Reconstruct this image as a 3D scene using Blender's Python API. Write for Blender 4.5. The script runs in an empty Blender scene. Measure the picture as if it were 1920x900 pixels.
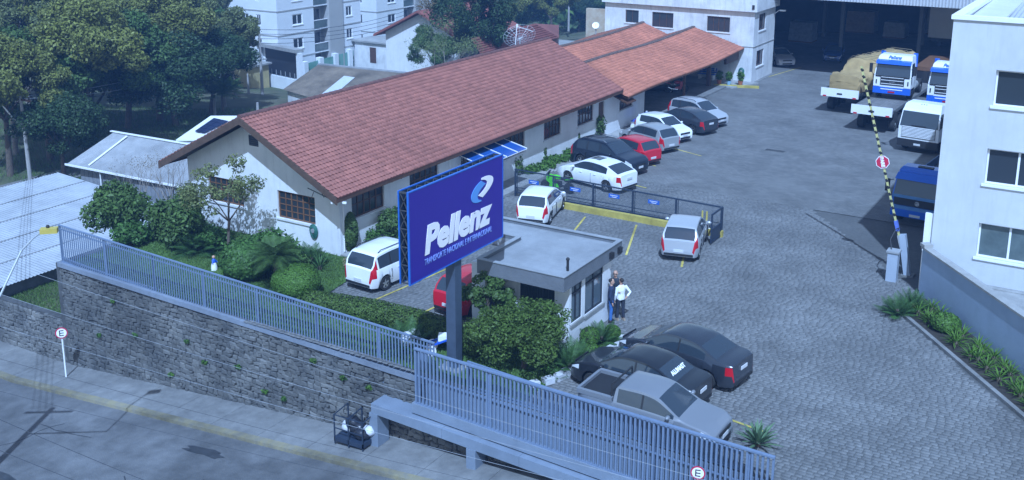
import bpy, bmesh, math, random
import numpy as np
from mathutils import Vector, Matrix, Euler
random.seed(7); rng = np.random.default_rng(7)
PI = math.pi; R = math.radians
SC = bpy.context.scene; COL = SC.collection

# ---------------------------------------------------------------- camera
FOC, PX0, PY0 = 1987.7, 960.0, 256.1
YAW, PITCH, ROLL, CAMH = -.5487, .2413, .0025, 16.5
def _basis():
    cy, sy, cp, sp, cr, sr = math.cos(YAW), math.sin(YAW), math.cos(PITCH), math.sin(PITCH), math.cos(ROLL), math.sin(ROLL)
    f = np.array([sy*cp, cy*cp, -sp]); r = np.array([cy, -sy, 0.]); u = np.cross(r, f)
    return cr*r+sr*u, -sr*r+cr*u, f
RX, UX, FX = _basis(); CP = np.array([0., 0., CAMH])
def at(px, py, z=0.0):
    """point of the photograph met with the level z"""
    d = FX*FOC + RX*(px-PX0) - UX*(py-PY0)
    return Vector((CP + d*((z-CAMH)/d[2])).tolist())
cam = bpy.data.cameras.new("camera"); camo = bpy.data.objects.new("camera", cam); COL.objects.link(camo)
camo.matrix_world = Matrix(((RX[0], UX[0], -FX[0], 0), (RX[1], UX[1], -FX[1], 0), (RX[2], UX[2], -FX[2], CAMH), (0, 0, 0, 1)))
cam.sensor_width = 36; cam.lens = FOC/1920*36; cam.shift_y = -(450-PY0)/1920; cam.clip_end = 3000; cam.clip_start = .5
SC.camera = camo
# ---------------------------------------------------------------- light
SUN = Vector((.40, -.68, 1.0)).normalized()
w = bpy.data.worlds.new("World"); SC.world = w; w.use_nodes = True
nt = w.node_tree; bg = nt.nodes["Background"]
sky = nt.nodes.new("ShaderNodeTexSky"); sky.sky_type = 'NISHITA'; sky.sun_disc = False
sky.sun_elevation = math.asin(SUN.z); sky.sun_rotation = math.atan2(SUN.x, SUN.y)
sky.air_density = 1.3; sky.dust_density = .6; sky.ozone_density = 2.5
nt.links.new(sky.outputs[0], bg.inputs[0]); bg.inputs[1].default_value = .125
sl = bpy.data.lights.new("sun", 'SUN'); sl.energy = 5.0; sl.angle = R(.6); sl.color = (.43, .64, 1.0)
so = bpy.data.objects.new("sun", sl); COL.objects.link(so); so.rotation_euler = SUN.to_track_quat('Z', 'Y').to_euler()
SC.view_settings.view_transform = 'Standard'; SC.view_settings.look = 'None'; SC.view_settings.gamma = 1; SC.view_settings.exposure = 0.55
SC.cycles.max_bounces = 6

# ---------------------------------------------------------------- materials
_m = {}
def mat(name, col, rough=.8, var=.12, scale=3.0, bump=0.0, bscale=None, metal=0.0, island=0.0, spec=.5, coat=0.0, stain=0.0, streak=0.0, emit=None, col2=None, objrand=0.0):
    if name in _m: return _m[name]
    m = bpy.data.materials.new(name); _m[name] = m; m.use_nodes = True
    n = m.node_tree.nodes; l = m.node_tree.links; b = n["Principled BSDF"]
    b.inputs["Roughness"].default_value = rough; b.inputs["Metallic"].default_value = metal
    b.inputs["Specular IOR Level"].default_value = spec; b.inputs["Coat Weight"].default_value = coat
    c = (*col, 1)
    tc = n.new("ShaderNodeNewGeometry")
    cur = None
    if var > 0 or col2:
        no = n.new("ShaderNodeTexNoise"); no.inputs["Scale"].default_value = scale; no.inputs["Detail"].default_value = 6; no.inputs["Roughness"].default_value = .65
        l.new(tc.outputs["Position"], no.inputs["Vector"])
        ra = n.new("ShaderNodeValToRGB"); ra.color_ramp.elements[0].position = .3; ra.color_ramp.elements[1].position = .7
        c2 = col2 if col2 else tuple(min(1, v*(1+var)) for v in col)
        c1 = col if col2 else tuple(v*(1-var) for v in col)
        ra.color_ramp.elements[0].color = (*c1, 1); ra.color_ramp.elements[1].color = (*c2, 1)
        l.new(no.outputs["Fac"], ra.inputs[0]); cur = ra.outputs[0]
    if stain > 0:
        n2 = n.new("ShaderNodeTexNoise"); n2.inputs["Scale"].default_value = .35; n2.inputs["Detail"].default_value = 8; n2.inputs["Roughness"].default_value = .7
        l.new(tc.outputs["Position"], n2.inputs["Vector"])
        r2 = n.new("ShaderNodeMapRange"); r2.inputs[1].default_value = .35; r2.inputs[2].default_value = .65; r2.inputs[3].default_value = 1-stain; r2.inputs[4].default_value = 1+stain*.5
        l.new(n2.outputs["Fac"], r2.inputs[0])
        mx = n.new("ShaderNodeVectorMath"); mx.operation = 'SCALE'
        if cur: l.new(cur, mx.inputs[0])
        else: mx.inputs[0].default_value = col
        l.new(r2.outputs[0], mx.inputs[3]); cur = mx.outputs[0]
    if streak > 0:
        mp = n.new("ShaderNodeMapping"); mp.inputs["Scale"].default_value = (2.2, 2.2, .22); l.new(tc.outputs["Position"], mp.inputs[0])
        n2 = n.new("ShaderNodeTexNoise"); n2.inputs["Scale"].default_value = 2.0; n2.inputs["Detail"].default_value = 9; n2.inputs["Roughness"].default_value = .75; l.new(mp.outputs[0], n2.inputs["Vector"])
        r2 = n.new("ShaderNodeMapRange"); r2.inputs[1].default_value = .5; r2.inputs[2].default_value = .72; r2.inputs[3].default_value = 1; r2.inputs[4].default_value = 1-streak
        l.new(n2.outputs["Fac"], r2.inputs[0]); mx = n.new("ShaderNodeVectorMath"); mx.operation = 'SCALE'
        if cur: l.new(cur, mx.inputs[0])
        else: mx.inputs[0].default_value = col
        l.new(r2.outputs[0], mx.inputs[3]); cur = mx.outputs[0]
    for amt, kind in ((island, 'i'), (objrand, 'o')):
        if amt > 0:
            if kind == 'i': g = n.new("ShaderNodeNewGeometry"); src = g.outputs["Random Per Island"]
            else: g = n.new("ShaderNodeObjectInfo"); src = g.outputs["Random"]
            r3 = n.new("ShaderNodeMapRange"); r3.inputs[3].default_value = 1-amt; r3.inputs[4].default_value = 1+amt
            l.new(src, r3.inputs[0])
            mx = n.new("ShaderNodeVectorMath"); mx.operation = 'SCALE'
            if cur: l.new(cur, mx.inputs[0])
            else: mx.inputs[0].default_value = col
            l.new(r3.outputs[0], mx.inputs[3]); cur = mx.outputs[0]
    if cur: l.new(cur, b.inputs["Base Color"])
    else: b.inputs["Base Color"].default_value = c
    if bump > 0:
        nb = n.new("ShaderNodeTexNoise"); nb.inputs["Scale"].default_value = bscale or scale*4; nb.inputs["Detail"].default_value = 5
        l.new(tc.outputs["Position"], nb.inputs["Vector"])
        bu = n.new("ShaderNodeBump"); bu.inputs["Strength"].default_value = bump; bu.inputs["Distance"].default_value = .05
        l.new(nb.outputs["Fac"], bu.inputs["Height"]); l.new(bu.outputs[0], b.inputs["Normal"])
    if emit:
        b.inputs["Emission Color"].default_value = (*emit, 1); b.inputs["Emission Strength"].default_value = 1
    return m
def leafmat(name, col, var=.35, tr=.25):
    if name in _m: return _m[name]
    m = mat(name, col, .55, .25, .6, island=var, spec=.3)
    n = m.node_tree.nodes; l = m.node_tree.links; b = n["Principled BSDF"]; out = n["Material Output"]
    t = n.new("ShaderNodeBsdfTranslucent"); mx = n.new("ShaderNodeMixShader"); mx.inputs[0].default_value = tr
    src = b.inputs["Base Color"].links[0].from_socket; l.new(src, t.inputs[0])
    l.new(b.outputs[0], mx.inputs[1]); l.new(t.outputs[0], mx.inputs[2]); l.new(mx.outputs[0], out.inputs[0])
    return m
WHITE = mat('white_render', (.68, .69, .70), .85, .05, 1.2, .15, 30, stain=.10, streak=.14)
OFFWHITE = mat('weathered_white_render', (.62, .63, .64), .85, .06, 1.5, .15, 30, stain=.22, streak=.28)
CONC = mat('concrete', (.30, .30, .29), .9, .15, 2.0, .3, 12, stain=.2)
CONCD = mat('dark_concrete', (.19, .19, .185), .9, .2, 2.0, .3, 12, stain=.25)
WOOD = mat('dark_brown_wood', (.085, .040, .022), .6, .3, 6)
WOODL = mat('brown_wood', (.16, .075, .035), .6, .3, 6)
GLASS = mat('dark_window_glass', (.03, .038, .046), .08, 0, spec=.8)
GLASS2 = mat('curtained_window_glass', (.10, .13, .13), .12, .25, 1.5, spec=.8)
CARGLASS = mat('car_glass', (.03, .042, .055), .06, 0, spec=.9)
TYRE = mat('tyre_rubber', (.02, .02, .02), .85, .2, 10)
RIM = mat('alloy_rim', (.55, .56, .58), .3, 0, metal=.8)
BLACK = mat('black_plastic', (.018, .018, .02), .55, .1, 8)
CHROME = mat('chrome', (.7, .7, .72), .15, 0, metal=1)
RED = mat('red_lens', (.45, .01, .02), .2, 0)
LENS = mat('headlight_lens', (.6, .63, .66), .12, 0, spec=.8)
PLATE = mat('number_plate_grey', (.55, .56, .58), .5, .05)
STEEL = mat('galvanised_steel', (.42, .44, .46), .45, .1, 5, metal=.4)
FENCE = mat('painted_fence_steel', (.15, .20, .29), .5, .08, 4, spec=.4)
BLUEP = mat('blue_paint', (.02, .10, .52), .35, .05, 3)
YEL = mat('yellow_paint', (.42, .34, .08), .8, .2, 3, stain=.3)
DARKM = mat('dark_painted_metal', (.022, .035, .06), .5, .1)
WHITEP = mat('white_paint', (.78, .79, .8), .35, .03, 2)

# ---------------------------------------------------------------- mesh helpers
def tag(o, label=None, cat=None, group=None, kind=None):
    if label: o['label'] = label
    if cat: o['category'] = cat
    if group: o['group'] = group
    if kind: o['kind'] = kind
    return o
def link(o, parent=None):
    COL.objects.link(o)
    if parent: o.parent = parent
    return o
def root(o):
    while o.parent: o = o.parent
    return o
ORD = ['first', 'second', 'third', 'fourth', 'fifth', 'sixth', 'seventh', 'eighth', 'ninth', 'tenth', 'eleventh', 'twelfth', 'thirteenth', 'fourteenth', 'fifteenth', 'sixteenth', 'seventeenth', 'eighteenth', 'nineteenth', 'twentieth']
class MB:
    def __init__(s): s.v = []; s.f = []
    def quad(s, a, b, c, d):
        i = len(s.v); s.v += [tuple(a), tuple(b), tuple(c), tuple(d)]; s.f.append((i, i+1, i+2, i+3)); return s
    def poly(s, pts):
        i = len(s.v); s.v += [tuple(p) for p in pts]; s.f.append(tuple(range(i, i+len(pts)))); return s
    def hexa(s, c):   # 8 corners: 4 bottom ccw, 4 top ccw
        i = len(s.v); s.v += [tuple(p) for p in c]
        for f in ((3, 2, 1, 0), (4, 5, 6, 7), (0, 1, 5, 4), (1, 2, 6, 5), (2, 3, 7, 6), (3, 0, 4, 7)): s.f.append(tuple(i+k for k in f))
        return s
    def box(s, x0, x1, y0, y1, z0, z1):
        return s.hexa([(x0, y0, z0), (x1, y0, z0), (x1, y1, z0), (x0, y1, z0), (x0, y0, z1), (x1, y0, z1), (x1, y1, z1), (x0, y1, z1)])
    def cbox(s, cx, cy, cz, sx, sy, sz, rz=0):
        c, q = math.cos(rz), math.sin(rz); out = []
        for z in (-1, 1):
            for x, y in ((-1, -1), (1, -1), (1, 1), (-1, 1)):
                X, Y = x*sx/2, y*sy/2; out.append((cx+c*X-q*Y, cy+q*X+c*Y, cz+z*sz/2))
        return s.hexa(out)
    def prism(s, pts, z0, z1):   # ccw polygon
        i = len(s.v); n = len(pts); s.v += [(p[0], p[1], z0) for p in pts]+[(p[0], p[1], z1) for p in pts]
        s.f.append(tuple(reversed(range(i, i+n)))); s.f.append(tuple(range(i+n, i+2*n)))
        for k in range(n): s.f.append((i+k, i+(k+1) % n, i+n+(k+1) % n, i+n+k))
        return s
    def bar(s, a, b, w, h=None, up=(0, 0, 1)):
        a = Vector(a); b = Vector(b); d = (b-a).normalized(); u = Vector(up)
        if abs(d.dot(u)) > .95: u = Vector((1, 0, 0))
        r = d.cross(u).normalized()*(w/2); t = r.cross(d).normalized()*((h or w)/2)
        return s.hexa([a-r-t, a+r-t, b+r-t, b-r-t, a-r+t, a+r+t, b+r+t, b-r+t])
    def tube(s, pts, r, n=6, cap=True):
        pts = [Vector(p) for p in pts]; rs = r if hasattr(r, '__len__') else [r]*len(pts); i0 = len(s.v)
        ref = None
        for k, p in enumerate(pts):
            d = (pts[min(k+1, len(pts)-1)]-pts[max(k-1, 0)]).normalized()
            if ref is None: ref = Vector((0, 0, 1)) if abs(d.z) < .9 else Vector((1, 0, 0))
            a = d.cross(ref).normalized(); b = a.cross(d).normalized(); ref = b
            for j in range(n):
                t = 2*PI*j/n; s.v.append(tuple(p+a*(math.cos(t)*rs[k])+b*(math.sin(t)*rs[k])))
        for k in range(len(pts)-1):
            for j in range(n):
                s.f.append((i0+k*n+j, i0+k*n+(j+1) % n, i0+(k+1)*n+(j+1) % n, i0+(k+1)*n+j))
        if cap: s.f.append(tuple(range(i0+n-1, i0-1, -1))); q = i0+(len(pts)-1)*n; s.f.append(tuple(range(q, q+n)))
        return s
    def lathe(s, prof, c=(0, 0, 0), n=16, axis='z'):   # prof: (r,h)
        i0 = len(s.v)
        for r, h in prof:
            for j in range(n):
                t = 2*PI*j/n; x, y = r*math.cos(t), r*math.sin(t)
                p = (x, y, h) if axis == 'z' else ((x, h, y) if axis == 'y' else (h, x, y))
                s.v.append((p[0]+c[0], p[1]+c[1], p[2]+c[2]))
        for k in range(len(prof)-1):
            for j in range(n):
                f = (i0+k*n+j, i0+k*n+(j+1) % n, i0+(k+1)*n+(j+1) % n, i0+(k+1)*n+j)
                s.f.append(f if axis != 'y' else f[::-1])
        s.f.append(tuple(range(i0+n-1, i0-1, -1)) if axis != 'y' else tuple(range(i0, i0+n)))
        q = i0+(len(prof)-1)*n; s.f.append(tuple(range(q, q+n)) if axis != 'y' else tuple(range(q+n-1, q-1, -1)))
        return s
    def ball(s, c, rx, ry=None, rz=None, n=10, m=7, jit=0):
        ry = ry or rx; rz = rz or rx; i0 = len(s.v); s.v.append((c[0], c[1], c[2]-rz))
        for k in range(1, m):
            a = -PI/2+PI*k/m
            for j in range(n):
                t = 2*PI*j/n; q = 1+random.uniform(-jit, jit)
                s.v.append((c[0]+rx*q*math.cos(a)*math.cos(t), c[1]+ry*q*math.cos(a)*math.sin(t), c[2]+rz*q*math.sin(a)))
        s.v.append((c[0], c[1], c[2]+rz)); e = len(s.v)-1
        for j in range(n):
            s.f.append((i0, i0+1+(j+1) % n, i0+1+j)); s.f.append((e, e-n+j, e-n+(j+1) % n))
            for k in range(m-2):
                b = i0+1+k*n; s.f.append((b+j, b+(j+1) % n, b+n+(j+1) % n, b+n+j))
        return s
    def build(s, name, m, parent=None, world=False, smooth=False):
        me = bpy.data.meshes.new(name); v = s.v
        if world and parent:
            l = root(parent).location; v = [(p[0]-l.x, p[1]-l.y, p[2]-l.z) for p in v]
        me.from_pydata(v, [], s.f); me.materials.append(m)
        if smooth:
            me.polygons.foreach_set('use_smooth', [True]*len(me.polygons))
            try: me.set_sharp_from_angle(angle=R(smooth if smooth is not True and smooth > 1 else 40))
            except Exception: pass
        me.update(); return link(bpy.data.objects.new(name, me), parent)
def empty(name, loc, label, cat, group=None, rz=0):
    o = bpy.data.objects.new(name, None); COL.objects.link(o); o.location = loc; o.rotation_euler = (0, 0, rz); o.empty_display_size = .3
    return tag(o, label, cat, group)
def inst(name, me, parent, loc, rot=(0, 0, 0), scale=None):
    o = bpy.data.objects.new(name, me); COL.objects.link(o)
    if parent: o.parent = parent
    o.location = loc; o.rotation_euler = rot
    if scale: o.scale = scale
    return o
def npmesh(name, V, F, m, parent=None, smooth=False):   # V (n,3), F (k,4) arrays
    me = bpy.data.meshes.new(name); V = np.asarray(V, np.float32); F = np.asarray(F, np.int32); k = F.shape[1]
    me.vertices.add(len(V)); me.vertices.foreach_set('co', V.ravel())
    me.loops.add(F.size); me.loops.foreach_set('vertex_index', F.ravel())
    me.polygons.add(len(F)); me.polygons.foreach_set('loop_start', np.arange(0, F.size, k, dtype=np.int32)); me.polygons.foreach_set('loop_total', np.full(len(F), k, np.int32))
    me.materials.append(m)
    if smooth: me.polygons.foreach_set('use_smooth', [True]*len(F))
    me.update(calc_edges=True); me.validate()
    return link(bpy.data.objects.new(name, me), parent)
def copy_tree(o, parent=None):
    c = o.copy(); COL.objects.link(c)
    if parent: c.parent = parent
    for ch in list(o.children): copy_tree(ch, c)
    return c
def text_mesh(s, size, ext=.01, shear=0, bold=0, spacing=1.0):
    cu = bpy.data.curves.new('t', 'FONT'); cu.body = s; cu.size = size; cu.extrude = ext; cu.shear = shear; cu.offset = bold; cu.space_character = spacing
    cu.align_x = 'LEFT'; cu.resolution_u = 3
    o = bpy.data.objects.new('t', cu); COL.objects.link(o)
    me = bpy.data.meshes.new_from_object(o.evaluated_get(bpy.context.evaluated_depsgraph_get()))
    bpy.data.objects.remove(o); bpy.data.curves.remove(cu); return me
def put_text(name, s, m, parent, width, height, loc, xdir, updir, shear=0, bold=0, ext=.006):
    me = text_mesh(s, 1, 0.01, shear, bold)
    co = np.empty(len(me.vertices)*3, np.float32); me.vertices.foreach_get('co', co); co = co.reshape(-1, 3)
    mn, mx = co.min(0), co.max(0); co[:, 0] = (co[:, 0]-mn[0])/(mx[0]-mn[0])*width; co[:, 1] = (co[:, 1]-mn[1])/(mx[1]-mn[1])*height; co[:, 2] = co[:, 2]/.01*ext
    me.vertices.foreach_set('co', co.ravel()); me.materials.clear(); me.materials.append(m); me.name = name
    o = link(bpy.data.objects.new(name, me), parent)
    x = Vector(xdir).normalized(); y = Vector(updir).normalized(); z = x.cross(y)
    M = Matrix((x, y, z)).transposed().to_4x4(); M.translation = Vector(loc); o.matrix_local = M
    return o
# ================================================================ SETTING
def sm(a, b, x):
    t = max(0., min(1., (x-a)/(b-a))); return t*t*(3-2*t)
def street_z(x): return -4.9+.1*(x+40.5) if x > -40.5 else -4.9+.02*(x+40.5)
def terr(x, y):
    if y < 26.99 and x < -6.8:
        z = street_z(x)-.1
        return z
    if x > -39.45 and y < 112: return -.08
    if x > -39.45: return -.08-3*sm(112, 130, y)
    base = -3.1-1.0*sm(-42, -52, x)
    if y < 40: base = -2.9-1.1*sm(-43, -50, x)
    return base-(1.0*sm(55, 70, y)+3.2*sm(70, 95, y))*sm(-56, -84, x)
GRASS = mat('rough_grass', (.065, .13, .025), .95, .45, .5, .6, 8, stain=.35)
EARTH = mat('earth_and_grass', (.05, .075, .022), .95, .3, .12, .5, 3, col2=(.13, .115, .07), stain=.3)
xs = [-900, -500, -300, -220, -180, -150, -130]+list(np.arange(-115, -39.6, 2.5))+[-39.5, -39.4]+list(np.arange(-37, -7.5, 3))+[-6.9, -6.7]+[-3, 0, 8, 20, 40, 80, 200, 500, 900]
ys = [-300, -60, 0, 10, 20, 24, 26.96, 27.03]+list(np.arange(29, 112, 2.5))+[112, 116, 120, 125, 130, 150, 180, 240, 320, 500, 900, 1500]
V = [(x, y, terr(x, y)) for y in ys for x in xs]; nx = len(xs)
F = [(j*nx+i, j*nx+i+1, (j+1)*nx+i+1, (j+1)*nx+i) for j in range(len(ys)-1) for i in range(nx-1)]
tag(npmesh('terrain', V, F, EARTH), kind='structure')

def sheet(name, pts, z, m, kind='structure'):
    b = MB(); b.poly([(p[0], p[1], z if len(p) < 3 else p[2]) for p in pts]); return tag(b.build(name, m), kind=kind)
JOINT = mat('paving_joint_sand', (.095, .095, .092), .95, .2, 6, stain=.2)
SETT = mat('grey_paving_sett', (.145, .145, .142), .8, .18, 5, .4, 25, island=.10, objrand=.08, stain=.30)
# far part of the yard: same setts, too far off to be told apart
def paving_far():
    m = mat('worn_yard_surface', (.175, .175, .170), .85, .12, 1.6, .3, 12, stain=.28)
    n = m.node_tree.nodes; l = m.node_tree.links; b = n["Principled BSDF"]
    br = n.new("ShaderNodeTexBrick"); tc = n.new("ShaderNodeTexCoord"); l.new(tc.outputs["Object"], br.inputs[0])
    br.inputs["Scale"].default_value = 1; br.inputs["Brick Width"].default_value = .25; br.inputs["Row Height"].default_value = .16; br.inputs["Mortar Size"].default_value = .012
    br.inputs["Color1"].default_value = (.8, .8, .8, 1); br.inputs["Color2"].default_value = (1, 1, 1, 1); br.inputs["Mortar"].default_value = (.6, .6, .6, 1)
    src = b.inputs["Base Color"].links[0].from_socket
    mx = n.new("ShaderNodeVectorMath"); mx.operation = 'MULTIPLY'; l.new(src, mx.inputs[0]); l.new(br.outputs[0], mx.inputs[1]); l.new(mx.outputs[0], b.inputs["Base Color"])
    return m
FARPAVE = paving_far()
YSPL = 52.0
yard = sheet('courtyard', [(-39.35, 26.85), (-19.5, 26.85), (-19.5, 26.5), (-6.8, 26.5), (-6.8, 14), (14, 14), (14, YSPL), (-39.35, YSPL)], 0.0, JOINT)
sheet('yard_apron', [(-39.35, YSPL), (14, YSPL), (14, 135), (-39.35, 112)], .022, FARPAVE)
# setts ------------------------------------------------------------
BED = [(-2.37, 37.23), (-6.93, 43.06)]
def in_poly(x, y, P):
    c = False; j = len(P)-1
    for i in range(len(P)):
        if (P[i][1] > y) != (P[j][1] > y) and x < (P[j][0]-P[i][0])*(y-P[i][1])/(P[j][1]-P[i][1])+P[i][0]: c = not c
        j = i
    return c
GARDEN = [(-21.3, 26.9), (-15.9, 26.6), (-15.9, 27.9), (-15.0, 32.2), (-15.25, 32.9), (-16.5, 33.2), (-16.5, 30.7), (-20.8, 30.7), (-21.3, 29.4)]
LAWN = [(-39.3, 26.9), (-21.3, 26.9), (-21.3, 29.5), (-22, 30.0), (-27.3, 30.2), (-27.6, 32.2), (-28.2, 33.6), (-29.0, 34.0), (-39.3, 34.0)]
BEDR = [(-1.6, 33.2), (-7.6, 41.2), (-7.0, 43.1), (-0.2, 34.4)]
GUARD = [(-20.8, 30.8), (-16.5, 30.8), (-16.5, 34.5), (-20.8, 34.5)]
WALK = [(-39, 34), (-28.6, 34), (-28.6, YSPL), (-39, YSPL)]
cells = []
row = 0; y = 22.0
while y < YSPL-.05:
    x = -28.3+rng.uniform(0, .3)
    while x < 3.0:
        wd = rng.uniform(.18, .31); cx, cy = x+wd/2, y+.08
        x += wd
        if cy < 26.6 and cx < -6.7: continue
        if cx > 1.5 and cy > 30: continue
        if cx > 16.5-cy*.55+10: continue
        if any(in_poly(cx, cy, Q) for Q in (GARDEN, LAWN, BEDR, GUARD)): continue
        if cx > -6.9+(43.06-cy)*.78: continue
        cells.append((cx, cy, wd-.022, .140))
    y += .16
cells = np.array(cells)
def sett_pts(n):
    j = rng.uniform(-.012, .012, (n, 4, 2)); return j
def visible_px(x, y, z=0):
    q = np.array([x, y, z])-CP; k = q@FX; return PX0+FOC*(q@RX)/k, PY0-FOC*(q@UX)/k, k
d2 = np.hypot(cells[:, 0], cells[:, 1]); order = np.argsort(d2); near = []
for i in order:
    px, py, k = visible_px(cells[i, 0], cells[i, 1])
    if 0 < px < 1920 and 0 < py < 900:
        near.append(i)
        if len(near) >= 300: break
nearset = set(near); rest = np.array([i for i in range(len(cells)) if i not in nearset])
def sett_arrays(C):
    n = len(C); V = np.zeros((n, 8, 3)); s = np.array([(-1, -1), (1, -1), (1, 1), (-1, 1)])*.5
    j = sett_pts(n); h = rng.uniform(.012, .024, (n, 1)); tilt = rng.uniform(-.004, .004, (n, 4))
    for k in range(4):
        V[:, k, 0] = C[:, 0]+s[k, 0]*C[:, 2]+j[:, k, 0]; V[:, k, 1] = C[:, 1]+s[k, 1]*C[:, 3]+j[:, k, 1]; V[:, k, 2] = .001
        V[:, k+4, 0] = C[:, 0]+s[k, 0]*(C[:, 2]-.022)+j[:, k, 0]; V[:, k+4, 1] = C[:, 1]+s[k, 1]*(C[:, 3]-.022)+j[:, k, 1]; V[:, k+4, 2] = h[:, 0]+tilt[:, k]
    fb = np.array([(4, 5, 6, 7), (0, 1, 5, 4), (1, 2, 6, 5), (2, 3, 7, 6), (3, 0, 4, 7)])
    F = (np.arange(n)[:, None, None]*8+fb[None]).reshape(-1, 4); return V.reshape(-1, 3), F
V, F = sett_arrays(cells[rest]); tag(npmesh('paving_setts', V, F, SETT, yard), kind='stuff')
protos = []
for k in range(14):
    V, F = sett_arrays(np.array([[0, 0, .155+.01*k, .140]])); o = npmesh('sett', V, F, SETT); protos.append(o.data); bpy.data.objects.remove(o)
for i in near:
    c = cells[i]; inst('sett', protos[int(min(13, max(0, round((c[2]-.155)/.01))))], yard, (c[0], c[1], 0))
# painted parking lines
b = MB()
def pline(a, c, wd=.1, z=.034):
    a = Vector((a[0], a[1], z)); c = Vector((c[0], c[1], z)); d = (c-a).normalized(); n = Vector((-d.y, d.x, 0))*wd/2
    m = MB(); m.quad(a-n, c-n, c+n, a+n); return m
YLINE = mat('worn_yellow_line', (.52, .42, .10), .85, .3, 4, stain=.45)
for a, c in (((-25.8, 44.6), (-25.2, 41.2)), ((-23.1, 44.8), (-22.3, 41.6)), ((-20.4, 45.0), (-19.0, 40.9)), ((-17.8, 45.2), (-16.3, 40.8)),
             ((-25.3, 30.9), (-24.75, 35.9)), ((-27.6, 39.2), (-25.7, 39.0)), ((-22.9, 31.0), (-22.4, 36.0)),
             ((-12.6, 29.6), (-8.6, 29.0)), ((-15.0, 33.2), (-13.8, 31.6)), ((-27.8, 50.9), (-23.2, 49.8)), ((-28.0, 56.8), (-24.0, 55.4)), ((-26, 60.3), (-22.6, 59.0)), ((-26.6, 51.9), (-22.6, 51.0)), ((-27.6, 86.5), (-26.6, 92.8))):
    z = .034 if max(a[1], c[1]) < YSPL else .03
    tag(pline(a, c, z=z).build('parking_line', YLINE), kind='structure')
# lawns, beds, walkway
sheet('lawn', LAWN, .05, GRASS)
b = MB(); b.prism(GARDEN, 0, .06); tag(b.build('garden_soil', GRASS), kind='structure')
b = MB(); b.prism([(-29.7, 34.0), (-28.3, 34.0), (-28.3, 66.5), (-29.7, 66.5)], .0, .13); tag(b.build('pavement', CONC), kind='structure')
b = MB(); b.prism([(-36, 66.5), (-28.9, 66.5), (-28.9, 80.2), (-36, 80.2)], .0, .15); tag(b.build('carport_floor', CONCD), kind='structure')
b = MB(); b.prism([(-36, 80.2), (-28.4, 80.2), (-27.2, 83.1), (-36, 83.1)], .0, .14); tag(b.build('office_step', CONC), kind='structure')
b = MB(); b.bar((-30.0, 80.3, .1), (-26.6, 81.4, .1), .3, .2); tag(b.build('kerb', YEL), kind='structure')
# street ----------------------------------------------------------
ASPH = mat('old_asphalt', (.125, .126, .128), .9, .25, 1.2, .35, 20, stain=.35)
b = MB()
for x0, x1 in ((-200, -90), (-90, -40.5), (-40.5, -6.85)):
    b.quad((x0, -10, street_z(x0)), (x1, -10, street_z(x1)), (x1, 24.6, street_z(x1)), (x0, 24.6, street_z(x0)))
tag(b.build('road', ASPH), kind='structure')
b = MB(); bk = MB()
def slab3(b, x0, x1, y0, y1, t0, t1):
    z0, z1 = street_z(x0), street_z(x1)
    b.hexa([(x0, y0, z0+t0), (x1, y0, z1+t0), (x1, y1, z1+t0), (x0, y1, z0+t0), (x0, y0, z0+t1), (x1, y0, z1+t1), (x1, y1, z1+t1), (x0, y1, z0+t1)])
sw = MB()
edge = -60.0
while edge < -6.9:
    e2 = min(edge+2.4, -6.9)
    if edge < -40.5 < e2: e2 = -40.5
    slab3(sw, edge+.008, e2-.008, 24.92, 26.9, -.05, .125); edge = e2
tag(sw.build('sidewalk', CONCD), kind='structure')
slab3(bk, -60, -40.5, 24.6, 24.91, -.05, .14); slab3(bk, -40.5, -6.9, 24.6, 24.91, -.05, .14)
tag(bk.build('kerb', mat('faded_yellow_kerb', (.25, .215, .12), .9, .3, 3, col2=(.19, .18, .15), stain=.5)), kind='structure')
b = MB()
random.seed(3)
for cx, cy, r in ((-33.0, 19.0, 1.2), (-27.2, 23.4, .8), (-38.6, 21.6, .6)):
    pts = []
    for k in range(14):
        t = 2*PI*k/14; rr = r*random.uniform(.55, 1.1); x = cx+rr*1.5*math.cos(t); y = cy+rr*.35*math.sin(t); pts.append((x, y, street_z(x)+.008))
    b.poly(pts)
tag(b.build('road_patch', mat('wet_dark_asphalt', (.04, .042, .046), .55, .3, 3)), kind='structure')

# cracks and tar seams in the road
random.seed(14); b = MB()
for k in range(9):
    x = random.uniform(-44, -22); y = random.uniform(17, 24); a = random.uniform(-.5, .5)+(PI/2 if k % 3 == 0 else 0); p = (x, y)
    for j in range(random.randint(5, 11)):
        a += random.uniform(-.5, .5); q = (p[0]+math.cos(a)*.5, min(24.4, p[1]+math.sin(a)*.5)); nx_, ny_ = -math.sin(a)*.018, math.cos(a)*.018; z = .006
        b.quad((p[0]-nx_, p[1]-ny_, street_z(p[0])+z), (q[0]-nx_, q[1]-ny_, street_z(q[0])+z), (q[0]+nx_, q[1]+ny_, street_z(q[0])+z), (p[0]+nx_, p[1]+ny_, street_z(p[0])+z)); p = q
tag(b.build('road_crack', mat('crack_tar', (.03, .03, .032), .8)), kind='structure')
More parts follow.
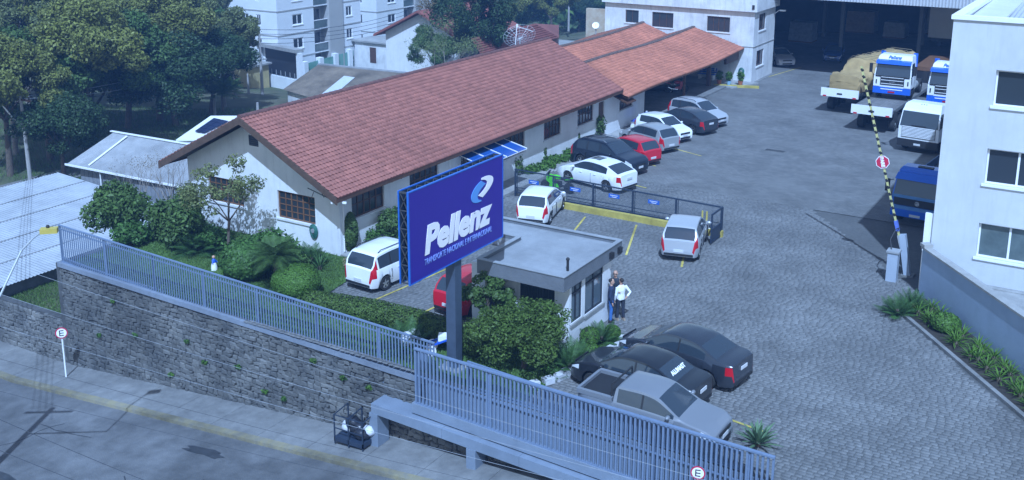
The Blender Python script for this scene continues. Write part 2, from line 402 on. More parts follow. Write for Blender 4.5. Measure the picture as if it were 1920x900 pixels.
# ================================================================ walls with real openings
def mapper(kind, c):
    # kind 'y-': facing -y at y=c, u=x ; 'x+': facing +x at x=c, u=y ; d = depth inward
    if kind == 'y-': return lambda u, z, d=0: (u, c+d, z)
    if kind == 'x+': return lambda u, z, d=0: (c-d, u, z)
def wall(name, T, u0, u1, z0, z1, holes, m, parent, th=.22, topf=None):
    us = sorted(set([u0, u1]+[h[0] for h in holes]+[h[1] for h in holes]))
    zs = sorted(set([z0, z1]+[h[2] for h in holes]+[h[3] for h in holes])); b = MB()
    for i in range(len(us)-1):
        for j in range(len(zs)-1):
            uc, zc = (us[i]+us[i+1])/2, (zs[j]+zs[j+1])/2
            if any(h[0] < uc < h[1] and h[2] < zc < h[3] for h in holes): continue
            a = (us[i], us[i+1], zs[j], zs[j+1])
            b.quad(T(a[0], a[2]), T(a[1], a[2]), T(a[1], a[3]), T(a[0], a[3]))
            b.quad(T(a[0], a[3], th), T(a[1], a[3], th), T(a[1], a[2], th), T(a[0], a[2], th))
    for h in holes:
        p = [(h[0], h[2]), (h[1], h[2]), (h[1], h[3]), (h[0], h[3])]
        for k in range(4):
            q, r = p[k], p[(k+1) % 4]; b.quad(T(*q), T(*q, th), T(*r, th), T(*r))
    p = [(u0, z0), (u1, z0), (u1, z1), (u0, z1)]
    for k in range(4):
        q, r = p[k], p[(k+1) % 4]; b.quad(T(*r), T(*r, th), T(*q, th), T(*q))
    return b.build(name, m, parent, world=True)
def tbox(b, T, u0, u1, z0, z1, d0, d1):
    return b.hexa([T(u0, z0, d1), T(u1, z0, d1), T(u1, z0, d0), T(u0, z0, d0), T(u0, z1, d1), T(u1, z1, d1), T(u1, z1, d0), T(u0, z1, d0)])
def window(T, h, parent, cols=2, rows=1, fm=None, gm=None, fw=.05, mull=.03, dep=.1, sill=None, name='window', open_first=False):
    fm = fm or WOOD; gm = gm or GLASS; u0, u1, z0, z1 = h; b = MB(); e = .004
    tbox(b, T, u0+e, u0+fw, z0+e, z1-e, dep, dep+.07); tbox(b, T, u1-fw, u1-e, z0+e, z1-e, dep, dep+.07)
    tbox(b, T, u0+fw, u1-fw, z0+e, z0+fw, dep+.002, dep+.068); tbox(b, T, u0+fw, u1-fw, z1-fw, z1-e, dep+.002, dep+.068)
    for k in range(1, cols):
        u = u0+fw+(u1-u0-2*fw)*k/cols; wd = mull*(1.6 if cols > 3 and k % 2 == 0 else 1); tbox(b, T, u-wd/2, u+wd/2, z0+fw, z1-fw, dep+.005, dep+.06)
    for k in range(1, rows):
        z = z0+fw+(z1-z0-2*fw)*k/rows; tbox(b, T, u0+fw, u1-fw, z-mull/2, z+mull/2, dep+.012, dep+.055)
    o = b.build(name, fm, parent, world=True)
    n = cols if (u1-u0)/cols > .25 else 1
    for k in range(n):
        a = u0+fw+(u1-u0-2*fw)*k/n; c = u0+fw+(u1-u0-2*fw)*(k+1)/n
        g = MB(); g.quad(T(a, z0+fw, dep+.035), T(c, z0+fw, dep+.035), T(c, z1-fw, dep+.035), T(a, z1-fw, dep+.035)); g.build('pane', gm, o, world=True)
    if sill:
        s = MB(); tbox(s, T, u0-.08, u1+.08, z0-.09, z0-.002, -.07, dep); s.build('sill', sill, o, world=True)
    return o
# ---------------------------------------------------------------- tiled roofs
def tile_mesh(wd, ln, h=.055, m=None, n=5):
    V = []; F = []
    for j, (v, zz) in enumerate(((0, .038), (ln, 0.0))):
        for i in range(n):
            u = wd*i/(n-1); z = h*math.sin(PI*i/(n-1)*1.0)**.8+zz if 0 < i < n-1 else zz
            V.append((u, v, z))
    for i in range(n): V.append((V[i][0], -.0, -.03))
    for i in range(n-1): F.append((i, i+1, n+i+1, n+i)); F.append((2*n+i, 2*n+i+1, i+1, i))
    return V, F
def roof_slope(O, U, S, lu, ls, m, parent, wd=.22, ln=.258, indiv=0, sag=None, name='roof_tile'):
    """O eave corner, U along the eave, S up the slope (unit vectors)"""
    O = Vector(O); U = Vector(U).normalized(); S = Vector(S).normalized(); N = U.cross(S)
    if N.z < 0: N = -N
    nu = int(round(lu/wd)); ns = int(round(ls/ln)); wd = lu/nu; ln = ls/ns
    V, F = tile_mesh(wd*1.0, ln*1.06); V = np.array(V)
    L = root(parent).location
    P = []
    for j in range(ns):
        for i in range(nu): P.append((i*wd, j*ln))
    P = np.array(P); sg = np.array([sag(p[0]/lu, p[1]/ls) if sag else 0 for p in P])
    W = np.array(O)[None]+P[:, :1]*np.array(U)[None]+P[:, 1:2]*np.array(S)[None]+np.array([0, 0, 1.])[None]*sg[:, None]+rng.normal(0, .004, (len(P), 1))*np.array(N)[None]
    M = np.array([U, S, N])
    ids = np.argsort(np.linalg.norm(W-CP[None], axis=1))[:indiv]; ind = set(ids.tolist()); rest = np.array([k for k in range(len(P)) if k not in ind])
    A = V@M; n = len(V)
    VV = (W[rest][:, None, :]+A[None]).reshape(-1, 3)-np.array(L)[None]; FF = (np.arange(len(rest))[:, None, None]*n+np.array(F)[None]).reshape(-1, 4)
    tag(npmesh(name+'s', VV, FF, m, parent), kind='stuff')
    if indiv:
        me = bpy.data.meshes.new(name); me.from_pydata([tuple(v) for v in V], [], F); me.materials.append(m); me.update()
        rot = Matrix((U, S, N)).transposed().to_euler() if Vector(U).cross(Vector(S)).dot(N) > 0 else None
        if rot is None:
            me2 = me.copy(); me2.clear_geometry(); me2.from_pydata([tuple(v) for v in A], [], F); me2.update(); me = me2; rot = (0, 0, 0)
        for k in ids: inst(name, me, parent, tuple(W[k]-np.array(L)), rot)
def ridge_caps(p0, p1, m, parent, r=.13, ln=.38, sag=None):
    p0, p1 = Vector(p0), Vector(p1); n = int((p1-p0).length/ln); b = MB(); rt = Vector(((p1-p0).y, -(p1-p0).x, 0)).normalized()
    L = root(parent).location
    for k in range(n):
        a = p0.lerp(p1, k/n); c = p0.lerp(p1, (k+1.12)/n); dz = sag(k/n) if sag else 0; i = len(b.v); q = 6
        for e, rr in ((a, r*1.12), (c, r*.92)):
            for j in range(q): t = PI*j/(q-1); b.v.append(tuple(e+rt*math.cos(t)*rr+Vector((0, 0, math.sin(t)*rr*.8+dz-.02))))
        for j in range(q-1): b.f.append((i+j, i+q+j, i+q+j+1, i+j+1))
        b.f.append(tuple(range(i, i+q)))
    return b.build('ridge_cap', m, parent, world=True)

TILE = mat('red_concrete_tile', (.285, .105, .078), .8, .16, 2.5, .25, 30, island=.14, objrand=.12, stain=.12)
TILE2 = mat('orange_red_tile', (.42, .15, .09), .85, .16, 1.5, .25, 30, island=.12, stain=.22)
RCAP = mat('weathered_ridge_tile', (.14, .062, .055), .9, .3, 3, .2, 20)
RCAP2 = mat('dirty_ridge_mortar', (.13, .085, .07), .9, .35, 4, .2, 20)

# ================================================================ main office building
mb_ = empty('office_house', (-34.4, 34.04, 0), 'long white single storey office house under a dark red tiled gable roof', 'house')
XL, XR, YF, YB, WH = -39.2, -29.7, 34.04, 61.2, 2.86
RZ, EZ, RXX = 5.98, 3.12, -34.45
TF = mapper('y-', YF); TS = mapper('x+', XR)
gw = [(-37.86, -35.55, 1.34, 2.56), (-33.38, -31.13, 1.23, 2.53)]
wall('wall', TF, XL, XR-.003, 0, WH, gw, WHITE, mb_)
b = MB(); n = 1  # gable triangle with vent hole built as strips
gt = [(-35.0, -34.4)]
vz0, vz1 = 4.42, 4.92
def gz(x): return EZ-.22+(RZ-EZ)*(1-abs(x-RXX)/5.55)-.03
for x0, x1 in ((XL, -35.0), (-35.0, RXX), (RXX, -34.4), (-34.4, XR-.003)):
    if abs(x0+35.0) < .01 or abs(x0-RXX) < .01:
        b.quad(TF(x0, WH), TF(x1, WH), TF(x1, vz0), TF(x0, vz0)); b.quad(TF(x0, vz1), TF(x1, vz1), TF(x1, gz(x1)), TF(x0, gz(x0)))
    else: b.quad(TF(x0, WH), TF(x1, WH), TF(x1, gz(x1)), TF(x0, gz(x0)))
b.build('gable_wall', WHITE, mb_, world=True)
b = MB(); tbox(b, TF, -35.03, -34.37, vz0-.03, vz1+.03, .04, .14); v = b.build('gable_vent', DARKM, mb_, world=True)
b = MB()
for k in range(5): tbox(b, TF, -35.0, -34.4, vz0+.04+k*.1, vz0+.075+k*.1, -.005, .04)
b.build('slat', mat('vent_slat', (.08, .09, .11), .6), v, world=True)
sw_ = [(34.87, 37.2, 1.5, 2.76), (39.17, 41.55, 1.5, 2.76), (43.54, 45.6, 1.5, 2.7), (47.7, 49.98, 1.35, 2.74), (52.15, 54.2, 1.5, 2.76), (56.3, 58.42, 1.5, 2.76)]
dr = (59.15, 59.95, .13, 2.5)
wall('wall', TS, YF+.002, YB, 0, WH-.003, sw_+[dr], WHITE, mb_)
b = MB(); b.box(XL, XL+.2, YF+.225, YB, 0, WH-.01); b.build('wall', WHITE, mb_, world=True); b = MB(); b.box(XL, XR-.01, YB, YB+.2, 0, WH-.012); b.build('wall', WHITE, mb_, world=True)
SILL = mat('painted_sill', (.62, .63, .64), .8, .1)
for h in gw: window(TF, h, mb_, cols=6, rows=4, fm=WOODL, sill=SILL, dep=.07, fw=.07, mull=.04)
for h in sw_: window(TS, h, mb_, cols=5, rows=2, fm=WOOD, dep=.08, fw=.07, mull=.05, sill=SILL)
b = MB(); tbox(b, TS, dr[0]+.02, dr[1]-.02, .14, 2.48, .08, .13); d_ = b.build('door', WOOD, mb_, world=True)
b = MB(); tbox(b, TS, dr[0]+.1, dr[0]+.14, 1.1, 1.25, .03, .08); b.build('handle', CHROME, d_, world=True)
# roof deck, fascia, rafters
SLB = Vector((-1, 0, (RZ-EZ)/5.55)).normalized(); LEN = math.hypot(5.55, RZ-EZ)
Y0, Y1 = 33.0, 61.0
b = MB()
for sx, xe in ((1, -28.9), (-1, -40.0)):
    o = .05
    b.hexa([(xe, Y0, EZ-.13), (xe, Y1, EZ-.13), (RXX, Y1, RZ-.13), (RXX, Y0, RZ-.13), (xe, Y0, EZ-.02), (xe, Y1, EZ-.02), (RXX, Y1, RZ-.02), (RXX, Y0, RZ-.02)])
rf = b.build('roof', WOOD, mb_, world=True)
roof_slope((-28.9+.04, Y0, EZ), (0, 1, 0), SLB, Y1-Y0, LEN, TILE, rf, indiv=300)
roof_slope((-40.0-.04, Y0, EZ), (0, 1, 0), (1, 0, (RZ-EZ)/5.55), Y1-Y0, LEN, TILE, rf)
ridge_caps((RXX, Y0, RZ+.05), (RXX, Y1, RZ+.05), RCAP, rf)
b = MB()
for xe in (-28.9, -40.0):
    b.hexa([(xe, Y0-.05, EZ-.30), (RXX, Y0-.05, RZ-.30), (RXX, Y0-.002, RZ-.30), (xe, Y0-.002, EZ-.30), (xe, Y0-.05, EZ+.02), (RXX, Y0-.05, RZ+.04), (RXX, Y0-.002, RZ+.04), (xe, Y0-.002, EZ+.02)])
b.build('gable_fascia', mat('aged_fascia_board', (.085, .05, .034), .75, .3, 5), mb_, world=True)
b = MB()
for xe in (-28.88,): b.box(xe-.03, xe, Y0, Y1, EZ-.2, EZ-.02)
for xe in (-40.02,): b.box(xe, xe+.03, Y0, Y1, EZ-.2, EZ-.02)
b.build('eave_board', WOOD, mb_, world=True)
b = MB()
for k in range(40): y = Y0+.35+k*.7; b.hexa([(-29.7, y, EZ-.13+.0-.0+.4-.12), (-28.95, y, EZ-.25), (-28.95, y+.06, EZ-.25), (-29.7, y+.06, EZ+.15), (-29.7, y, EZ+.25), (-28.95, y, EZ-.14), (-28.95, y+.06, EZ-.14), (-29.7, y+.06, EZ+.25)])
b.build('rafter_ends', WOOD, mb_, world=True)
b = MB()
for k in range(11):
    t = k/10; 
b.tube([(XR+.03, 34.25, 2.8), (XR+.03, 34.25, .2)], .03); b.tube([(XR+.03, 42.5, 2.8), (XR+.03, 42.5, .2)], .03); b.build('downpipe', WHITEP, mb_, world=True)
b = MB()
b.cbox(-29.25, 33.1, 2.88, .09, .22, .09, .4); b.cbox(-28.8, 33.35, 2.86, .18, .08, .08, .3); b.build('security_camera', WHITEP, mb_, world=True)
# antenna cluster under the gable corner
# ---- blue awning over the entrance
aw = empty('entrance_awning', (-29.7, 45.3, 2.7), 'blue translucent awning on white ribs over the office entrance', 'awning')
b = MB(); AWN = mat('blue_polycarbonate', (.02, .09, .33), .15, .1, 2, spec=.8)
b.hexa([(-29.68, 43.1, 2.66), (-28.05, 43.1, 2.28), (-28.05, 47.4, 2.28), (-29.68, 47.4, 2.66), (-29.68, 43.1, 2.69), (-28.05, 43.1, 2.31), (-28.05, 47.4, 2.31), (-29.68, 47.4, 2.69)])
b.build('panel', AWN, aw, world=True)
for y in (43.1, 44.2, 45.3, 46.4, 47.36):
    b = MB(); b.hexa([(-29.68, y, 2.68), (-28.02, y, 2.29), (-28.02, y+.04, 2.29), (-29.68, y+.04, 2.68), (-29.68, y, 2.72), (-28.02, y, 2.335), (-28.02, y+.04, 2.335), (-29.68, y+.04, 2.72)]); b.build('rib', WHITEP, aw, world=True)
    b = MB(); b.bar((-29.66, y+.02, 2.1), (-28.4, y+.02, 2.35), .03); b.build('strut', WHITEP, aw, world=True)
b = MB(); b.box(-28.06, -28.02, 43.1, 47.4, 2.26, 2.285); b.build('front_bar', WHITEP, aw, world=True)

# ================================================================ carport range
cp = empty('carport_hall', (-33, 72, 0), 'low range under orange red tiles with open carport bays joined to the white office block', 'carport')
EZ2, RZ2, XE2, XR2, XV2, XR3, RZ3 = 2.72, 4.1, -28.55, -33.0, -35.3, -37.6, 4.15
def sag1(u, v): return .16*math.sin(u*PI*2.2+.3)*.6-.10*(1-u)+.09*u
yA, yB = 61.05, 83.0
D2 = Vector((-1, 0, (RZ2-EZ2)/(XE2-XR2))).normalized(); L2 = math.hypot(XE2-XR2, RZ2-EZ2)
b = MB(); NN = 14
def deck(b, xa, za, xb, zb):
    for k in range(NN):
        u0, u1 = k/NN, (k+1)/NN; y0, y1 = yA+(yB-yA)*u0, yA+(yB-yA)*u1; s0, s1 = sag1(u0, 0)-.03, sag1(u1, 0)-.03
        b.quad((xa, y0, za+s0), (xa, y1, za+s1), (xb, y1, zb+s1), (xb, y0, zb+s0)); b.quad((xb, y0, zb+s0-.1), (xb, y1, zb+s1-.1), (xa, y1, za+s1-.1), (xa, y0, za+s0-.1))
        b.quad((xa, y0, za+s0-.1), (xa, y1, za+s1-.1), (xa, y1, za+s1), (xa, y0, za+s0))
deck(b, XE2, EZ2, XR2, RZ2); deck(b, XV2, 3.3, XR2, RZ2); deck(b, XV2, 3.3, XR3, RZ3); deck(b, -42, 2.8, XR3, RZ3)
rf2 = b.build('roof', WOOD, cp, world=True)
roof_slope((XE2, yA, EZ2), (0, 1, 0), D2, yB-yA, L2, TILE2, rf2, wd=.24, ln=.3, sag=sag1, indiv=0)
roof_slope((XV2, yA, 3.3), (0, 1, 0), (1, 0, .8/2.3), yB-yA, 2.43, TILE2, rf2, wd=.24, sag=sag1)
roof_slope((XV2, yA+6, 3.3), (0, 1, 0), (-1, 0, .85/2.3), yB-yA-6, 2.45, TILE2, rf2, wd=.24, sag=lambda u, v: sag1(.27+u*.73, v))
roof_slope((-42, yA+6, 2.8), (0, 1, 0), (1, 0, 1.35/4.4), yB-yA-6, 4.6, TILE2, rf2, wd=.24, sag=lambda u, v: sag1(.27+u*.73, v))
ridge_caps((XR2, yA, RZ2+.05), (XR2, yB, RZ2+.05), RCAP2, rf2, r=.15, sag=lambda u: sag1(u, 1))
ridge_caps((XR3, yA+6, RZ3+.05), (XR3, yB, RZ3+.05), RCAP2, rf2, r=.15, sag=lambda u: sag1(.27+u*.73, 1))
hw = (62.25, 64.3, 1.38, 2.3)
wall('wall', mapper('x+', -29.72), 61.25, 66.2, 0, 2.66, [hw], WHITE, cp)
window(mapper('x+', -29.72), hw, cp, cols=5, rows=2, sill=SILL, dep=.08, fw=.07, mull=.05)
b = MB(); b.box(-36.2, -29.95, 66.0, 66.2, 0, 2.9); b.build('wall', OFFWHITE, cp, world=True); b = MB(); b.box(-36.4, -36.2, 66.0, 83.0, 0, 3.2); b.build('wall', OFFWHITE, cp, world=True)
for y, wd, m in ((66.5, .22, WOODL), (74.5, .16, WOODL), (79.6, .3, WOOD)):
    b = MB(); b.box(-30.2-wd/2, -30.2+wd/2, y-wd/2, y+wd/2, .14, 2.95); b.build('post', m, cp, world=True)
b = MB(); b.box(-30.28, -30.12, 66.4, 82.9, 2.72, 2.9); b.build('beam', WOOD, cp, world=True)
b = MB(); b.box(-29.2, -29.0, 80.2, 83.05, 1.9, 2.75); b.build('side_boarding', WOOD, cp, world=True)
# little tiled hood over the window
b = MB(); b.hexa([(-29.7, 61.0, 2.62), (-28.55, 61.0, 2.18), (-28.55, 62.3, 2.18), (-29.7, 62.3, 2.62), (-29.7, 61.0, 2.7), (-28.55, 61.0, 2.26), (-28.55, 62.3, 2.26), (-29.7, 62.3, 2.7)])
hd = b.build('hood', WOOD, cp, world=True)

# ================================================================ white two storey office block
ob = empty('office_block', (-34.5, 83.1, 0), 'white two storey office block with overhanging parapet and dark framed windows', 'building')
TO = mapper('y-', 83.1); TX = mapper('x+', -27.85)
ho = [(-39.35, -38.1, 4.22, 5.31), (-36.85, -34.9, 4.03, 5.29), (-31.9, -29.92, 4.04, 5.29)]
wall('wall', TO, -41.3, -27.853, 0, 5.95, ho, OFFWHITE, ob)
hx = [(84.25, 86.0, 4.18, 5.55), (84.1, 85.9, 1.23, 2.55)]
wall('wall', TX, 83.12, 88.4, 0, 5.948, hx, OFFWHITE, ob)
b = MB(); b.box(-41.3, -41.1, 83.33, 88.4, 0, 5.94); b.build('wall', OFFWHITE, ob, world=True); b = MB(); b.box(-41.1, -28.1, 88.2, 88.4, 0, 5.94); b.build('wall', OFFWHITE, ob, world=True)
for k, h in enumerate(ho): window(TO, h, ob, cols=(2, 3, 4)[k], rows=1, fm=WOOD, dep=.1, sill=SILL)
for h in hx: window(TX, h, ob, cols=3, rows=1, fm=WOOD, dep=.1, sill=SILL)
b = MB(); b.box(-41.5, -27.6, 82.8, 88.7, 5.88, 7.3); pa = b.build('parapet', OFFWHITE, ob, world=True)
b = MB(); b.box(-41.3, -27.83, 83.06, 83.098, 2.98, 3.02); b.box(-27.848, -27.80, 83.06, 88.4, 2.985, 3.025); b.build('floor_band', CONC, ob, world=True)
b = MB(); b.box(-28.0, -27.8, 82.75, 82.8, 6.1, 6.45); b.build('floodlight', BLACK, ob, world=True)
b = MB(); b.tube([(-27.85, 88.2, 5.2), (-27.5, 88.3, 5.5)], .03); b.cbox(-27.2, 88.3, 5.5, .5, .2, .12); b.build('wall_lamp', WHITEP, ob, world=True)
b = MB(); b.bar((-27.72, 83.9, 0), (-27.72, 88.3, 0), .3, .12); b.build('plinth', CONCD, ob, world=True)

# ================================================================ warehouse
wh = empty('warehouse', (-14, 87.2, 0), 'large dark open warehouse with grey corrugated fascia above the doorway', 'warehouse')
CORR = mat('grey_corrugated_sheet', (.50, .52, .55), .5, .08, 3, metal=.3)
b = MB(); x = -28.6
while x < 10:
    b.quad((x, 87.0, 6.72), (x+.12, 86.94, 6.72), (x+.12, 86.94, 8.6), (x, 87.0, 8.6)); b.quad((x+.12, 86.94, 6.72), (x+.24, 87.0, 6.72), (x+.24, 87.0, 8.6), (x+.12, 86.94, 8.6)); x += .24
b.build('fascia', CORR, wh, world=True)
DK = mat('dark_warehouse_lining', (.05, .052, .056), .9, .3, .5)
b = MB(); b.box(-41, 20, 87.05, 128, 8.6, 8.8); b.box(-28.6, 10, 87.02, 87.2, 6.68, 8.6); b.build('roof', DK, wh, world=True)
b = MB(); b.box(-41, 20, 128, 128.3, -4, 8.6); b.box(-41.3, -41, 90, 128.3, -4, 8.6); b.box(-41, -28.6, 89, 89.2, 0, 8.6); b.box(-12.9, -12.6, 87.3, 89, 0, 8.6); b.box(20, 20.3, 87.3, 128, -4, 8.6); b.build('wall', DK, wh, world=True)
for k, (x, y) in enumerate(((-24.6, 98), (-17.8, 98), (-11, 98), (-30, 112), (-20, 112), (-9, 112))):
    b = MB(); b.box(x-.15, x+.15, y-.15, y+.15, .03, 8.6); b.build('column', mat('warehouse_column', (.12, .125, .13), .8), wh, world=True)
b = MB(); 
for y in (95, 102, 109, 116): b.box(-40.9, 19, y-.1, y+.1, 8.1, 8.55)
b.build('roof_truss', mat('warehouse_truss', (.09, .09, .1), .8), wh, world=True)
ct = empty('white_box_trailer', (-17, 111, 0), 'white box body standing deep inside the dark warehouse', 'trailer')
b = MB(); b.box(-19.4, -13.6, 111, 117, 1.0, 5.0); b.build('box_body', WHITEP, ct, world=True)
b = MB(); b.box(-19.2, -13.8, 111.2, 116.8, .6, .98); b.build('chassis', BLACK, ct, world=True)
for xx in (-18.4, -14.8):
    b = MB(); b.lathe([(.5, -.15), (.5, .15)], (xx, 112, .52), 14, 'x'); b.build('wheel', TYRE, ct, world=True)
random.seed(11)
for k, (x, y, sx, sy, h, c, l) in enumerate(((-27.5, 118, 3, 2, 2.2, (.30, .22, .14), 'tall stack of wrapped brown pallets at the back of the warehouse'), (-23.5, 116, 2.2, 2, 1.5, (.35, .36, .38), 'pale wrapped pallet near the warehouse column'), (-31, 108, 2.4, 2, 1.9, (.25, .28, .33), 'grey wrapped pallet behind the office block corner'), (-20.8, 121, 2, 2, 3.0, (.36, .37, .4), 'tall pale rack of goods at the back wall'))):
    t = empty('pallet_stack', (x, y, .03), l, 'pallet', 'wrapped pallets in the warehouse')
    b = MB(); b.box(-sx/2, sx/2, -sy/2, sy/2, 0, .14); b.build('pallet', WOODL, t)
    for j in range(3):
        b = MB(); e = .03*j; b.box(-sx/2+e, sx/2-e, -sy/2+e, sy/2-e, .15+j*h/3, .13+(j+1)*h/3); b.build('crate', mat('goods_%d' % k, c, .7, .25, 3), t)

# ================================================================ right hand building
rb = empty('corner_building', (-6.8, 43.6, 0), 'tall white rendered building with white framed windows at the right edge of the yard', 'building')
RWH = mat('smooth_white_render', (.54, .56, .58), .85, .04, 1.2, .12, 40, stain=.08, streak=.10)
TR = mapper('y-', 43.5)
hr = []
for z0, z1 in ((7.98, 9.38), (4.88, 6.30), (1.86, 3.28)): hr += [(-5.02, -2.75, z0, z1), (-1.4, .9, z0, z1)]
wall('wall', TR, -6.72, 3.0, .78, 11.2, hr, RWH, rb, th=.25)
b = MB(); b.box(-6.72, -6.47, 43.752, 70, .6, 11.19); b.build('wall', RWH, rb, world=True); b = MB(); b.box(-6.47, 3, 69.8, 70, .6, 11.19); b.build('wall', RWH, rb, world=True); b = MB(); b.box(2.8, 3, 43.752, 70, .6, 11.19); b.build('wall', RWH, rb, world=True)
b = MB(); b.box(-6.80, 3.1, 43.42, 43.80, 11.2, 11.36); b.box(-6.80, -6.4, 43.80, 70, 11.2, 11.36); b.build('parapet_coping', WHITEP, rb, world=True)
b = MB(); x = -6.4
while x < 3: b.quad((x, 43.9, 10.6), (x+.09, 43.9, 10.66), (x+.09, 70, 12.4), (x, 70, 12.34)); b.quad((x+.09, 43.9, 10.66), (x+.18, 43.9, 10.6), (x+.18, 70, 12.34), (x+.09, 70, 12.4)); x += .18
b.build('roof_sheeting', CORR, rb, world=True)
b = MB(); b.hexa([(-6.45, 43.85, 10.9), (-5.2, 43.85, 10.9), (-5.2, 69, 11.5), (-6.45, 69, 11.5), (-6.45, 43.85, 11.0), (-5.2, 43.85, 11.0), (-5.2, 69, 11.6), (-6.45, 69, 11.6)]); b.build('roof_gutter', RWH, rb, world=True)
for k, h in enumerate(hr): window(TR, h, rb, cols=2, rows=1, fm=WHITEP, gm=(GLASS if k < 4 else GLASS2), dep=.16, fw=.07, mull=.08, sill=WHITEP)
b = MB(); b.box(-6.9, 3, 43.2, 43.49, .55, .78); b.build('terrace_edge', CONC, rb, world=True)
sheet('terrace', [(-6.7, 43.2), (-2.2, 37.4), (6, 37.4), (6, 43.4), (-6.7, 43.4)], .74, CONC)
b = MB(); b.box(-7.05, -6.74, 43.6, 43.75, .0, 3.3); b.build('drain_pipe', WHITEP, rb, world=True)
b = MB(); tbox(b, TR, -2.2, -1.6, .8, 3.1, -1.1, -.01); b.build('porch_pier', RWH, rb, world=True)
# diagonal garden wall
lw = empty('boundary_wall', (-6.93, 43.06, 0), 'pale blue grey rendered wall with concrete coping running diagonally below the corner building', 'wall')
BW = mat('blue_grey_render', (.30, .38, .50), .9, .06, 2, .2, 40, stain=.08)
dW = Vector((4.56, -5.83, 0)).normalized(); nW = Vector((-dW.y, dW.x, 0)); A0 = Vector((-6.93, 43.06, 0))
def dbox(b, s0, s1, t0, t1, z0, z1):
    c = [A0+dW*s+nW*t for s, t in ((s0, t0), (s1, t0), (s1, t1), (s0, t1))]; b.hexa([tuple(p+Vector((0, 0, z0))) for p in c]+[tuple(p+Vector((0, 0, z1))) for p in c])
b = MB(); dbox(b, 0, 16, 0, .2, 0, 1.98); b.build('wall_face', BW, lw, world=True)
k = 0; s = -.05
while s < 16: b = MB(); dbox(b, s, min(s+1.19, 16.1), -.06, .27, 1.985, 2.07); b.build('coping_stone', CONC, lw, world=True); s += 1.2
b = MB(); dbox(b, -.1, .25, -.08, .3, 2.075, 2.2); b.build('end_cap', CONC, lw, world=True)
kb = empty('bed_kerb', (-7.3, 41.1, 0), 'low grey kerb stones edging the planted bed along the diagonal wall', 'kerb')
s = 1.0
while s < 13: b = MB(); dbox(b, s, s+.78, -1.72, -1.56, 0.0, .13); b.build('kerb_stone', CONCD, kb, world=True); s += .8
b = MB(); c_ = [A0+dW*q+nW*t for q, t in ((.6, -1.56), (13, -1.56), (13, -.003), (.6, -.003))]; b.prism([(p.x, p.y) for p in c_], 0, .07); tag(b.build('bed_soil', mat('dark_soil', (.035, .028, .02), .95, .3, 5)), kind='structure')
# ================================================================ guard house
gh = empty('guard_house', (-18.6, 31, 0), 'small white gatehouse with flat grey concrete roof and wide windows beside the driveway', 'gatehouse')
GY, GX = 31.0, -16.55
TG = mapper('y-', GY); TGX = mapper('x+', GX)
gf = [(-18.6, -17.15, 1.2, 2.15)]; gd = (-20.05, -19.4, .1, 2.15)
wall('wall', TG, -20.7, GX-.003, 0, 2.55, gf+[gd], WHITE, gh, th=.16)
gs = [(31.12, 31.95, .93, 2.35), (32.2, 33.65, .88, 2.35)]
wall('wall', TGX, GY+.002, 34.3, 0, 2.548, gs, WHITE, gh, th=.16)
b = MB(); b.box(-20.7, -20.54, GY+.17, 34.3, 0, 2.54); b.build('wall', WHITE, gh, world=True); b = MB(); b.box(-20.54, GX-.17, 34.14, 34.3, 0, 2.54); b.build('wall', WHITE, gh, world=True)
FR = mat('black_window_frame', (.02, .025, .035), .5)
window(TG, gf[0], gh, cols=6, rows=1, fm=FR, dep=.03, fw=.05, mull=.025)
CLEARG = mat('gatehouse_glass', (.10, .13, .15), .05, 0, spec=.8)
for h in gs: window(TGX, h, gh, cols=2, rows=1, fm=FR, gm=CLEARG, dep=.03, fw=.07, mull=.09, sill=CONC)
b = MB(); tbox(b, TGX, 31.19, 31.88, 1.98, 2.05, .02, .09); tbox(b, TGX, 32.27, 33.58, 2.02, 2.09, .02, .09); b.build('transom', FR, gh, world=True)
b = MB(); tbox(b, TG, gd[0]+.02, gd[1]-.02, .1, 2.13, .06, .1); d_ = b.build('door', DARKM, gh, world=True)
b = MB(); tbox(b, TG, gd[0]+.08, gd[0]+.11, 1.0, 1.2, .02, .06); b.build('handle', CHROME, d_, world=True)
RC = mat('grey_roof_concrete', (.27, .285, .30), .9, .1, 1.5, .3, 15, stain=.2)
b = MB(); b.box(-19.95, -16.43, 30.35, 34.85, 2.53, 2.86); b.box(-22.4, -19.952, 33.1, 34.85, 2.531, 2.86); r_ = b.build('roof_slab', RC, gh, world=True)
FA = mat('dark_grey_fascia', (.13, .14, .155), .85, .12, 2, .2, 15)
b = MB()
for x0, x1, y0, y1 in ((-20.0, -16.4, 30.3, 30.42), (-16.52, -16.4, 30.422, 34.78), (-22.45, -16.4, 34.782, 34.9), (-20.0, -19.88, 30.422, 33.1), (-22.45, -22.33, 33.1, 34.78), (-22.33, -19.88, 33.102, 33.2)):
    b.box(x0, x1, y0, y1, 2.46, 3.0)
b.build('fascia', FA, gh, world=True)
b = MB()
for x0, x1, y0, y1 in ((-20.03, -16.37, 30.27, 30.45), (-16.55, -16.37, 30.452, 34.74), (-22.48, -16.37, 34.742, 34.93), (-20.03, -19.85, 30.452, 33.08), (-22.48, -22.3, 33.08, 34.74), (-22.3, -19.85, 33.082, 33.23)):
    b.box(x0, x1, y0, y1, 3.002, 3.03)
b.build('parapet_coping', RC, gh, world=True)
b = MB(); b.tube([(-16.8, 31.3, 2.86), (-16.8, 31.3, 3.25)], .05, 8); b.ball((-16.8, 31.3, 3.3), .07); b.build('roof_vent', BLACK, gh, world=True)
for y in (33.9, 34.6):
    b = MB(); b.cbox(-16.33, y, 2.72, .12, .2, .22); b.build('lamp', BLACK, gh, world=True)
b = MB(); b.box(-18.2, -17.0, 32.2, 33.4, .7, .78); b.build('desk', WOODL, gh, world=True)

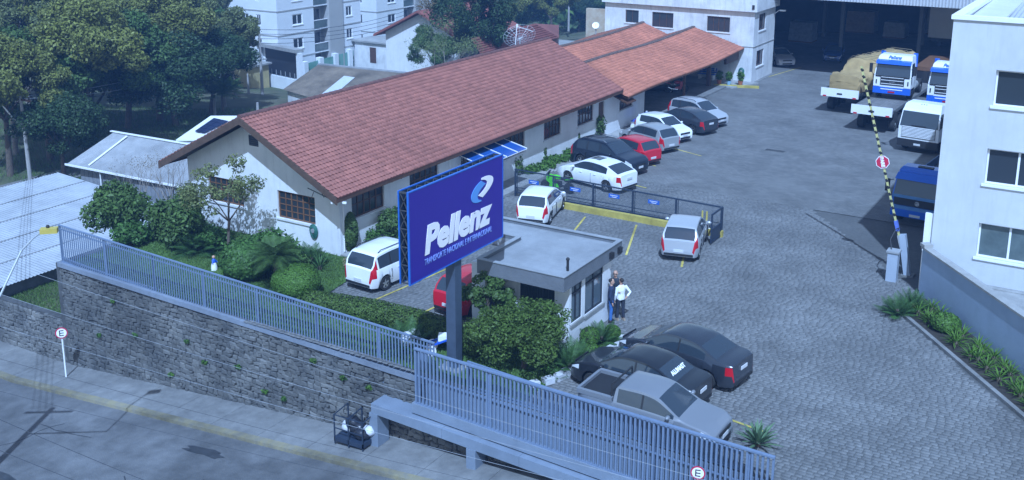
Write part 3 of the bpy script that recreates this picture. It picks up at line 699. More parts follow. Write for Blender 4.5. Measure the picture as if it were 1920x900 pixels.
# ================================================================ billboard
bb = empty('billboard', (-19.1, 27.7, 0), 'large blue company billboard on a single dark steel post above the garden', 'billboard')
BX, BY0, BY1, BZ0, BZ1 = -18.9, 24.86, 30.28, 4.08, 7.05
BLU = mat('deep_blue_banner', (.030, .014, .230), .45, .05, 1)
BED_ = mat('bright_blue_edge', (.02, .12, .45), .4)
b = MB(); b.box(BX-.03, BX, BY0, BY1, BZ0, BZ1); pn = b.build('panel', BLU, bb, world=True)
b = MB()
for z in (BZ0-.04, BZ1): b.box(BX-.05, BX+.012, BY0-.04, BY1+.04, z, z+.04)
for y in (BY0-.04, BY1): b.box(BX-.05, BX+.012, y, y+.04, BZ0, BZ1)
XB = BX-.36
for z in (BZ0-.04, BZ1): b.box(XB-.04, XB, BY0-.04, BY1+.04, z, z+.04)
for y in (BY0-.04, BY1): b.box(XB-.04, XB, y, y+.04, BZ0, BZ1)
b.build('edge_trim', BED_, bb, world=True)
b = MB(); b.box(XB-.02, XB, BY0, BY1, BZ0, BZ1); b.build('back_panel', DARKM, bb, world=True)
TRU = mat('rusty_truss_steel', (.05, .05, .055), .6, .3, 6)
b = MB(); nz = 5
for y in (BY0+.02, BY1-.02):
    for k in range(nz+1): z = BZ0+(BZ1-BZ0)*k/nz; b.bar((BX-.05, y, z), (XB, y, z), .035)
    for k in range(nz): z = BZ0+(BZ1-BZ0)*k/nz; z2 = BZ0+(BZ1-BZ0)*(k+1)/nz; b.bar((BX-.05, y, z), (XB, y, z2), .03); b.bar((XB, y, z), (BX-.05, y, z2), .03)
for k in range(13):
    y = BY0+(BY1-BY0)*k/12; b.bar((BX-.05, y, BZ1-.02), (XB, y, BZ1-.02), .03); b.bar((BX-.05, y, BZ0), (XB, y, BZ0), .03)
    if k < 12: y2 = BY0+(BY1-BY0)*(k+1)/12; b.bar((BX-.05, y, BZ1-.03), (XB, y2, BZ1-.03), .025)
tag(b.build('truss', TRU, bb, world=True), kind='stuff')
b = MB(); b.box(-19.36, -18.98, 27.42, 27.8, 0, BZ0+.3); b.box(-19.3, -19.05, 26.0, 29.2, BZ0, BZ0+.2); b.build('post', mat('post_steel', (.055, .075, .11), .5, .15, 3), bb, world=True)
b = MB(); b.box(-19.6, -18.75, 27.2, 28.05, 0, .12); b.build('base_plate', CONC, bb, world=True)
LET = mat('letter_white', (.80, .76, .76), .5, 0)
def bb_loc(y, z): return (BX+.004-bb.location.x, y-bb.location.y, z-bb.location.z)
put_text('lettering', 'Pellenz', LET, pn, 3.97, .98, bb_loc(25.62, 4.78), (0, 1, 0), (0, 0, 1), shear=.2, bold=.045, ext=.012)
put_text('small_lettering', 'TRANSPORTE NACIONAL E INTERNACIONAL', mat('letter_pale_blue', (.20, .28, .62), .5, 0), pn, 3.95, .20, bb_loc(25.62, 4.47), (0, 1, 0), (0, 0, 1), shear=.2, ext=.01)
# emblem: two interlocking curved bands
def band(pts_out, pts_in, m, nm):
    b = MB(); P = [(BX+.004, y, z) for y, z in pts_out]; Q = [(BX+.004, y, z) for y, z in pts_in]; n = len(P)
    for k in range(n-1):
        a, c, d, e = P[k], P[k+1], Q[k+1], Q[k]; f = [(BX+.02, p[1], p[2]) for p in (a, c, d, e)]; b.hexa([a, e, d, c, f[0], f[3], f[2], f[1]])
    return b.build(nm, m, pn, world=True)
def bez(p, n=12):
    out = []
    for k in range(n+1):
        t = k/n; a = (1-t)**3; b_ = 3*t*(1-t)**2; c = 3*t*t*(1-t); d = t**3
        out.append((a*p[0][0]+b_*p[1][0]+c*p[2][0]+d*p[3][0], a*p[0][1]+b_*p[1][1]+c*p[2][1]+d*p[3][1]))
    return out
ey, ez = 28.95, 6.35
band(bez([(28.92, 6.55), (29.78, 6.62), (30.0, 6.25), (28.98, 5.86)]), bez([(28.92, 6.49), (29.42, 6.42), (29.42, 6.18), (28.72, 5.98)]), LET, 'emblem_white')
band(bez([(28.90, 6.46), (28.22, 6.30), (27.95, 5.72), (28.90, 5.74)]), bez([(29.18, 6.30), (28.62, 6.12), (28.50, 5.86), (28.90, 5.79)]), mat('emblem_light_blue', (.10, .28, .62), .5, 0), 'emblem_blue')

# ================================================================ retaining walls of stone
STONE = mat('mossy_basalt_stone', (.085, .088, .09), .95, .35, .6, .5, 14, col2=(.185, .18, .168), island=.18, objrand=.17, stain=.4)
MORT = mat('wall_mortar', (.075, .075, .075), .95, .3, 3, stain=.3)
def stone_wall(rootobj, x0, x1, yface, zbot, ztop, indiv, seed, hmin=.14, hmax=.27, wmin=.15, wmax=.38):
    """stones on a wall facing -y"""
    r = random.Random(seed); core = MB(); n = 24
    for k in range(n):
        a, c = x0+(x1-x0)*k/n, x0+(x1-x0)*(k+1)/n
        core.hexa([(a, yface+.04, zbot(a)-.3), (c, yface+.04, zbot(c)-.3), (c, yface+.35, zbot(c)-.3), (a, yface+.35, zbot(a)-.3), (a, yface+.04, ztop(a)), (c, yface+.04, ztop(c)), (c, yface+.35, ztop(c)), (a, yface+.35, ztop(a))])
    core.build('wall_core', MORT, rootobj, world=True)
    S = []; zlow = min(zbot(x0), zbot(x1)); zhi = max(ztop(x0), ztop(x1)); z = zlow
    while z < zhi:
        h = r.uniform(hmin, hmax); x = x0+r.uniform(-.3, 0)
        while x < x1:
            wd = r.uniform(wmin, wmax); a, c = max(x, x0), min(x+wd, x1)
            if c-a > .08:
                m = (a+c)/2; zt = min(z+h, ztop(m)-.02); zb = max(z, zbot(m)-.05)
                if zt-zb > .07:
                    j = lambda: r.uniform(-.05, .05)
                    if r.random() < .3 and h > .24:
                        zm = (zb+zt)/2+j(); S.append([(a, zb), (c, zb+j()), (c+j(), zm-.01), (a+j(), zm-.01)]); S.append([(a+j(), zm+.01), (c+j(), zm+.01), (c, zt), (a, zt+j())])
                    else: S.append([(a+j(), zb+j()), (c+j(), zb+j()), (c+j(), zt+j()), (a+j(), zt+j())])
            x += wd
        z += h
    def stone_mesh(b, q, o=(0, 0, 0)):
        cx = sum(p[0] for p in q)/4; cz = sum(p[1] for p in q)/4; d = r.uniform(.02, .07); i = len(b.v)
        for s, yy in ((.98, .06), (.90, -d*.4), (.66, -d)):
            for p in q: b.v.append((cx+(p[0]-cx)*s-o[0], yface+yy-o[1], cz+(p[1]-cz)*s-o[2]))
        for k in range(4):
            for l in range(2): b.f.append((i+l*4+k, i+l*4+(k+1) % 4, i+l*4+4+(k+1) % 4, i+l*4+4+k))
        b.f.append((i+8, i+9, i+10, i+11))
    big = sorted(range(len(S)), key=lambda i: -((S[i][1][0]-S[i][0][0])*(S[i][2][1]-S[i][0][1]))/((S[i][0][0])**2+700))[:indiv]; bs = set(big)
    b = MB()
    for i, q in enumerate(S):
        if i not in bs: stone_mesh(b, q)
    tag(b.build('wall_stones', STONE, rootobj, world=True), kind='stuff')
    L = rootobj.location
    for i in big:
        q = S[i]; b = MB(); c0 = (q[0][0], yface, q[0][1]); stone_mesh(b, q, c0); o = b.build('stone', STONE, rootobj); o.location = (c0[0]-L.x, c0[1]-L.y, c0[2]-L.z)
def ledge(x): return .19-.017*(x+38.9)-.04 if x < -19.8 else -1.0-.018*(x+19.8)
rw = empty('retaining_wall', (-39.4, 26.8, -4.9), 'high dark stone retaining wall with concrete cap holding the garden above the street', 'wall')
stone_wall(rw, -39.4, -19.7, 26.8, lambda x: street_z(x)+.1, lambda x: ledge(x)-.18, 300, 5)
CAPW = mat('pale_wall_cap', (.19, .22, .27), .9, .12, 3, .2, 15, stain=.2)
b = MB(); n = 10
for k in range(n):
    a, c = -39.45+19.6*k/n, -39.45+19.6*(k+1)/n-.012
    b = MB(); b.hexa([(a, 26.7, ledge(a)-.2), (c, 26.7, ledge(c)-.2), (c, 27.12, ledge(c)-.2), (a, 27.12, ledge(a)-.2), (a, 26.7, ledge(a)), (c, 26.7, ledge(c)), (c, 27.12, ledge(c)), (a, 27.12, ledge(a))]); b.build('cap_slab', CAPW, rw, world=True)
b = MB(); b.box(-39.75, -39.4, 26.84, 34.2, -5, .05); b.build('side_wall', MORT, rw, world=True)
rw2 = empty('lower_stone_wall', (-50, 26.85, -5), 'low rough pale stone wall below the grass bank at the left edge', 'wall')
STONE2 = STONE
stone_wall(rw2, -62, -39.42, 26.9, lambda x: street_z(x)+.1, lambda x: -2.62-.05*(-39.4-x)*.2, 160, 8)
rw3 = empty('ramp_wall', (-15, 26.8, -2), 'stone wall in the shade under the fence beam beside the sidewalk', 'wall')
stone_wall(rw3, -19.66, -7.0, 26.8, lambda x: street_z(x)+.1, lambda x: -1.2, 160, 9)
# concrete beam + ledge + pillars
bm = empty('fence_beam', (-15, 26.3, -1.6), 'pale concrete beam on short pillars carrying the street side fence', 'beam')
BEAM = mat('painted_concrete_beam', (.18, .22, .28), .85, .08, 2, .2, 20, stain=.15)
def sl(b, x0, x1, y0, y1, f0, f1): b.hexa([(x0, y0, f0(x0)), (x1, y0, f0(x1)), (x1, y1, f0(x1)), (x0, y1, f0(x0)), (x0, y0, f1(x0)), (x1, y0, f1(x1)), (x1, y1, f1(x1)), (x0, y1, f1(x0))])
fz = lambda x: -.90-.032*(x+19.8)
b = MB(); sl(b, -20.0, -6.5, 26.22, 26.9, lambda x: fz(x)-.36, lambda x: fz(x)); b.build('upper_beam', BEAM, bm, world=True)
b = MB(); b.box(-19.5, -6.8, 26.44, 26.7, -1.2, -.004); b.build('upstand', BEAM, bm, world=True)
x = -21.6
while x < -6.5:
    b = MB(); sl(b, x, min(x+3.0, -6.5)-.012, 26.0, 26.79, lambda q: fz(q)-.78, lambda q: fz(q)-.42); b.build('lower_beam', BEAM, bm, world=True); x += 3.0
for x in (-21.68, -17.62, -13.4):
    b = MB(); b.box(x, x+.36, 25.98, 26.6, street_z(x)+.05, fz(x)-.79); b.build('pillar', BEAM, bm, world=True)

# ================================================================ fences of upright bars
def bar_fence(nm, label, x0, x1, y, zb, zt, step, wd, group=None, dep=.03, rails=(.12, .88), railh=.05, indiv=True, topw=.07):
    t = empty(nm, (x0, y, zb(x0)), label, 'fence', group); L = t.location
    n = int((x1-x0)/step); me = None
    for k in range(n+1):
        x = x0+(x1-x0)*k/n; h = zt(x)-zb(x)-.04
        if me is None:
            b = MB(); b.box(-wd/2, wd/2, -dep/2, dep/2, 0, 1); o = b.build('bar', FENCE, t); me = o.data
        else: o = inst('bar', me, t, (0, 0, 0))
        o.location = (x-L.x, 0, zb(x)+.02-L.z); o.scale = (1, 1, h)
    for f in rails:
        b = MB(); g = lambda x, f=f: zb(x)+(zt(x)-zb(x))*f; sl(b, x0, x1, y+dep/2+.001, y+dep/2+.03, lambda x: g(x)-railh/2, lambda x: g(x)+railh/2); b.build('rail', FENCE, t, world=True)
    b = MB(); sl(b, x0-.03, x1+.03, y-topw/2, y+topw/2, lambda x: zt(x)-.04, lambda x: zt(x)+.012); b.build('top_rail', FENCE, t, world=True)
    b = MB(); sl(b, x0-.03, x1+.03, y-.03, y+.03, lambda x: zb(x)-.0, lambda x: zb(x)+.045); b.build('bottom_rail', FENCE, t, world=True)
    for k in range(int((x1-x0)/2.9)+1):
        x = x0+k*2.9; b = MB(); b.box(x-.035, x+.035, y+.02, y+.09, zb(x), zt(x)-.02); b.build('post', FENCE, t, world=True)
    return t
f1t = lambda x: 1.85-.034*(x+38.9) if x < -22.6 else 1.295-.035*(x+22.6)
bar_fence('garden_fence', 'long pale blue grey steel bar fence on top of the high stone wall', -39.3, -19.5, 26.86, lambda x: ledge(x), f1t, .135, .045)
f2t = lambda x: 1.13-.0185*(x+19.8)
bar_fence('street_fence', 'taller pale steel fence of wide upright slats on the concrete beam, nearest the street', -19.85, -7.55, 26.29, fz, f2t, .15, .062, dep=.05, rails=(.5,), topw=.12)
bar_fence('inner_railing', 'low grey steel railing just behind the taller street side fence', -17.9, -8.6, 26.56, lambda x: .02, lambda x: 1.02-.045*(x+17.7), .15, .04)

# ================================================================ yard mesh fence, kerb and gate
KZ = 45.5
k_ = empty('yellow_kerb', (-21.5, KZ, 0), 'long yellow painted concrete kerb under the dark mesh fence across the yard', 'kerb')
x = -25.8
while x < -17.3: b = MB(); b.box(x, x+1.19, KZ-.1, KZ+.12, 0, .32); b.build('kerb_block', YEL, k_, world=True); x += 1.2
mf = empty('mesh_fence', (-22, 46, 0), 'dark framed wire mesh fence with small blue signs across the middle of the yard', 'fence')
FY = 46.0
def ft(x): return 1.52-.016*(x+27.7)
posts = (-27.9, -25.6, -23.3, -21.1, -18.8, -16.45)
for x in posts: b = MB(); b.box(x-.04, x+.04, FY-.04, FY+.04, 0, ft(x)); b.build('post', DARKM, mf, world=True)
WIRE = mat('mesh_wire', (.04, .06, .09), .5)
for a, c in zip(posts[:-1], posts[1:]):
    b = MB(); sl(b, a+.04, c-.04, FY-.03, FY+.03, lambda x: ft(x)-.06, ft); b.box(a+.04, c-.04, FY-.03, FY+.03, .2, .26); b.box(a+.04, c-.04, FY-.02, FY+.02, .5, .53)
    b.box(a+.1, a+.13, FY-.015, FY+.015, .26, ft(a)-.07); b.build('panel_frame', DARKM, mf, world=True)
    b = MB(); x = a+.04
    while x < c+1.2:   # diagonal wires
        x0, x1 = x, x-1.25; z0, z1 = .26, 1.42
        if x0 > c: z0 += (x0-c)/1.25*(z1-z0); x0 = c
        if x1 < a: z1 -= (a-x1)/1.25*(1.16); x1 = a
        if z1 > z0: b.bar((x0, FY, z0), (x1, FY, z1), .007); b.bar((a+c-x0, FY, z0), (a+c-x1, FY, z1), .007)
        x += .09
    tag(b.build('mesh', WIRE, mf, world=True), kind='stuff')
SG = mat('sign_blue', (.02, .10, .42), .4, 0)
for x, z in ((-26.75, .95), (-24.3, .95), (-22.1, .95), (-19.95, 1.0)):
    b = MB(); b.box(x-.3, x+.3, FY-.06, FY-.04, z-.09, z+.11); o = b.build('sign_plate', SG, mf, world=True)
    b = MB()
    for j, (u, q) in enumerate(((-.22, .2), (-.12, .14))):
        zz = z+.04-j*.08; b.box(x+u, x+q, FY-.064, FY-.0605, zz-.012, zz+.012)
    b.build('print_line', WHITEP, o, world=True)
gt_ = empty('yard_gate', (-16.3, 45.5, 0), 'dark steel gate leaf standing open at the end of the mesh fence', 'gate')
b = MB()
for y0, y1 in ((45.42, 45.5), (44.2, 44.28)): b.box(-16.33, -16.27, y0, y1, .08, 1.5)
b.box(-16.33, -16.27, 44.28, 45.42, .08, .16); b.box(-16.33, -16.27, 44.28, 45.42, 1.42, 1.5); b.box(-16.33, -16.27, 44.28, 45.42, .7, .76); b.build('gate_frame', DARKM, gt_, world=True)
b = MB(); b.box(-16.31, -16.29, 44.28, 45.42, .16, .70); b.build('gate_panel', DARKM, gt_, world=True)
b = MB(); b.tube([(-16.36, 44.22, .8), (-16.45, 44.22, .8), (-16.45, 44.22, 1.1), (-16.36, 44.22, 1.1)], .015); b.build('handle', CHROME, gt_, world=True)
for k, x in enumerate((-17.02, -16.8)):
    b = MB(); b.tube([(x, 44.9, 0), (x, 44.9, 1.35)], .045, 8); o = b.build('marker_post', YEL); o.data.name = 'marker_post'
    tag(o, ('left' if k == 0 else 'right')+' one of two slim yellow posts at the end of the yellow kerb', 'post', 'yellow posts by the gate')
# drain grate
t = empty('drain_grate', (-19.2, 62.6, .024), 'dark rectangular drain grate in the open yard', 'drain')
b = MB(); b.box(-.65, .65, -.3, -.24, 0, .02); b.box(-.65, .65, .24, .3, 0, .02); b.box(-.65, -.6, -.24, .24, 0, .02); b.box(.6, .65, -.24, .24, 0, .02); b.build('frame', CONCD, t)
for k in range(11): b = MB(); b.box(-.58+k*.108, -.53+k*.108, -.24, .24, .0, .018); b.build('bar', BLACK, t)

# ================================================================ barrier with stop sign
br = empty('barrier', (-8.1, 44.6, 0), 'raised yellow and black striped barrier boom with round topped grey cabinet', 'barrier')
GB = mat('grey_blue_enamel', (.33, .38, .45), .4, .05)
b = MB(); b.box(-8.42, -8.0, 43.85, 44.25, 0, 1.28); c_ = b.build('cabinet', GB, br, world=True)
b = MB(); b.box(-8.47, -7.95, 43.8, 44.3, 1.283, 1.36); b.build('lid', STEEL, c_, world=True)
b = MB(); b.bar((-7.75, 45.0, 0), (-8.12, 45.1, 1.75), .32, .26); b.build('boom_foot', GB, br, world=True)
b = MB(); b.box(-8.0, -7.5, 44.8, 45.25, 0, .06); b.build('base', CONCD, br, world=True)
B0 = Vector((-8.0, 45.0, .9)); B1 = Vector((-10.43, 45.25, 8.75)); dB = (B1-B0).normalized(); LB = (B1-B0).length
YB_ = mat('boom_yellow', (.50, .47, .20), .5, .1, 5)
b = MB(); b.bar(B0, B1, .08, .08); b.build('boom', YB_, br, world=True)
b = MB(); s = 1.7; up = Vector((0, 0, 1)); sd = dB.cross(Vector((0, 1, 0))).normalized()
while s < LB-.1: b.bar(B0+dB*s-sd*.02, B0+dB*(s+.13)+sd*.02, .09, .09); s += .30
b.build('stripe', BLACK, br, world=True)
b = MB(); b.bar(B0+dB*1.05, B0+dB*1.5, .2, .125); b.build('blue_sleeve', mat('sleeve_blue', (.10, .16, .5), .5, .3, 20), br, world=True)
b = MB(); b.bar(B0+dB*.2, B0+dB*.85, .16, .14); b.build('clamp', STEEL, br, world=True)
b = MB(); b.tube([(-8.3, 44.05, 1.3), (-8.45, 44.3, 1.7), (-8.35, 44.7, 2.05), (-8.2, 44.95, 2.1)], .022); b.build('cable', BLACK, br, world=True)
SP = at(1655, 307, 4.85); tq = (SP-B0).dot(dB); SP = B0+dB*tq
n_ = (Vector((0, 0, CAMH))-SP); n_.z = 0; n_.normalize(); rx = dB.cross(n_).normalized()*-1; ux = n_.cross(rx) if False else dB
ss = empty('stop_sign', tuple(SP+n_*.09), 'red octagonal PARE sign fixed sideways on the raised barrier boom', 'sign')
M = Matrix((dB, n_.cross(dB).normalized(), n_)).transposed().to_4x4()
def octo(r, z0, z1, m, nm):
    b = MB(); pts = [(r*math.cos(PI/8+k*PI/4), r*math.sin(PI/8+k*PI/4)) for k in range(8)]; b.prism(pts, z0, z1); o = b.build(nm, m, ss); o.matrix_local = M; return o
octo(.29, 0, .012, WHITEP, 'border'); pl_ = octo(.262, .013, .018, mat('sign_red', (.50, .02, .06), .4, 0), 'plate')
me = text_mesh('PARE', .19, .003, 0, .012); me.materials.append(WHITEP); me.name = 'lettering'; o = link(bpy.data.objects.new('lettering', me), ss)
co = [v.co for v in me.vertices]; cx = (min(c.x for c in co)+max(c.x for c in co))/2; cy = (min(c.y for c in co)+max(c.y for c in co))/2
for v in me.vertices: v.co.x = -(v.co.x-cx); v.co.y = -(v.co.y-cy); v.co.z += .024
o.matrix_local = M
# ================================================================ cars
def paint(nm, col, metal=.0, rough=.3): return mat(nm, col, rough, .03, 1.0, metal=metal, coat=.6, spec=.5)
STY = {
 'hatch': dict(L=3.9, W=1.66, belt=.93, wx=(-1.22, 1.22), top=[(-1.95, .50), (-1.94, .86), (-1.90, .93), (-1.80, .98), (-1.50, 1.40), (-1.32, 1.455), (-.7, 1.50), (-.1, 1.50), (.28, 1.44), (1.02, .99), (1.20, .94), (1.65, .84), (1.86, .72), (1.95, .48)], ws=(.30, 1.00), rw=(-1.80, -1.46), sg=(-1.36, .86), bp=(-.32,)),
 'mpv': dict(L=4.2, W=1.74, belt=.96, wx=(-1.35, 1.30), top=[(-2.10, .50), (-2.09, .95), (-2.05, 1.00), (-1.98, 1.05), (-1.76, 1.50), (-1.62, 1.58), (-.9, 1.64), (-.1, 1.64), (.35, 1.57), (1.15, 1.04), (1.35, .98), (1.80, .88), (2.02, .74), (2.10, .48)], ws=(.37, 1.12), rw=(-1.98, -1.72), sg=(-1.66, .98), bp=(-.95, -.05)),
 'suv': dict(L=4.6, W=1.84, belt=1.05, wx=(-1.38, 1.42), top=[(-2.30, .60), (-2.29, 1.02), (-2.24, 1.08), (-2.14, 1.14), (-1.80, 1.58), (-1.62, 1.66), (-.9, 1.72), (-.1, 1.71), (.35, 1.64), (1.15, 1.14), (1.35, 1.09), (1.95, .99), (2.22, .84), (2.30, .56)], ws=(.37, 1.12), rw=(-2.14, -1.76), sg=(-1.72, .98), bp=(-.95, -.02), wr=.36),
 'sedan': dict(L=4.5, W=1.70, belt=.94, wx=(-1.33, 1.36), top=[(-2.25, .50), (-2.24, .92), (-2.20, .98), (-2.08, 1.02), (-1.62, 1.05), (-.98, 1.36), (-.70, 1.44), (-.2, 1.48), (.15, 1.47), (.45, 1.42), (1.22, 1.0), (1.40, .95), (1.92, .83), (2.16, .70), (2.25, .48)], ws=(.47, 1.20), rw=(-1.58, -.98), sg=(-1.20, 1.04), bp=(-.20,)),
 'fastback': dict(L=4.5, W=1.75, belt=.95, wx=(-1.32, 1.36), top=[(-2.25, .50), (-2.24, .94), (-2.20, 1.02), (-2.04, 1.06), (-1.20, 1.38), (-.80, 1.46), (-.2, 1.50), (.15, 1.49), (.45, 1.43), (1.20, 1.0), (1.40, .96), (1.92, .84), (2.16, .70), (2.25, .48)], ws=(.47, 1.18), rw=(-1.98, -1.22), sg=(-1.30, 1.02), bp=(-.22,)),
 'pickup': dict(L=4.6, W=1.70, belt=.95, wx=(-1.45, 1.38), top=[(-2.30, .50), (-2.29, .92), (-2.25, .96), (-1.02, .96), (-.96, 1.40), (-.88, 1.47), (-.2, 1.50), (.15, 1.48), (.42, 1.42), (1.14, 1.0), (1.35, .94), (1.95, .86), (2.22, .72), (2.30, .48)], ws=(.44, 1.12), rw=(-1.02, -.95), sg=(-.86, .98), bp=(-.05,)),
}
def build_car(nm, label, cat, loc, rz, style, P, group=None, dark_lower=False, rails=False, sunroof=False, scale=1.0, alloy=True, text=None):
    S = STY[style]; t = empty(nm, loc, label, cat, group, rz); t.scale = (scale,)*3
    L, W, belt, wx, top = S['L'], S['W'], S['belt'], S['wx'], S['top']; wr = S.get('wr', .31); hw = W/2
    X = set(round(v, 3) for v in np.arange(-L/2, L/2+.001, .065).tolist()+[p[0] for p in top]+list(S['ws'])+list(S['rw'])+list(S['sg']))
    for q in S['bp']: X |= {round(q-.035, 3), round(q+.035, 3)}
    for c in wx:
        for k in range(-6, 7): X.add(round(c+(wr+.06)*math.sin(k*PI/12), 3))
    X = sorted(X); X = [X[0]]+[b for a, b in zip(X[:-1], X[1:]) if b-a > .012]
    txs, tzs = [p[0] for p in top], [p[1] for p in top]; roof = max(tzs)
    V = []; NS = 10
    def sect(x):
        tz = float(np.mean([np.interp(x+q, txs, tzs) for q in ((-.12, -.08, -.04, 0, .04, .08, .12) if abs(x) < L/2-.16 and not (style == 'pickup' and x < -.7) else (0,))])); e = max(0, (abs(x)-(L/2-.45))/.45); w_ = hw*(1-.17*e**2.2)
        bot = .20+.06*e
        for c in wx:
            dx = abs(x-c)
            if dx < wr+.06: bot = max(bot, wr+math.sqrt((wr+.06)**2-dx*dx))
        bl = min(belt+.02*(-x/L), tz-.03); h = max(0, tz-bl); f = min(1, h/(roof-belt))
        z1 = max(min(.42, bl-.12), bot+.012); z2 = max(min(.66, bl-.06), z1+.02, bot+.03)
        fl = .02 if any(abs(x-c) < wr+.12 for c in wx) else 0
        wt = hw*(.95-.20*f)
        if h < .12: wt = hw*.93
        p = [(w_*.93, bot), (w_*.985+fl*.6, z1), (w_+fl, z2), (w_*.975, bl)]
        wb = w_*.955
        for q, s in ((.08, .03), (.84, .82), (.955, .94)):
            p.append((wb+(min(wb, wt)*(1-.0)-wb)*s if h >= .12 else wb*(1-.05*s), bl+h*q))
        yt = p[-1][0]; p += [(yt*.90, bl+h*.995), (yt*.5, tz+.012*(1 if h > .1 else 1)), (0, tz+.02)]
        sx = x
        if abs(x) > L/2-.001:   # rounded ends
            p = [(y*.93, z if i > 1 else z+.02) for i, (y, z) in enumerate(p)]
        return [(sx, y, z) for y, z in p]
    secs = [sect(x) for x in X]
    groups = {}
    def add(g, pts): groups.setdefault(g, []).append(pts)
    for i in range(len(X)-1):
        xm = (X[i]+X[i+1])/2; a, c = secs[i], secs[i+1]; tz = float(np.interp(xm, txs, tzs)); h = tz-min(belt, tz-.03)
        for k in range(NS-1):
            g = 'body'
            if k == 4 and S['sg'][0] < xm < S['sg'][1] and h > .10:
                g = 'body'
                for q in S['bp']:
                    if abs(xm-q) < .034: g = 'pillar'
                if g == 'body':
                    idx = sum(1 for q in S['bp'] if xm > q); g = 'side_window%d' % idx
                if g == 'pillar': g = 'door_pillar'
            if k >= 7 and S['ws'][0] < xm < S['ws'][1]: g = 'windscreen'
            if k >= 7 and S['rw'][0] < xm < S['rw'][1]: g = 'rear_window'
            if xm < -L/2+.26 and ((style in ('hatch', 'mpv', 'suv') and k in (3, 4, 5) and xm > -L/2+.02 and xm < -L/2+.34) or (k in (2,) and style != 'pickup')): g = 'tail_light'
            if style in ('mpv',) and k in (4, 5) and -L/2 < xm < -L/2+.34: g = 'tail_light'
            if xm > L/2-.42 and k in (2,) and xm < L/2-.02: g = 'headlight'
            if dark_lower and k == 0: g = 'sill_trim'
            if sunroof and k >= 8 and -.45 < xm < .25 and k == 8: g = 'sunroof'
            for s in (1, -1):
                q = [(a[k][0], s*a[k][1], a[k][2]), (c[k][0], s*c[k][1], c[k][2]), (c[k+1][0], s*c[k+1][1], c[k+1][2]), (a[k+1][0], s*a[k+1][1], a[k+1][2])]
                if s > 0: q = q[::-1]
                gg = g
                if g.startswith('side_window') or g in ('tail_light', 'headlight'): gg = g+('R' if s < 0 else 'L')
                add(gg, q)
        # floor
        add('body', [(a[0][0], a[0][1], a[0][2]), (c[0][0], c[0][1], c[0][2]), (c[0][0], -c[0][1], c[0][2]), (a[0][0], -a[0][1], a[0][2])])
    for idx, fl in ((0, 1), (-1, 0)):
        s = secs[idx]
        for k in range(NS-1):
            q = [(s[k][0], s[k][1], s[k][2]), (s[k+1][0], s[k+1][1], s[k+1][2]), (s[k+1][0], -s[k+1][1], s[k+1][2]), (s[k][0], -s[k][1], s[k][2])]
            add('body', q if fl else q[::-1])
    mats = {'body': P, 'windscreen': CARGLASS, 'rear_window': CARGLASS, 'door_pillar': BLACK, 'tail_light': RED, 'headlight': LENS, 'sill_trim': BLACK, 'sunroof': CARGLASS}
    body = None
    for g in sorted(groups, key=lambda s: s != 'body'):
        base = g.rstrip('LR').rstrip('0123456789') if g.startswith('side_window') else g.rstrip('LR') if g[:4] in ('tail', 'head') else g
        ids = {}; vs = []; fs = []
        for q in groups[g]:
            f = []
            for p in q:
                key = (round(p[0], 4), round(p[1], 4), round(p[2], 4))
                if key not in ids: ids[key] = len(vs); vs.append(p)
                if not f or f[-1] != ids[key]: f.append(ids[key])
            if len(set(f)) >= 3 and len(set(f)) == len(f): fs.append(tuple(f))
        m = MB(); m.v = vs; m.f = fs; o = m.build(base, mats.get(base, CARGLASS), t, smooth=48)
        if base == 'body': body = o
    # wheels
    for c in wx:
        for s in (1, -1):
            m = MB(); y0 = s*(hw-.10); d = s
            pr_ = [(wr*.62, y0-.09*d), (wr*.94, y0-.09*d), (wr, y0-.06*d), (wr, y0+.06*d), (wr*.94, y0+.09*d), (wr*.64, y0+.09*d), (wr*.62, y0+.05*d)]
            if d < 0: pr_ = pr_[::-1]
            m.lathe(pr_, (c, 0, wr), 20, 'y'); w_ = m.build('wheel', TYRE, t, smooth=30)
            m = MB(); yo = y0+.062*d; rr = wr*.66
            if alloy:
                m.lathe([(rr, yo-.03*d), (rr, yo), (rr*.9, yo), (rr*.88, yo-.03*d)][::(1 if d > 0 else -1)], (c, 0, wr), 18, 'y')
                for k in range(5):
                    a_ = k*2*PI/5+.3; ux, uz = math.cos(a_), math.sin(a_)
                    m.bar((c+ux*.02, yo, wr+uz*.02), (c+ux*rr*.93, yo, wr+uz*rr*.93), .055, .03, up=(0, 1, 0))
                m.build('rim', RIM, w_)
            else:
                m.lathe([(rr, yo-.02*d), (rr*.95, yo), (rr*.5, yo+.015*d), (.05, yo+.02*d)][::(1 if d > 0 else -1)], (c, 0, wr), 18, 'y'); m.build('hubcap', RIM, w_, smooth=30)
    # fittings
    for s in (1, -1):
        m = MB(); m.ball((S['sg'][1]-.12, s*(hw+.10), belt+.10), .07, .11, .07, 8, 6); m.bar((S['sg'][1]-.12, s*(hw*.95), belt+.05), (S['sg'][1]-.12, s*(hw+.08), belt+.09), .04); m.build('mirror', P, t, smooth=40)
        if style != 'pickup':
            m = MB(); m.box(-.62, -.44, s*hw-.012, s*hw+.018, .80, .83); m.build('door_handle', P, t)
        m = MB(); m.box(.35, .53, s*hw-.012, s*hw+.018, .79, .82); m.build('door_handle', P, t)
        # door seams
        m = MB()
        for x in ([-.24] if style in ('sedan', 'fastback', 'hatch') else [-.08])+[1.0]:
            m.box(x-.006, x+.006, s*hw-.03, s*hw+.003, .3, belt-.1)
        if style != 'pickup': m.box(-1.0, -.988, s*hw-.03, s*hw+.003, .5, belt-.1)
        m.build('door_seam', BLACK, t)
    xf, xr = L/2, -L/2
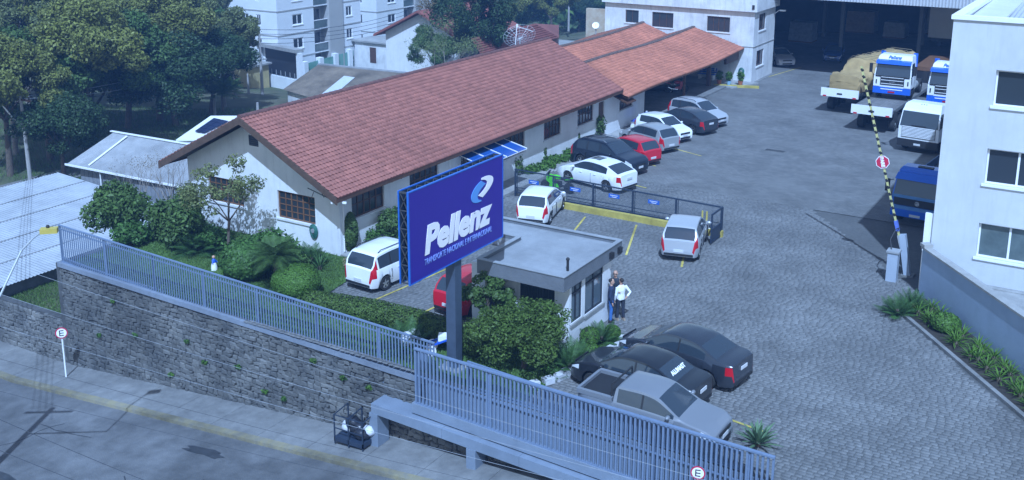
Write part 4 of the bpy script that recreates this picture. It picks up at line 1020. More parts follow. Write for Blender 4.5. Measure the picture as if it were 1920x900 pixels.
    m = MB(); m.box(xf-.02, xf+.012, -.42, .42, .60, .70); m.box(xf-.02, xf+.012, -.45, .45, .30, .42); m.build('grille', BLACK, t)
    m = MB(); m.box(xf-.0, xf+.022, -.20, .20, .46, .58); m.build('number_plate', PLATE, t)
    m = MB(); zz = .78 if style in ('sedan', 'fastback') else .52
    m.box(xr-.018, xr+.01, -.21, .21, zz-.06, zz+.06); m.build('number_plate', PLATE, t)
    m = MB(); m.box(xr-.014, xr+.02, -hw*.75, hw*.75, .30, .40); m.build('bumper_trim', BLACK, t)
    if rails:
        for s in (1, -1):
            m = MB(); rz_ = roof-.02; m.tube([(-1.5, s*hw*.68, rz_-.02), (-1.35, s*hw*.70, rz_+.07), (.1, s*hw*.70, rz_+.07), (.28, s*hw*.68, rz_-.03)], .02, 6); m.build('roof_rail', BLACK if rails == 'b' else CHROME, t)
    if style in ('hatch', 'mpv', 'suv'):
        m = MB(); xx = S['rw'][0]+.1; m.bar((xx+.02, -.3, 1.08), (xx+.12, .15, 1.17), .015); m.build('wiper', BLACK, t)
    if style in ('hatch', 'fastback'):
        pass
    if style == 'pickup':
        pass
    return t
def place(a, b, L, side=None): ...
WHT = paint('white_car_paint', (.74, .76, .78)); SIL = paint('silver_car_paint', (.42, .44, .46), .5, .35); GRY = paint('graphite_car_paint', (.045, .052, .066), .4, .22)
BLK = paint('black_car_paint', (.012, .014, .018)); REDP = paint('red_car_paint', (.50, .012, .03)); DBL = paint('dark_blue_black_paint', (.010, .016, .028)); SIL2 = paint('pale_silver_paint', (.50, .52, .55), .4, .35)
def ctr(end, ang, L):  # centre from the middle of one end and the heading in degrees; end is the rear
    return (end[0]+math.cos(R(ang))*L/2, end[1]+math.sin(R(ang))*L/2)
def car_at(x, y, ang, *a, **k): return build_car(a[0], a[1], a[2], (x, y, .024), R(ang), *a[3:], **k)
G1 = 'cars parked along the office house'; G2 = 'cars parked by the gatehouse'
car_at(-26.3, 33.35, 86, 'parked_car', 'white people carrier with tall red tail lights parked by the garden hedge', 'car', 'mpv', WHT, G2, rails='b')
car_at(-25.1, 43.9, 104, 'parked_car', 'white hatchback seen from behind at the left end of the yellow kerb', 'car', 'hatch', WHT, G2)
car_at(-17.15, 43.2, 104, 'parked_car', 'silver hatchback seen from behind in front of the mesh fence', 'car', 'hatch', SIL2, G2, scale=1.03)
car_at(-25.25, 50.25, 168, 'parked_car', 'white fastback saloon with sunroof parked next to the green motorcycle', 'car', 'fastback', WHT, G1, sunroof=True)
car_at(-26.15, 53.55, -12, 'parked_car', 'black sport utility car with front towards the yard', 'car', 'suv', DBL, G1, rails='c')
car_at(-25.95, 55.95, 160, 'parked_car', 'red hatchback between the black and the silver car', 'car', 'hatch', REDP, G1)
car_at(-26.25, 59.35, 158, 'parked_car', 'silver compact hatchback with red tail light towards the yard', 'car', 'hatch', SIL, G1, scale=1.03)
car_at(-26.5, 62.1, -20, 'parked_car', 'white hatchback with its bonnet towards the yard behind the silver one', 'car', 'hatch', WHT, G1)
car_at(-26.2, 65.1, 161, 'parked_car', 'graphite grey fastback saloon beside the silver van-like car', 'car', 'fastback', GRY, G1)
car_at(-26.2, 67.3, -17, 'parked_car', 'tall silver people carrier with roof rails farthest along the row', 'car', 'mpv', SIL2, G1, rails='b')
car_at(-12.45, 31.75, 172, 'parked_car', 'dark graphite saloon parked on the open paving near the people', 'car', 'sedan', GRY, G2)
lc = car_at(-13.0, 29.35, 176, 'parked_car', 'black saloon with white lettering on its rear window near the fence', 'car', 'sedan', BLK, G2)
car_at(-21.65, 32.9, 84, 'parked_car', 'red hatchback half hidden behind the billboard post and gatehouse', 'car', 'hatch', REDP, G2)
car_at(-33.2, 75.8, 20, 'parked_car', 'dark car standing in the shade under the carport roof', 'car', 'hatch', BLK, None)
car_at(-29.0, 93.5, -50, 'parked_car', 'silver car half hidden behind the corner of the office block', 'car', 'sedan', SIL2, None)
car_at(-25.2, 98.2, -80, 'parked_car', 'dark blue car standing inside the shaded warehouse', 'car', 'hatch', paint('deep_blue_paint', (.01, .05, .22)), None)
# lettering on the black saloon
me = text_mesh('ALUMAST', .2, .002, .2, .012); me.materials.append(WHITEP); me.name = 'window_lettering'
o = link(bpy.data.objects.new('window_lettering', me), lc)
co = [v.co for v in me.vertices]; cx = (min(c.x for c in co)+max(c.x for c in co))/2
for v in me.vertices: v.co.x -= cx
# rear window plane from (-1.58,1.06) to (-.98,1.38)
u = Vector((0, -1, 0)); s_ = Vector((.60, 0, .315)).normalized(); n_ = u.cross(s_)
M = Matrix((u, s_, n_)).transposed().to_4x4(); M.translation = Vector((-1.40, 0, 1.185)); o.matrix_local = M
# pickup with open bed
def pickup():
    P = paint('pale_grey_pickup_paint', (.20, .215, .24), .2, .4)
    t = build_car('pickup_truck', 'pale silver grey pickup with an open load bed behind the street fence', 'pickup', (-11.65, 27.42, .024), R(-1), 'pickup', P, None, alloy=False)
    m = MB(); m.box(-2.2, -1.08, -.70, .70, .965, .985); m.build('bed_floor', BLACK, t)
    m = MB()
    for s in (1, -1): m.box(-2.26, -1.04, s*.76-.06, s*.76+.06, .95, 1.10)
    m.box(-2.29, -2.2, -.70, .70, .95, 1.09); m.build('bed_side', P, t)
    m = MB(); m.tube([(-1.1, -.72, 1.05), (-1.1, -.68, 1.5), (-1.1, .68, 1.5), (-1.1, .72, 1.05)], .03, 8); m.build('roll_bar', BLACK, t)
    return t
pickup()

# ================================================================ motorcycles
def motorcycle(loc, rz, P, label, group=None):
    t = empty('motorcycle', loc, label, 'motorcycle', group, rz)
    for x in (-.68, .70):
        m = MB(); m.lathe([(.20, -.06), (.29, -.06), (.31, 0), (.29, .06), (.20, .06)][::-1], (x, 0, .31), 18, 'y'); w_ = m.build('wheel', TYRE, t, smooth=30)
        m = MB(); m.lathe([(.2, -.02), (.2, .02)][::-1], (x, 0, .31), 14, 'y')
        for k in range(5): a = k*2*PI/5; m.bar((x, -.0, .31), (x+.19*math.cos(a), 0, .31+.19*math.sin(a)), .03, .07, up=(0, 1, 0))
        m.build('rim', P, w_)
    m = MB(); m.ball((.08, 0, .82), .30, .15, .14, 10, 7); m.build('tank', P, t, smooth=50)
    m = MB(); m.hexa([(.30, -.16, .42), (.62, -.12, .62), (.62, .12, .62), (.30, .16, .42), (.22, -.15, .86), (.60, -.10, .98), (.60, .10, .98), (.22, .15, .86)]); m.hexa([(-.15, -.15, .32), (.42, -.15, .30), (.42, .15, .30), (-.15, .15, .32), (-.05, -.14, .5), (.4, -.14, .52), (.4, .14, .52), (-.05, .14, .5)]); m.build('fairing', P, t)
    m = MB(); m.hexa([(-.75, -.06, .86), (-.25, -.12, .72), (-.25, .12, .72), (-.75, .06, .86), (-.78, -.05, .96), (-.2, -.13, .80), (-.2, .13, .80), (-.78, .05, .96)]); m.build('seat', BLACK, t)
    m = MB(); m.hexa([(-.85, -.05, .80), (-.45, -.09, .74), (-.45, .09, .74), (-.85, .05, .80), (-.9, -.04, .90), (-.5, -.08, .84), (-.5, .08, .84), (-.9, .04, .90)]); m.build('tail', P, t)
    m = MB(); m.cbox(.0, 0, .45, .42, .26, .3); m.build('engine', BLACK, t)
    m = MB(); m.bar((.70, .09, .31), (.48, .09, .95), .04); m.bar((.70, -.09, .31), (.48, -.09, .95), .04); m.bar((-.68, .08, .31), (-.1, .08, .42), .04); m.bar((-.68, -.08, .31), (-.1, -.08, .42), .04); m.build('fork', BLACK, t)
    m = MB(); m.tube([(.40, -.34, 1.0), (.48, 0, 1.02), (.40, .34, 1.0)], .018, 6); m.ball((.36, .38, 1.16), .05, .07, .04, 6, 5); m.ball((.36, -.38, 1.16), .05, .07, .04, 6, 5); m.bar((.42, .33, 1.0), (.37, .38, 1.15), .012); m.bar((.42, -.33, 1.0), (.37, -.38, 1.15), .012); m.build('handlebar', BLACK, t)
    m = MB(); m.hexa([(.55, -.12, .92), (.66, -.09, .95), (.66, .09, .95), (.55, .12, .92), (.42, -.1, 1.16), (.45, -.08, 1.18), (.45, .08, 1.18), (.42, .1, 1.16)]); m.build('windshield', CARGLASS, t)
    m = MB(); m.ball((.67, 0, .86), .06, .09, .06, 8, 6); m.build('headlight', LENS, t)
    m = MB(); m.tube([(.1, -.16, .3), (-.4, -.17, .34), (-.72, -.2, .5)], .05, 8); m.build('exhaust', CHROME, t)
    m = MB(); m.bar((-.1, .14, .3), (-.2, .34, .01), .025); m.build('side_stand', BLACK, t)
    return t
motorcycle((-26.35, 47.8, .024), R(184), paint('lime_green_paint', (.08, .55, .02)), 'lime green sports motorcycle parked behind the mesh fence')
motorcycle((-31.3, 75.6, .15), R(40), REDP, 'red motorcycle under the carport roof beside the dark car')

# ================================================================ trucks
TB = mat('truck_blue', (.01, .11, .55), .3, .04, 2, coat=.4); TW = mat('truck_white', (.76, .78, .80), .35, .04, 2, coat=.3)
def truck_wheel(t, x, y, r=.5, wd=.3):
    d = 1 if y > 0 else -1; m = MB(); pr_ = [(r*.55, -wd/2*d), (r*.95, -wd/2*d), (r, -wd*.35*d), (r, wd*.35*d), (r*.95, wd/2*d), (r*.58, wd/2*d), (r*.5, wd*.2*d)]
    m.lathe([(a, h+y) for a, h in (pr_ if d > 0 else pr_[::-1])], (x, 0, r), 18, 'y'); w_ = m.build('wheel', TYRE, t, smooth=30)
    m = MB(); q = [(r*.52, wd*.2*d+y), (r*.3, wd*.3*d+y), (r*.12, wd*.45*d+y)]; m.lathe(q if d > 0 else q[::-1], (x, 0, r), 12, 'y'); m.build('rim', STEEL, w_, smooth=30)
def cab(loc, rz, label, kind, roofh=2.98, chassis=3.6, text=None, group=None):
    """x forward; front face at x=0"""
    t = empty('truck', loc, label, 'truck', group, rz); W = 1.22
    white_low = kind in ('scania', 'white'); body = TW if kind != 'blue' else TB
    zf = .45; zb_ = .95; zw0 = 1.62 if kind != 'blue' else 1.50; zw1 = 2.55 if kind != 'blue' else 2.35; zr = roofh
    # cab shell: sections from the side
    def shell(pr_, m, nm, y=W, inset=0):
        b = MB(); n = len(pr_)
        L_ = [(x, y-i_, z) for x, z, i_ in pr_]; Rr = [(x, -(y-i_), z) for x, z, i_ in pr_]
        b.v = L_+Rr; b.f = [tuple(range(n)), tuple(range(2*n-1, n-1, -1))]
        for k in range(n): b.f.append((k, n+k, n+(k+1) % n, (k+1) % n))
        return b.build(nm, m, t)
    Dp = 1.75 if kind != 'blue' else 1.6
    shell([(-Dp, zf+.35, 0), (-.02, zf+.35, 0), (0, zw0-.05, .0), (-.28, zw1, .07), (-.40, zw1+.12, .10), (-.55, zr-.08, .14), (-.8, zr, .2), (-Dp+.1, zr, .2), (-Dp, zr-.1, .12), (-Dp, zw0, .0)], body, 'cab')
    b = MB(); e = .012   # windscreen
    b.hexa([(-.02-.0, -W+.08, zw0+.02), (-.02, W-.08, zw0+.02), (-.05, W-.08, zw0+.02), (-.05, -W+.08, zw0+.02), (-.27, -W+.14, zw1-.02), (-.27, W-.14, zw1-.02), (-.31, W-.14, zw1-.02), (-.31, -W+.14, zw1-.02)])
    for i, (x, y, z) in enumerate(b.v): b.v[i] = (x+.045, y, z)
    b.build('windscreen', CARGLASS, t)
    for s in (1, -1):
        b = MB(); y = s*(W-.035)+s*.012; b.hexa([(-1.15, y-.02*s, zw0+.05), (-.25, y-.02*s, zw0+.05), (-.25, y+.005*s, zw0+.05), (-1.15, y+.005*s, zw0+.05), (-1.15, y-.06*s, zw1-.05), (-.42, y-.06*s, zw1-.05), (-.42, y-.035*s, zw1-.05), (-1.15, y-.035*s, zw1-.05)]); b.build('side_window', CARGLASS, t)
        b = MB(); b.cbox(.10, s*(W+.22), zw1-.42, .10, .20, .62); b.bar((-.05, s*(W-.02), zw1-.15), (.1, s*(W+.2), zw1-.18), .03); b.bar((-.0, s*(W-.02), zw0-.0), (.1, s*(W+.2), zw1-.66), .03); b.build('mirror', BLACK, t)
        b = MB(); b.box(-.02, .05, s*.98-.16, s*.98+.16, .62, .78); b.build('headlight', LENS, t)
        b = MB(); b.box(-1.2, -.15, s*W-.01, s*W+.012, .82, .835); b.box(-1.21, -1.19, s*W-.01, s*W+.012, .83, zw0+.6); b.build('door_seam', BLACK, t)
        b = MB(); b.box(-1.5, -.5, s*W-.05, s*W+.03, .35, .62); b.build('step', BLACK, t)
    if kind == 'scania':
        b = MB(); b.hexa([(-.30, -W+.1, zw1-.02), (.08, -W+.08, zw1-.10), (.08, W-.08, zw1-.10), (-.30, W-.1, zw1-.02), (-.34, -W+.1, zw1+.16), (.02, -W+.08, zw1+.10), (.02, W-.08, zw1+.10), (-.34, W-.1, zw1+.16)]); b.build('sun_visor', TB, t)
        b = MB(); b.box(-.03, .02, -.78, .78, 1.0, zw0-.06); g = b.build('grille', BLACK, t)
        for z in (1.08, 1.32, 1.52): b = MB(); b.box(.02, .045, -.74, .74, z, z+.035); b.build('slat', TW, g)
        b = MB(); b.box(-.2, .06, -W-.01, W+.01, .42, .86); b.build('bumper', TB, t)
        b = MB(); b.box(.065, .08, -.72, .72, .70, .76); b.build('bumper_strip', TW, t)
        b = MB(); b.box(-.03, .04, -W, -.80, .9, zw0-.1); b.box(-.03, .04, .80, W, .9, zw0-.1); b.build('corner_panel', TW, t)
        b = MB(); b.box(.04, .05, -1.08, -1.0, 1.05, 1.35); b.box(.04, .05, 1.0, 1.08, 1.05, 1.35); b.build('air_slot', BLACK, t)
        b = MB(); b.hexa([(-1.72, -W-.0, 1.0), (-1.66, -W-.0, 1.0), (-1.66, -W+.3, 1.0), (-1.72, -W+.3, 1.0), (-1.72, -W, zr+.1), (-1.66, -W, zr+.1), (-1.66, -W+.3, zr+.1), (-1.72, -W+.3, zr+.1)]); b.box(-1.72, -1.66, W-.3, W, 1.0, zr+.1); b.build('air_deflector', TB, t)
        b = MB(); b.box(.08, .095, -.22, .22, .5, .6); b.build('number_plate', RED, t)
        me = text_mesh('Pellenz', .30, .003, .2, .01); me.materials.append(TB); me.name = 'roof_lettering'; o = link(bpy.data.objects.new('roof_lettering', me), t)
        cx = (min(v.co.x for v in me.vertices)+max(v.co.x for v in me.vertices))/2
        for v in me.vertices: v.co.x -= cx
        u = Vector((0, 1, 0)); s_ = Vector((-.15, 0, zr-.08-zw1-.12)).normalized(); M = Matrix((u, s_, u.cross(s_))).transposed().to_4x4(); M.translation = Vector((-.40, 0, zw1+.24)); o.matrix_local = M
        me = text_mesh('SCANIA', .11, .003, 0, .004); me.materials.append(CHROME); me.name = 'badge'; o = link(bpy.data.objects.new('badge', me), g)
        cx = (min(v.co.x for v in me.vertices)+max(v.co.x for v in me.vertices))/2
        for v in me.vertices: v.co.x -= cx
        M = Matrix((Vector((0, 1, 0)), Vector((0, 0, 1)), Vector((1, 0, 0)))).transposed().to_4x4(); M.translation = Vector((.03, 0, 1.18)); o.matrix_local = M
        b = MB(); b.box(-.03, .03, -W+.1, W-.1, zw0-.10, zw0); b.build('wiper_panel', BLACK, t)
    if kind == 'white':
        for k in range(8): z = .98+k*.085; b = MB(); b.box(-.02, .045, -1.0, 1.0, z, z+.05); b.build('slat', TW, t)
        b = MB(); b.box(-.03, .015, -1.02, 1.02, .95, 1.66); b.build('grille', BLACK, t)
        b = MB(); b.box(-.2, .08, -W, W, .38, .82); b.build('bumper', BLACK, t)
        b = MB(); b.box(.005, .05, -.45, .45, 1.67, 1.73); b.build('badge_panel', BLACK, t)
        b = MB(); b.box(.085, .10, -.2, .2, .5, .62); b.build('number_plate', PLATE, t)
        for k in range(3): b = MB(); b.ball((-.62, -.15+.15*k, zr-.05), .04, .03, .03, 6, 5); b.build('marker_lamp', BLACK, t)
    if kind == 'blue':
        b = MB(); b.box(-.03, .03, -1.1, 1.1, 1.0, 1.36); g = b.build('grille', BLACK, t)
        b = MB(); b.box(-.03, .02, -W+.03, W-.03, 1.365, 1.52); b.build('front_panel', mat('pale_truck_blue', (.10, .24, .48), .4), t)
        b = MB(); b.lathe([(.11, .03), (.11, .045), (.085, .045), (.085, .03)], (0, 0, 1.18), 16, 'x'); 
        for k in range(3): a = PI/2+k*2*PI/3; b.bar((.04, 0, 1.18), (.04, .09*math.cos(a), 1.18+.09*math.sin(a)), .02)
        b.build('emblem', CHROME, g)
        b = MB(); b.box(-.2, .08, -W, W, .45, .80); b.build('bumper', TB, t)
        b = MB(); b.box(-.03, .04, -W+.02, W-.02, .80, .97); b.build('lower_panel', mat('pale_truck_blue', (.10, .24, .48), .4), t)
        b = MB(); b.box(.085, .10, -.3, .2, .5, .62); b.build('number_plate', PLATE, t)
        b = MB(); b.box(-1.15, -.85, -.35, .35, zr+.002, zr+.05); b.build('roof_hatch', BLACK, t)
        b = MB(); b.hexa([(-.30, -W+.1, zw1-.02), (.04, -W+.08, zw1-.06), (.04, W-.08, zw1-.06), (-.30, W-.1, zw1-.02), (-.5, -W+.15, zw1+.22), (-.3, -W+.12, zw1+.20), (-.3, W-.12, zw1+.20), (-.5, W-.15, zw1+.22)]); b.build('sun_visor', TB, t)
    b = MB(); b.box(-chassis-1.2, -.1, -.42, .42, .55, .82); b.build('chassis', BLACK, t)
    for s in (1, -1):
        truck_wheel(t, -1.0, s*1.02)
        truck_wheel(t, -chassis-.2, s*.95, wd=.5)
    b = MB(); b.lathe([(.3, -2.9), (.3, -1.95)], (0, .9, .75), 14, 'x'); b.build('fuel_tank', STEEL, t, smooth=30)
    return t
def flatbed(loc, rz, L_, label, zd=1.65, tail=TW, group='flatbed trailers'):
    """x towards the tailgate end at x=0, bed runs to -L"""
    t = empty('flatbed_trailer', loc, label, 'trailer', group, rz); W = 1.3
    DECK = mat('grey_deck_plank', (.16, .155, .15), .85, .25, 3, .2, 20, objrand=.15)
    n = 13
    for k in range(n): y0 = -W+2*W*k/n; b = MB(); b.box(-L_, -.06, y0+.006, y0+2*W/n-.006, zd-.06, zd); b.build('plank', DECK, t)
    b = MB(); b.box(-.055, 0, -W-.03, W+.03, zd-.38, zd+.22 if tail is TW else zd+.1); tg = b.build('tailgate', tail, t)
    b = MB(); b.box(.001, .03, -.18, .18, zd-.18, zd-.08); b.build('plate', BLACK, tg)
    b = MB(); b.box(-L_, -.06, -W-.04, -W-.002, zd-.2, zd+.02); b.box(-L_, -.06, W+.002, W+.04, zd-.2, zd+.02); b.build('side_rail', mat('dull_grey_rail', (.14, .145, .15), .6, .2, 4), t)
    b = MB(); b.box(-L_, -.1, -.55, -.4, zd-.5, zd-.07); b.box(-L_, -.1, .4, .55, zd-.5, zd-.07); b.build('frame', BLACK, t)
    for x in (-1.7, -3.0, -4.3):
        for s in (1, -1): truck_wheel(t, x, s*1.02, .48, .4)
    for s in (1, -1):
        b = MB(); b.box(.001, .03, s*1.05-.12, s*1.05+.12, zd-.4, zd-.3); b.build('rear_lamp', RED, tg)
    return t
# headings: front of every vehicle faces the camera side
HD = -80
def front(px, py, z): return at(px, py, z)
def mid_(a, c): return ((a.x+c.x)/2, (a.y+c.y)/2)
m1 = mid_(at(1536, 178, 1.3), at(1612, 187, 1.3)); m2 = mid_(at(1594, 213, 1.25), at(1673, 221, 1.25)); m3 = mid_(at(1636, 173, 2.1), at(1706, 179, 2.1)); m4 = at(1738, 190, 2.1)
t1 = flatbed((*m1, .024), R(-92), 12.5, 'flatbed trailer carrying a load under a brown tarpaulin, leftmost of the trailers')
t2 = flatbed((*m2, .024), R(-92), 11.5, 'flatbed trailer with white tailgate carrying the blue and white truck')
t3 = flatbed((m4.x+1.35, m4.y-1.8, .024), R(-92), 11.0, 'flatbed trailer carrying a second blue and white truck beside the corner building', tail=BLACK)
# tarpaulin load
def tarp(parent_t, L0, L1, W, h0, h1, seed, label):
    base = parent_t.location; rz = parent_t.rotation_euler.z+R(-13)
    t = empty('tarpaulin_load', (base.x, base.y, base.z+1.67), label, 'cargo', None, rz)
    r = random.Random(seed)
    from mathutils import noise
    nx, ny = 70, 22; b = MB()
    for i in range(nx+1):
        x = -L0-(L1-L0)*i/nx; f = i/nx; h = h0+(h1-h0)*sm(.22, .30, f); endk = min(1, i/1.5)*min(1, (nx-i)/1.5)
        for j in range(ny+1):
            v = j/ny; s = -1+2*v; 
            # cross-section perimeter: up the side, over, down
            if v < .28: y, z = -W, h*(v/.28)
            elif v > .72: y, z = W, h*((1-v)/.28)
            else: y, z = -W+2*W*(v-.28)/.44, h
            q = noise.noise(Vector((x*1.3, s*2.6+seed, z*1.1)))*.20+noise.noise(Vector((x*3.5, s*6+seed, z*3)))*.09
            y += math.copysign(.8*q, y) if abs(y) > W*.9 else 0; z = max(.0, z+(q if z > .15 else 0)-(.10 if abs(y) > W*.95 and z > h*.9 else 0))
            if i == 0 or i == nx: z = 0 if z < .3*h else z*.55; y *= .96
            xx = x+q*.8*(1 if i in (0, nx) else .2)
            b.v.append((xx, y, z))
    for i in range(nx):
        for j in range(ny): a = i*(ny+1)+j; b.f.append((a, a+1, a+ny+2, a+ny+1))
    b.f.append(tuple(range(ny+1))[::-1]); b.f.append(tuple(range(nx*(ny+1), (nx+1)*(ny+1))))
    o = b.build('tarpaulin', mat('brown_tarpaulin', (.36, .25, .11), .85, .18, 1.5, .3, 8, stain=.15), t, smooth=60)
    rp = MB()
    for k in range(9): x = -L0-(L1-L0)*(.3+.68*k/8); rp.tube([(x, -W-.12, .1), (x, -W-.1, h1*.9), (x+.1, -W*.7, h1+.16), (x+.1, W*.7, h1+.16), (x, W+.1, h1*.9), (x, W+.12, .1)], .018, 5)
    rp.build('rope', mat('rope', (.25, .2, .12), .9), t)
    return t
tarp(t1, .45, 9.0, 1.12, 1.15, 2.0, 4, 'lumpy brown tarpaulin tied over a long load on the leftmost trailer')
s1 = cab((*m3, 1.68), R(-90), 'blue and white truck cab riding on the flatbed behind the white tailgate', 'scania', group='blue and white trucks')
s2 = cab((m4.x+1.2, m4.y-.1, 1.68), R(-90), 'blue and white truck half hidden by the corner building at the right', 'scania', group='blue and white trucks')
wt = cab((-11.65, 66.6, .024), R(-98), 'white cab over truck with slatted grille standing in front of the trailers', 'white', roofh=3.0, chassis=3.3)
bt = cab((-8.8, 51.8, .024), R(-95), 'bright blue truck with flat bed in the shade beside the corner building', 'blue', roofh=2.75, chassis=4.6)
b = MB(); b.box(-8.3, -1.75, -1.25, 1.25, 1.15, 1.25); b.build('load_bed', mat('dark_bed', (.05, .06, .08), .7, .2, 3), bt)
b = MB(); b.box(-8.3, -1.75, -1.3, -1.25, 1.1, 1.65); b.box(-8.3, -1.75, 1.25, 1.3, 1.1, 1.65); b.box(-1.8, -1.75, -1.25, 1.25, 1.25, 1.9); b.build('bed_side', mat('dull_blue_bed', (.06, .12, .24), .5, .15, 3), bt)
# brown crate trailer far right
t = empty('timber_load', (-14.5, 86, 0), 'low stack of brown boards behind the second blue and white truck', 'cargo')
b = MB(); b.box(-15.4, -12.8, 84, 90, 2.2, 2.5); b.build('boards', WOODL, t, world=True)
b = MB(); b.box(-15.3, -12.9, 84.05, 90, 1.0, 2.18); b.build('trailer_body', BLACK, t, world=True)
b = MB()
for s in (-15.0, -13.2): b.lathe([(.5, -.15), (.5, .15)], (s, 85.5, .5), 12, 'x')
b.build('wheels', TYRE, t, world=True)
# ================================================================ foliage
LG = {'dark': leafmat('dark_green_foliage', (.075, .13, .030)), 'olive': leafmat('olive_foliage', (.17, .185, .040)), 'mid': leafmat('mid_green_foliage', (.065, .14, .028)),
      'bright': leafmat('bright_green_foliage', (.075, .155, .022)), 'dry': leafmat('dry_brown_foliage', (.16, .12, .055)), 'euc': leafmat('grey_green_foliage', (.14, .16, .055)), 'deep': leafmat('deep_green_foliage', (.035, .068, .020)), 'clip': leafmat('clipped_hedge_foliage', (.075, .125, .022), .4)}
BARK = mat('bark', (.10, .075, .055), .95, .3, 5, .4, 20); BARKP = mat('pale_bark', (.22, .19, .16), .95, .3, 4, .4, 20)
def leaves(clumps, n, size, seed, shell=.55, up=.35, asp=.6, droop=0, jit=.75):
    """quads spread through ellipsoidal clumps: (x,y,z,rx,ry,rz)"""
    g = np.random.default_rng(seed); C = np.array(clumps, float); vol = (C[:, 3]*C[:, 4]*C[:, 5])**(2/3); pick = g.choice(len(C), n, p=vol/vol.sum()); c = C[pick]
    d = g.normal(size=(n, 3)); d /= np.linalg.norm(d, axis=1, keepdims=True); r = shell+(1-shell)*g.random((n, 1))**.6; r *= 1+(.09 if jit > .5 else .015)*g.normal(size=(n, 1))
    P = c[:, :3]+d*r*c[:, 3:6]
    if droop: P[:, 2] -= droop*g.random(n)**2
    N = d*1.0+g.normal(size=(n, 3))*jit; N[:, 2] += up; N /= np.linalg.norm(N, axis=1, keepdims=True)
    A = np.cross(N, g.normal(size=(n, 3))); A /= np.linalg.norm(A, axis=1, keepdims=True); B = np.cross(N, A)
    s = size*(.6+.8*g.random((n, 1)))
    A = A*s; B = B*s*asp
    V = np.stack([P-A, P+B*.9-A*.1, P+A, P-B*.9+A*.1], 1).reshape(-1, 3)
    F = np.arange(4*n).reshape(-1, 4); return V, F
def limb(b, p0, d, L_, r0, depth, rnd, ends, spread=.6, grav=.05):
    pts = [Vector(p0)]; rs = [r0]; d = Vector(d).normalized(); n = 4
    for k in range(n):
        d = (d+Vector((rnd.uniform(-1, 1), rnd.uniform(-1, 1), rnd.uniform(-.5, .8)))*.18).normalized(); pts.append(pts[-1]+d*L_/n); rs.append(r0*(1-.55*(k+1)/n))
    b.tube(pts, rs, 6 if depth > 1 else 4, cap=False)
    if depth <= 0: ends.append(tuple(pts[-1])); return
    for k in range(3 if depth > 1 else 3):
        a = rnd.uniform(0, 2*PI); e = (d+Vector((math.cos(a), math.sin(a), rnd.uniform(-.1, .5)))*spread).normalized()
        limb(b, pts[-1 if k < 2 else -2], e, L_*rnd.uniform(.6, .8), rs[-1]*.8, depth-1, rnd, ends, spread, grav)
TREEP = {}
def tree_proto(key, H, CR, seed, leaf, size, n, trunk=.25, depth=2, base=.35, cl=.3, bark=BARK, squash=.75, spread=.7, extra=0):
    rnd = random.Random(seed); b = MB(); ends = []
    top = Vector((rnd.uniform(-.3, .3), rnd.uniform(-.3, .3), H*base)); b.tube([(0, 0, -.3), (0, 0, 0), tuple(top*.5), tuple(top)], [trunk*1.2, trunk, trunk*.8, trunk*.65], 8)
    for k in range(4):
        a = 2*PI*k/4+rnd.uniform(-.4, .4); limb(b, top, (math.cos(a)*spread, math.sin(a)*spread, .9), H*(1-base)*.5, trunk*.5, depth-1, rnd, ends)
    limb(b, top, (0, 0, 1), H*(1-base)*.6, trunk*.55, depth-1, rnd, ends)
    cl_ = []
    for e in ends:
        r = CR*cl*rnd.uniform(.7, 1.25); cl_.append((*e, r, r, r*squash))
    for k in range(extra+10):
        a = rnd.uniform(0, 2*PI); q = CR*rnd.uniform(.3, .95); z = H*(base+.12)+(H*(.88-base))*rnd.random()*(1-.5*(q/CR)**2); r = CR*cl*rnd.uniform(.6, 1.2); cl_.append((q*math.cos(a), q*math.sin(a), z, r, r, r*squash))
    V, F = leaves(cl_, n, size, seed)
    TREEP[key] = (b, V, F, bark, leaf); tm = None; return key
def tree(key, loc, label, rz=0, sc=1.0, group=None, szs=None, nm='tree'):
    b, V, F, bark, leaf = TREEP[key][:5]
    t = empty(nm, loc, label, 'tree', group, rz); s = sc if hasattr(sc, '__len__') else (sc,)*3; t.scale = s
    if len(TREEP[key]) == 5:
        o1 = b.build('trunk', bark, t, smooth=60); o2 = npmesh('crown', V, F, leaf, t); TREEP[key] = TREEP[key]+(o1.data, o2.data)
    else: inst('trunk', TREEP[key][5], t, (0, 0, 0)); inst('crown', TREEP[key][6], t, (0, 0, 0))
    return t
tree_proto('grove_olive', 11, 4.6, 1, LG['olive'], .13, 30000, .30, 2, .42, .26, extra=8)
tree_proto('grove_dark', 9.5, 4.2, 2, LG['dark'], .125, 30000, .28, 2, .36, .28, extra=10)
tree_proto('grove_euc', 10.5, 4.0, 3, LG['euc'], .11, 24000, .25, 2, .45, .22, bark=BARKP, extra=5)
tree_proto('grove_deep', 7.5, 3.8, 4, LG['deep'], .12, 26000, .24, 2, .25, .32, extra=14)
tree_proto('bush_big', 3.0, 2.0, 5, LG['mid'], .10, 9000, .12, 2, .18, .30, extra=16)
tree_proto('thin_tree', 5.5, 2.0, 6, LG['euc'], .08, 3600, .10, 2, .35, .25, extra=6)
tree_proto('hanging', 11, 2.7, 7, LG['deep'], .12, 26000, .3, 2, .25, .32, extra=22, squash=1.3)
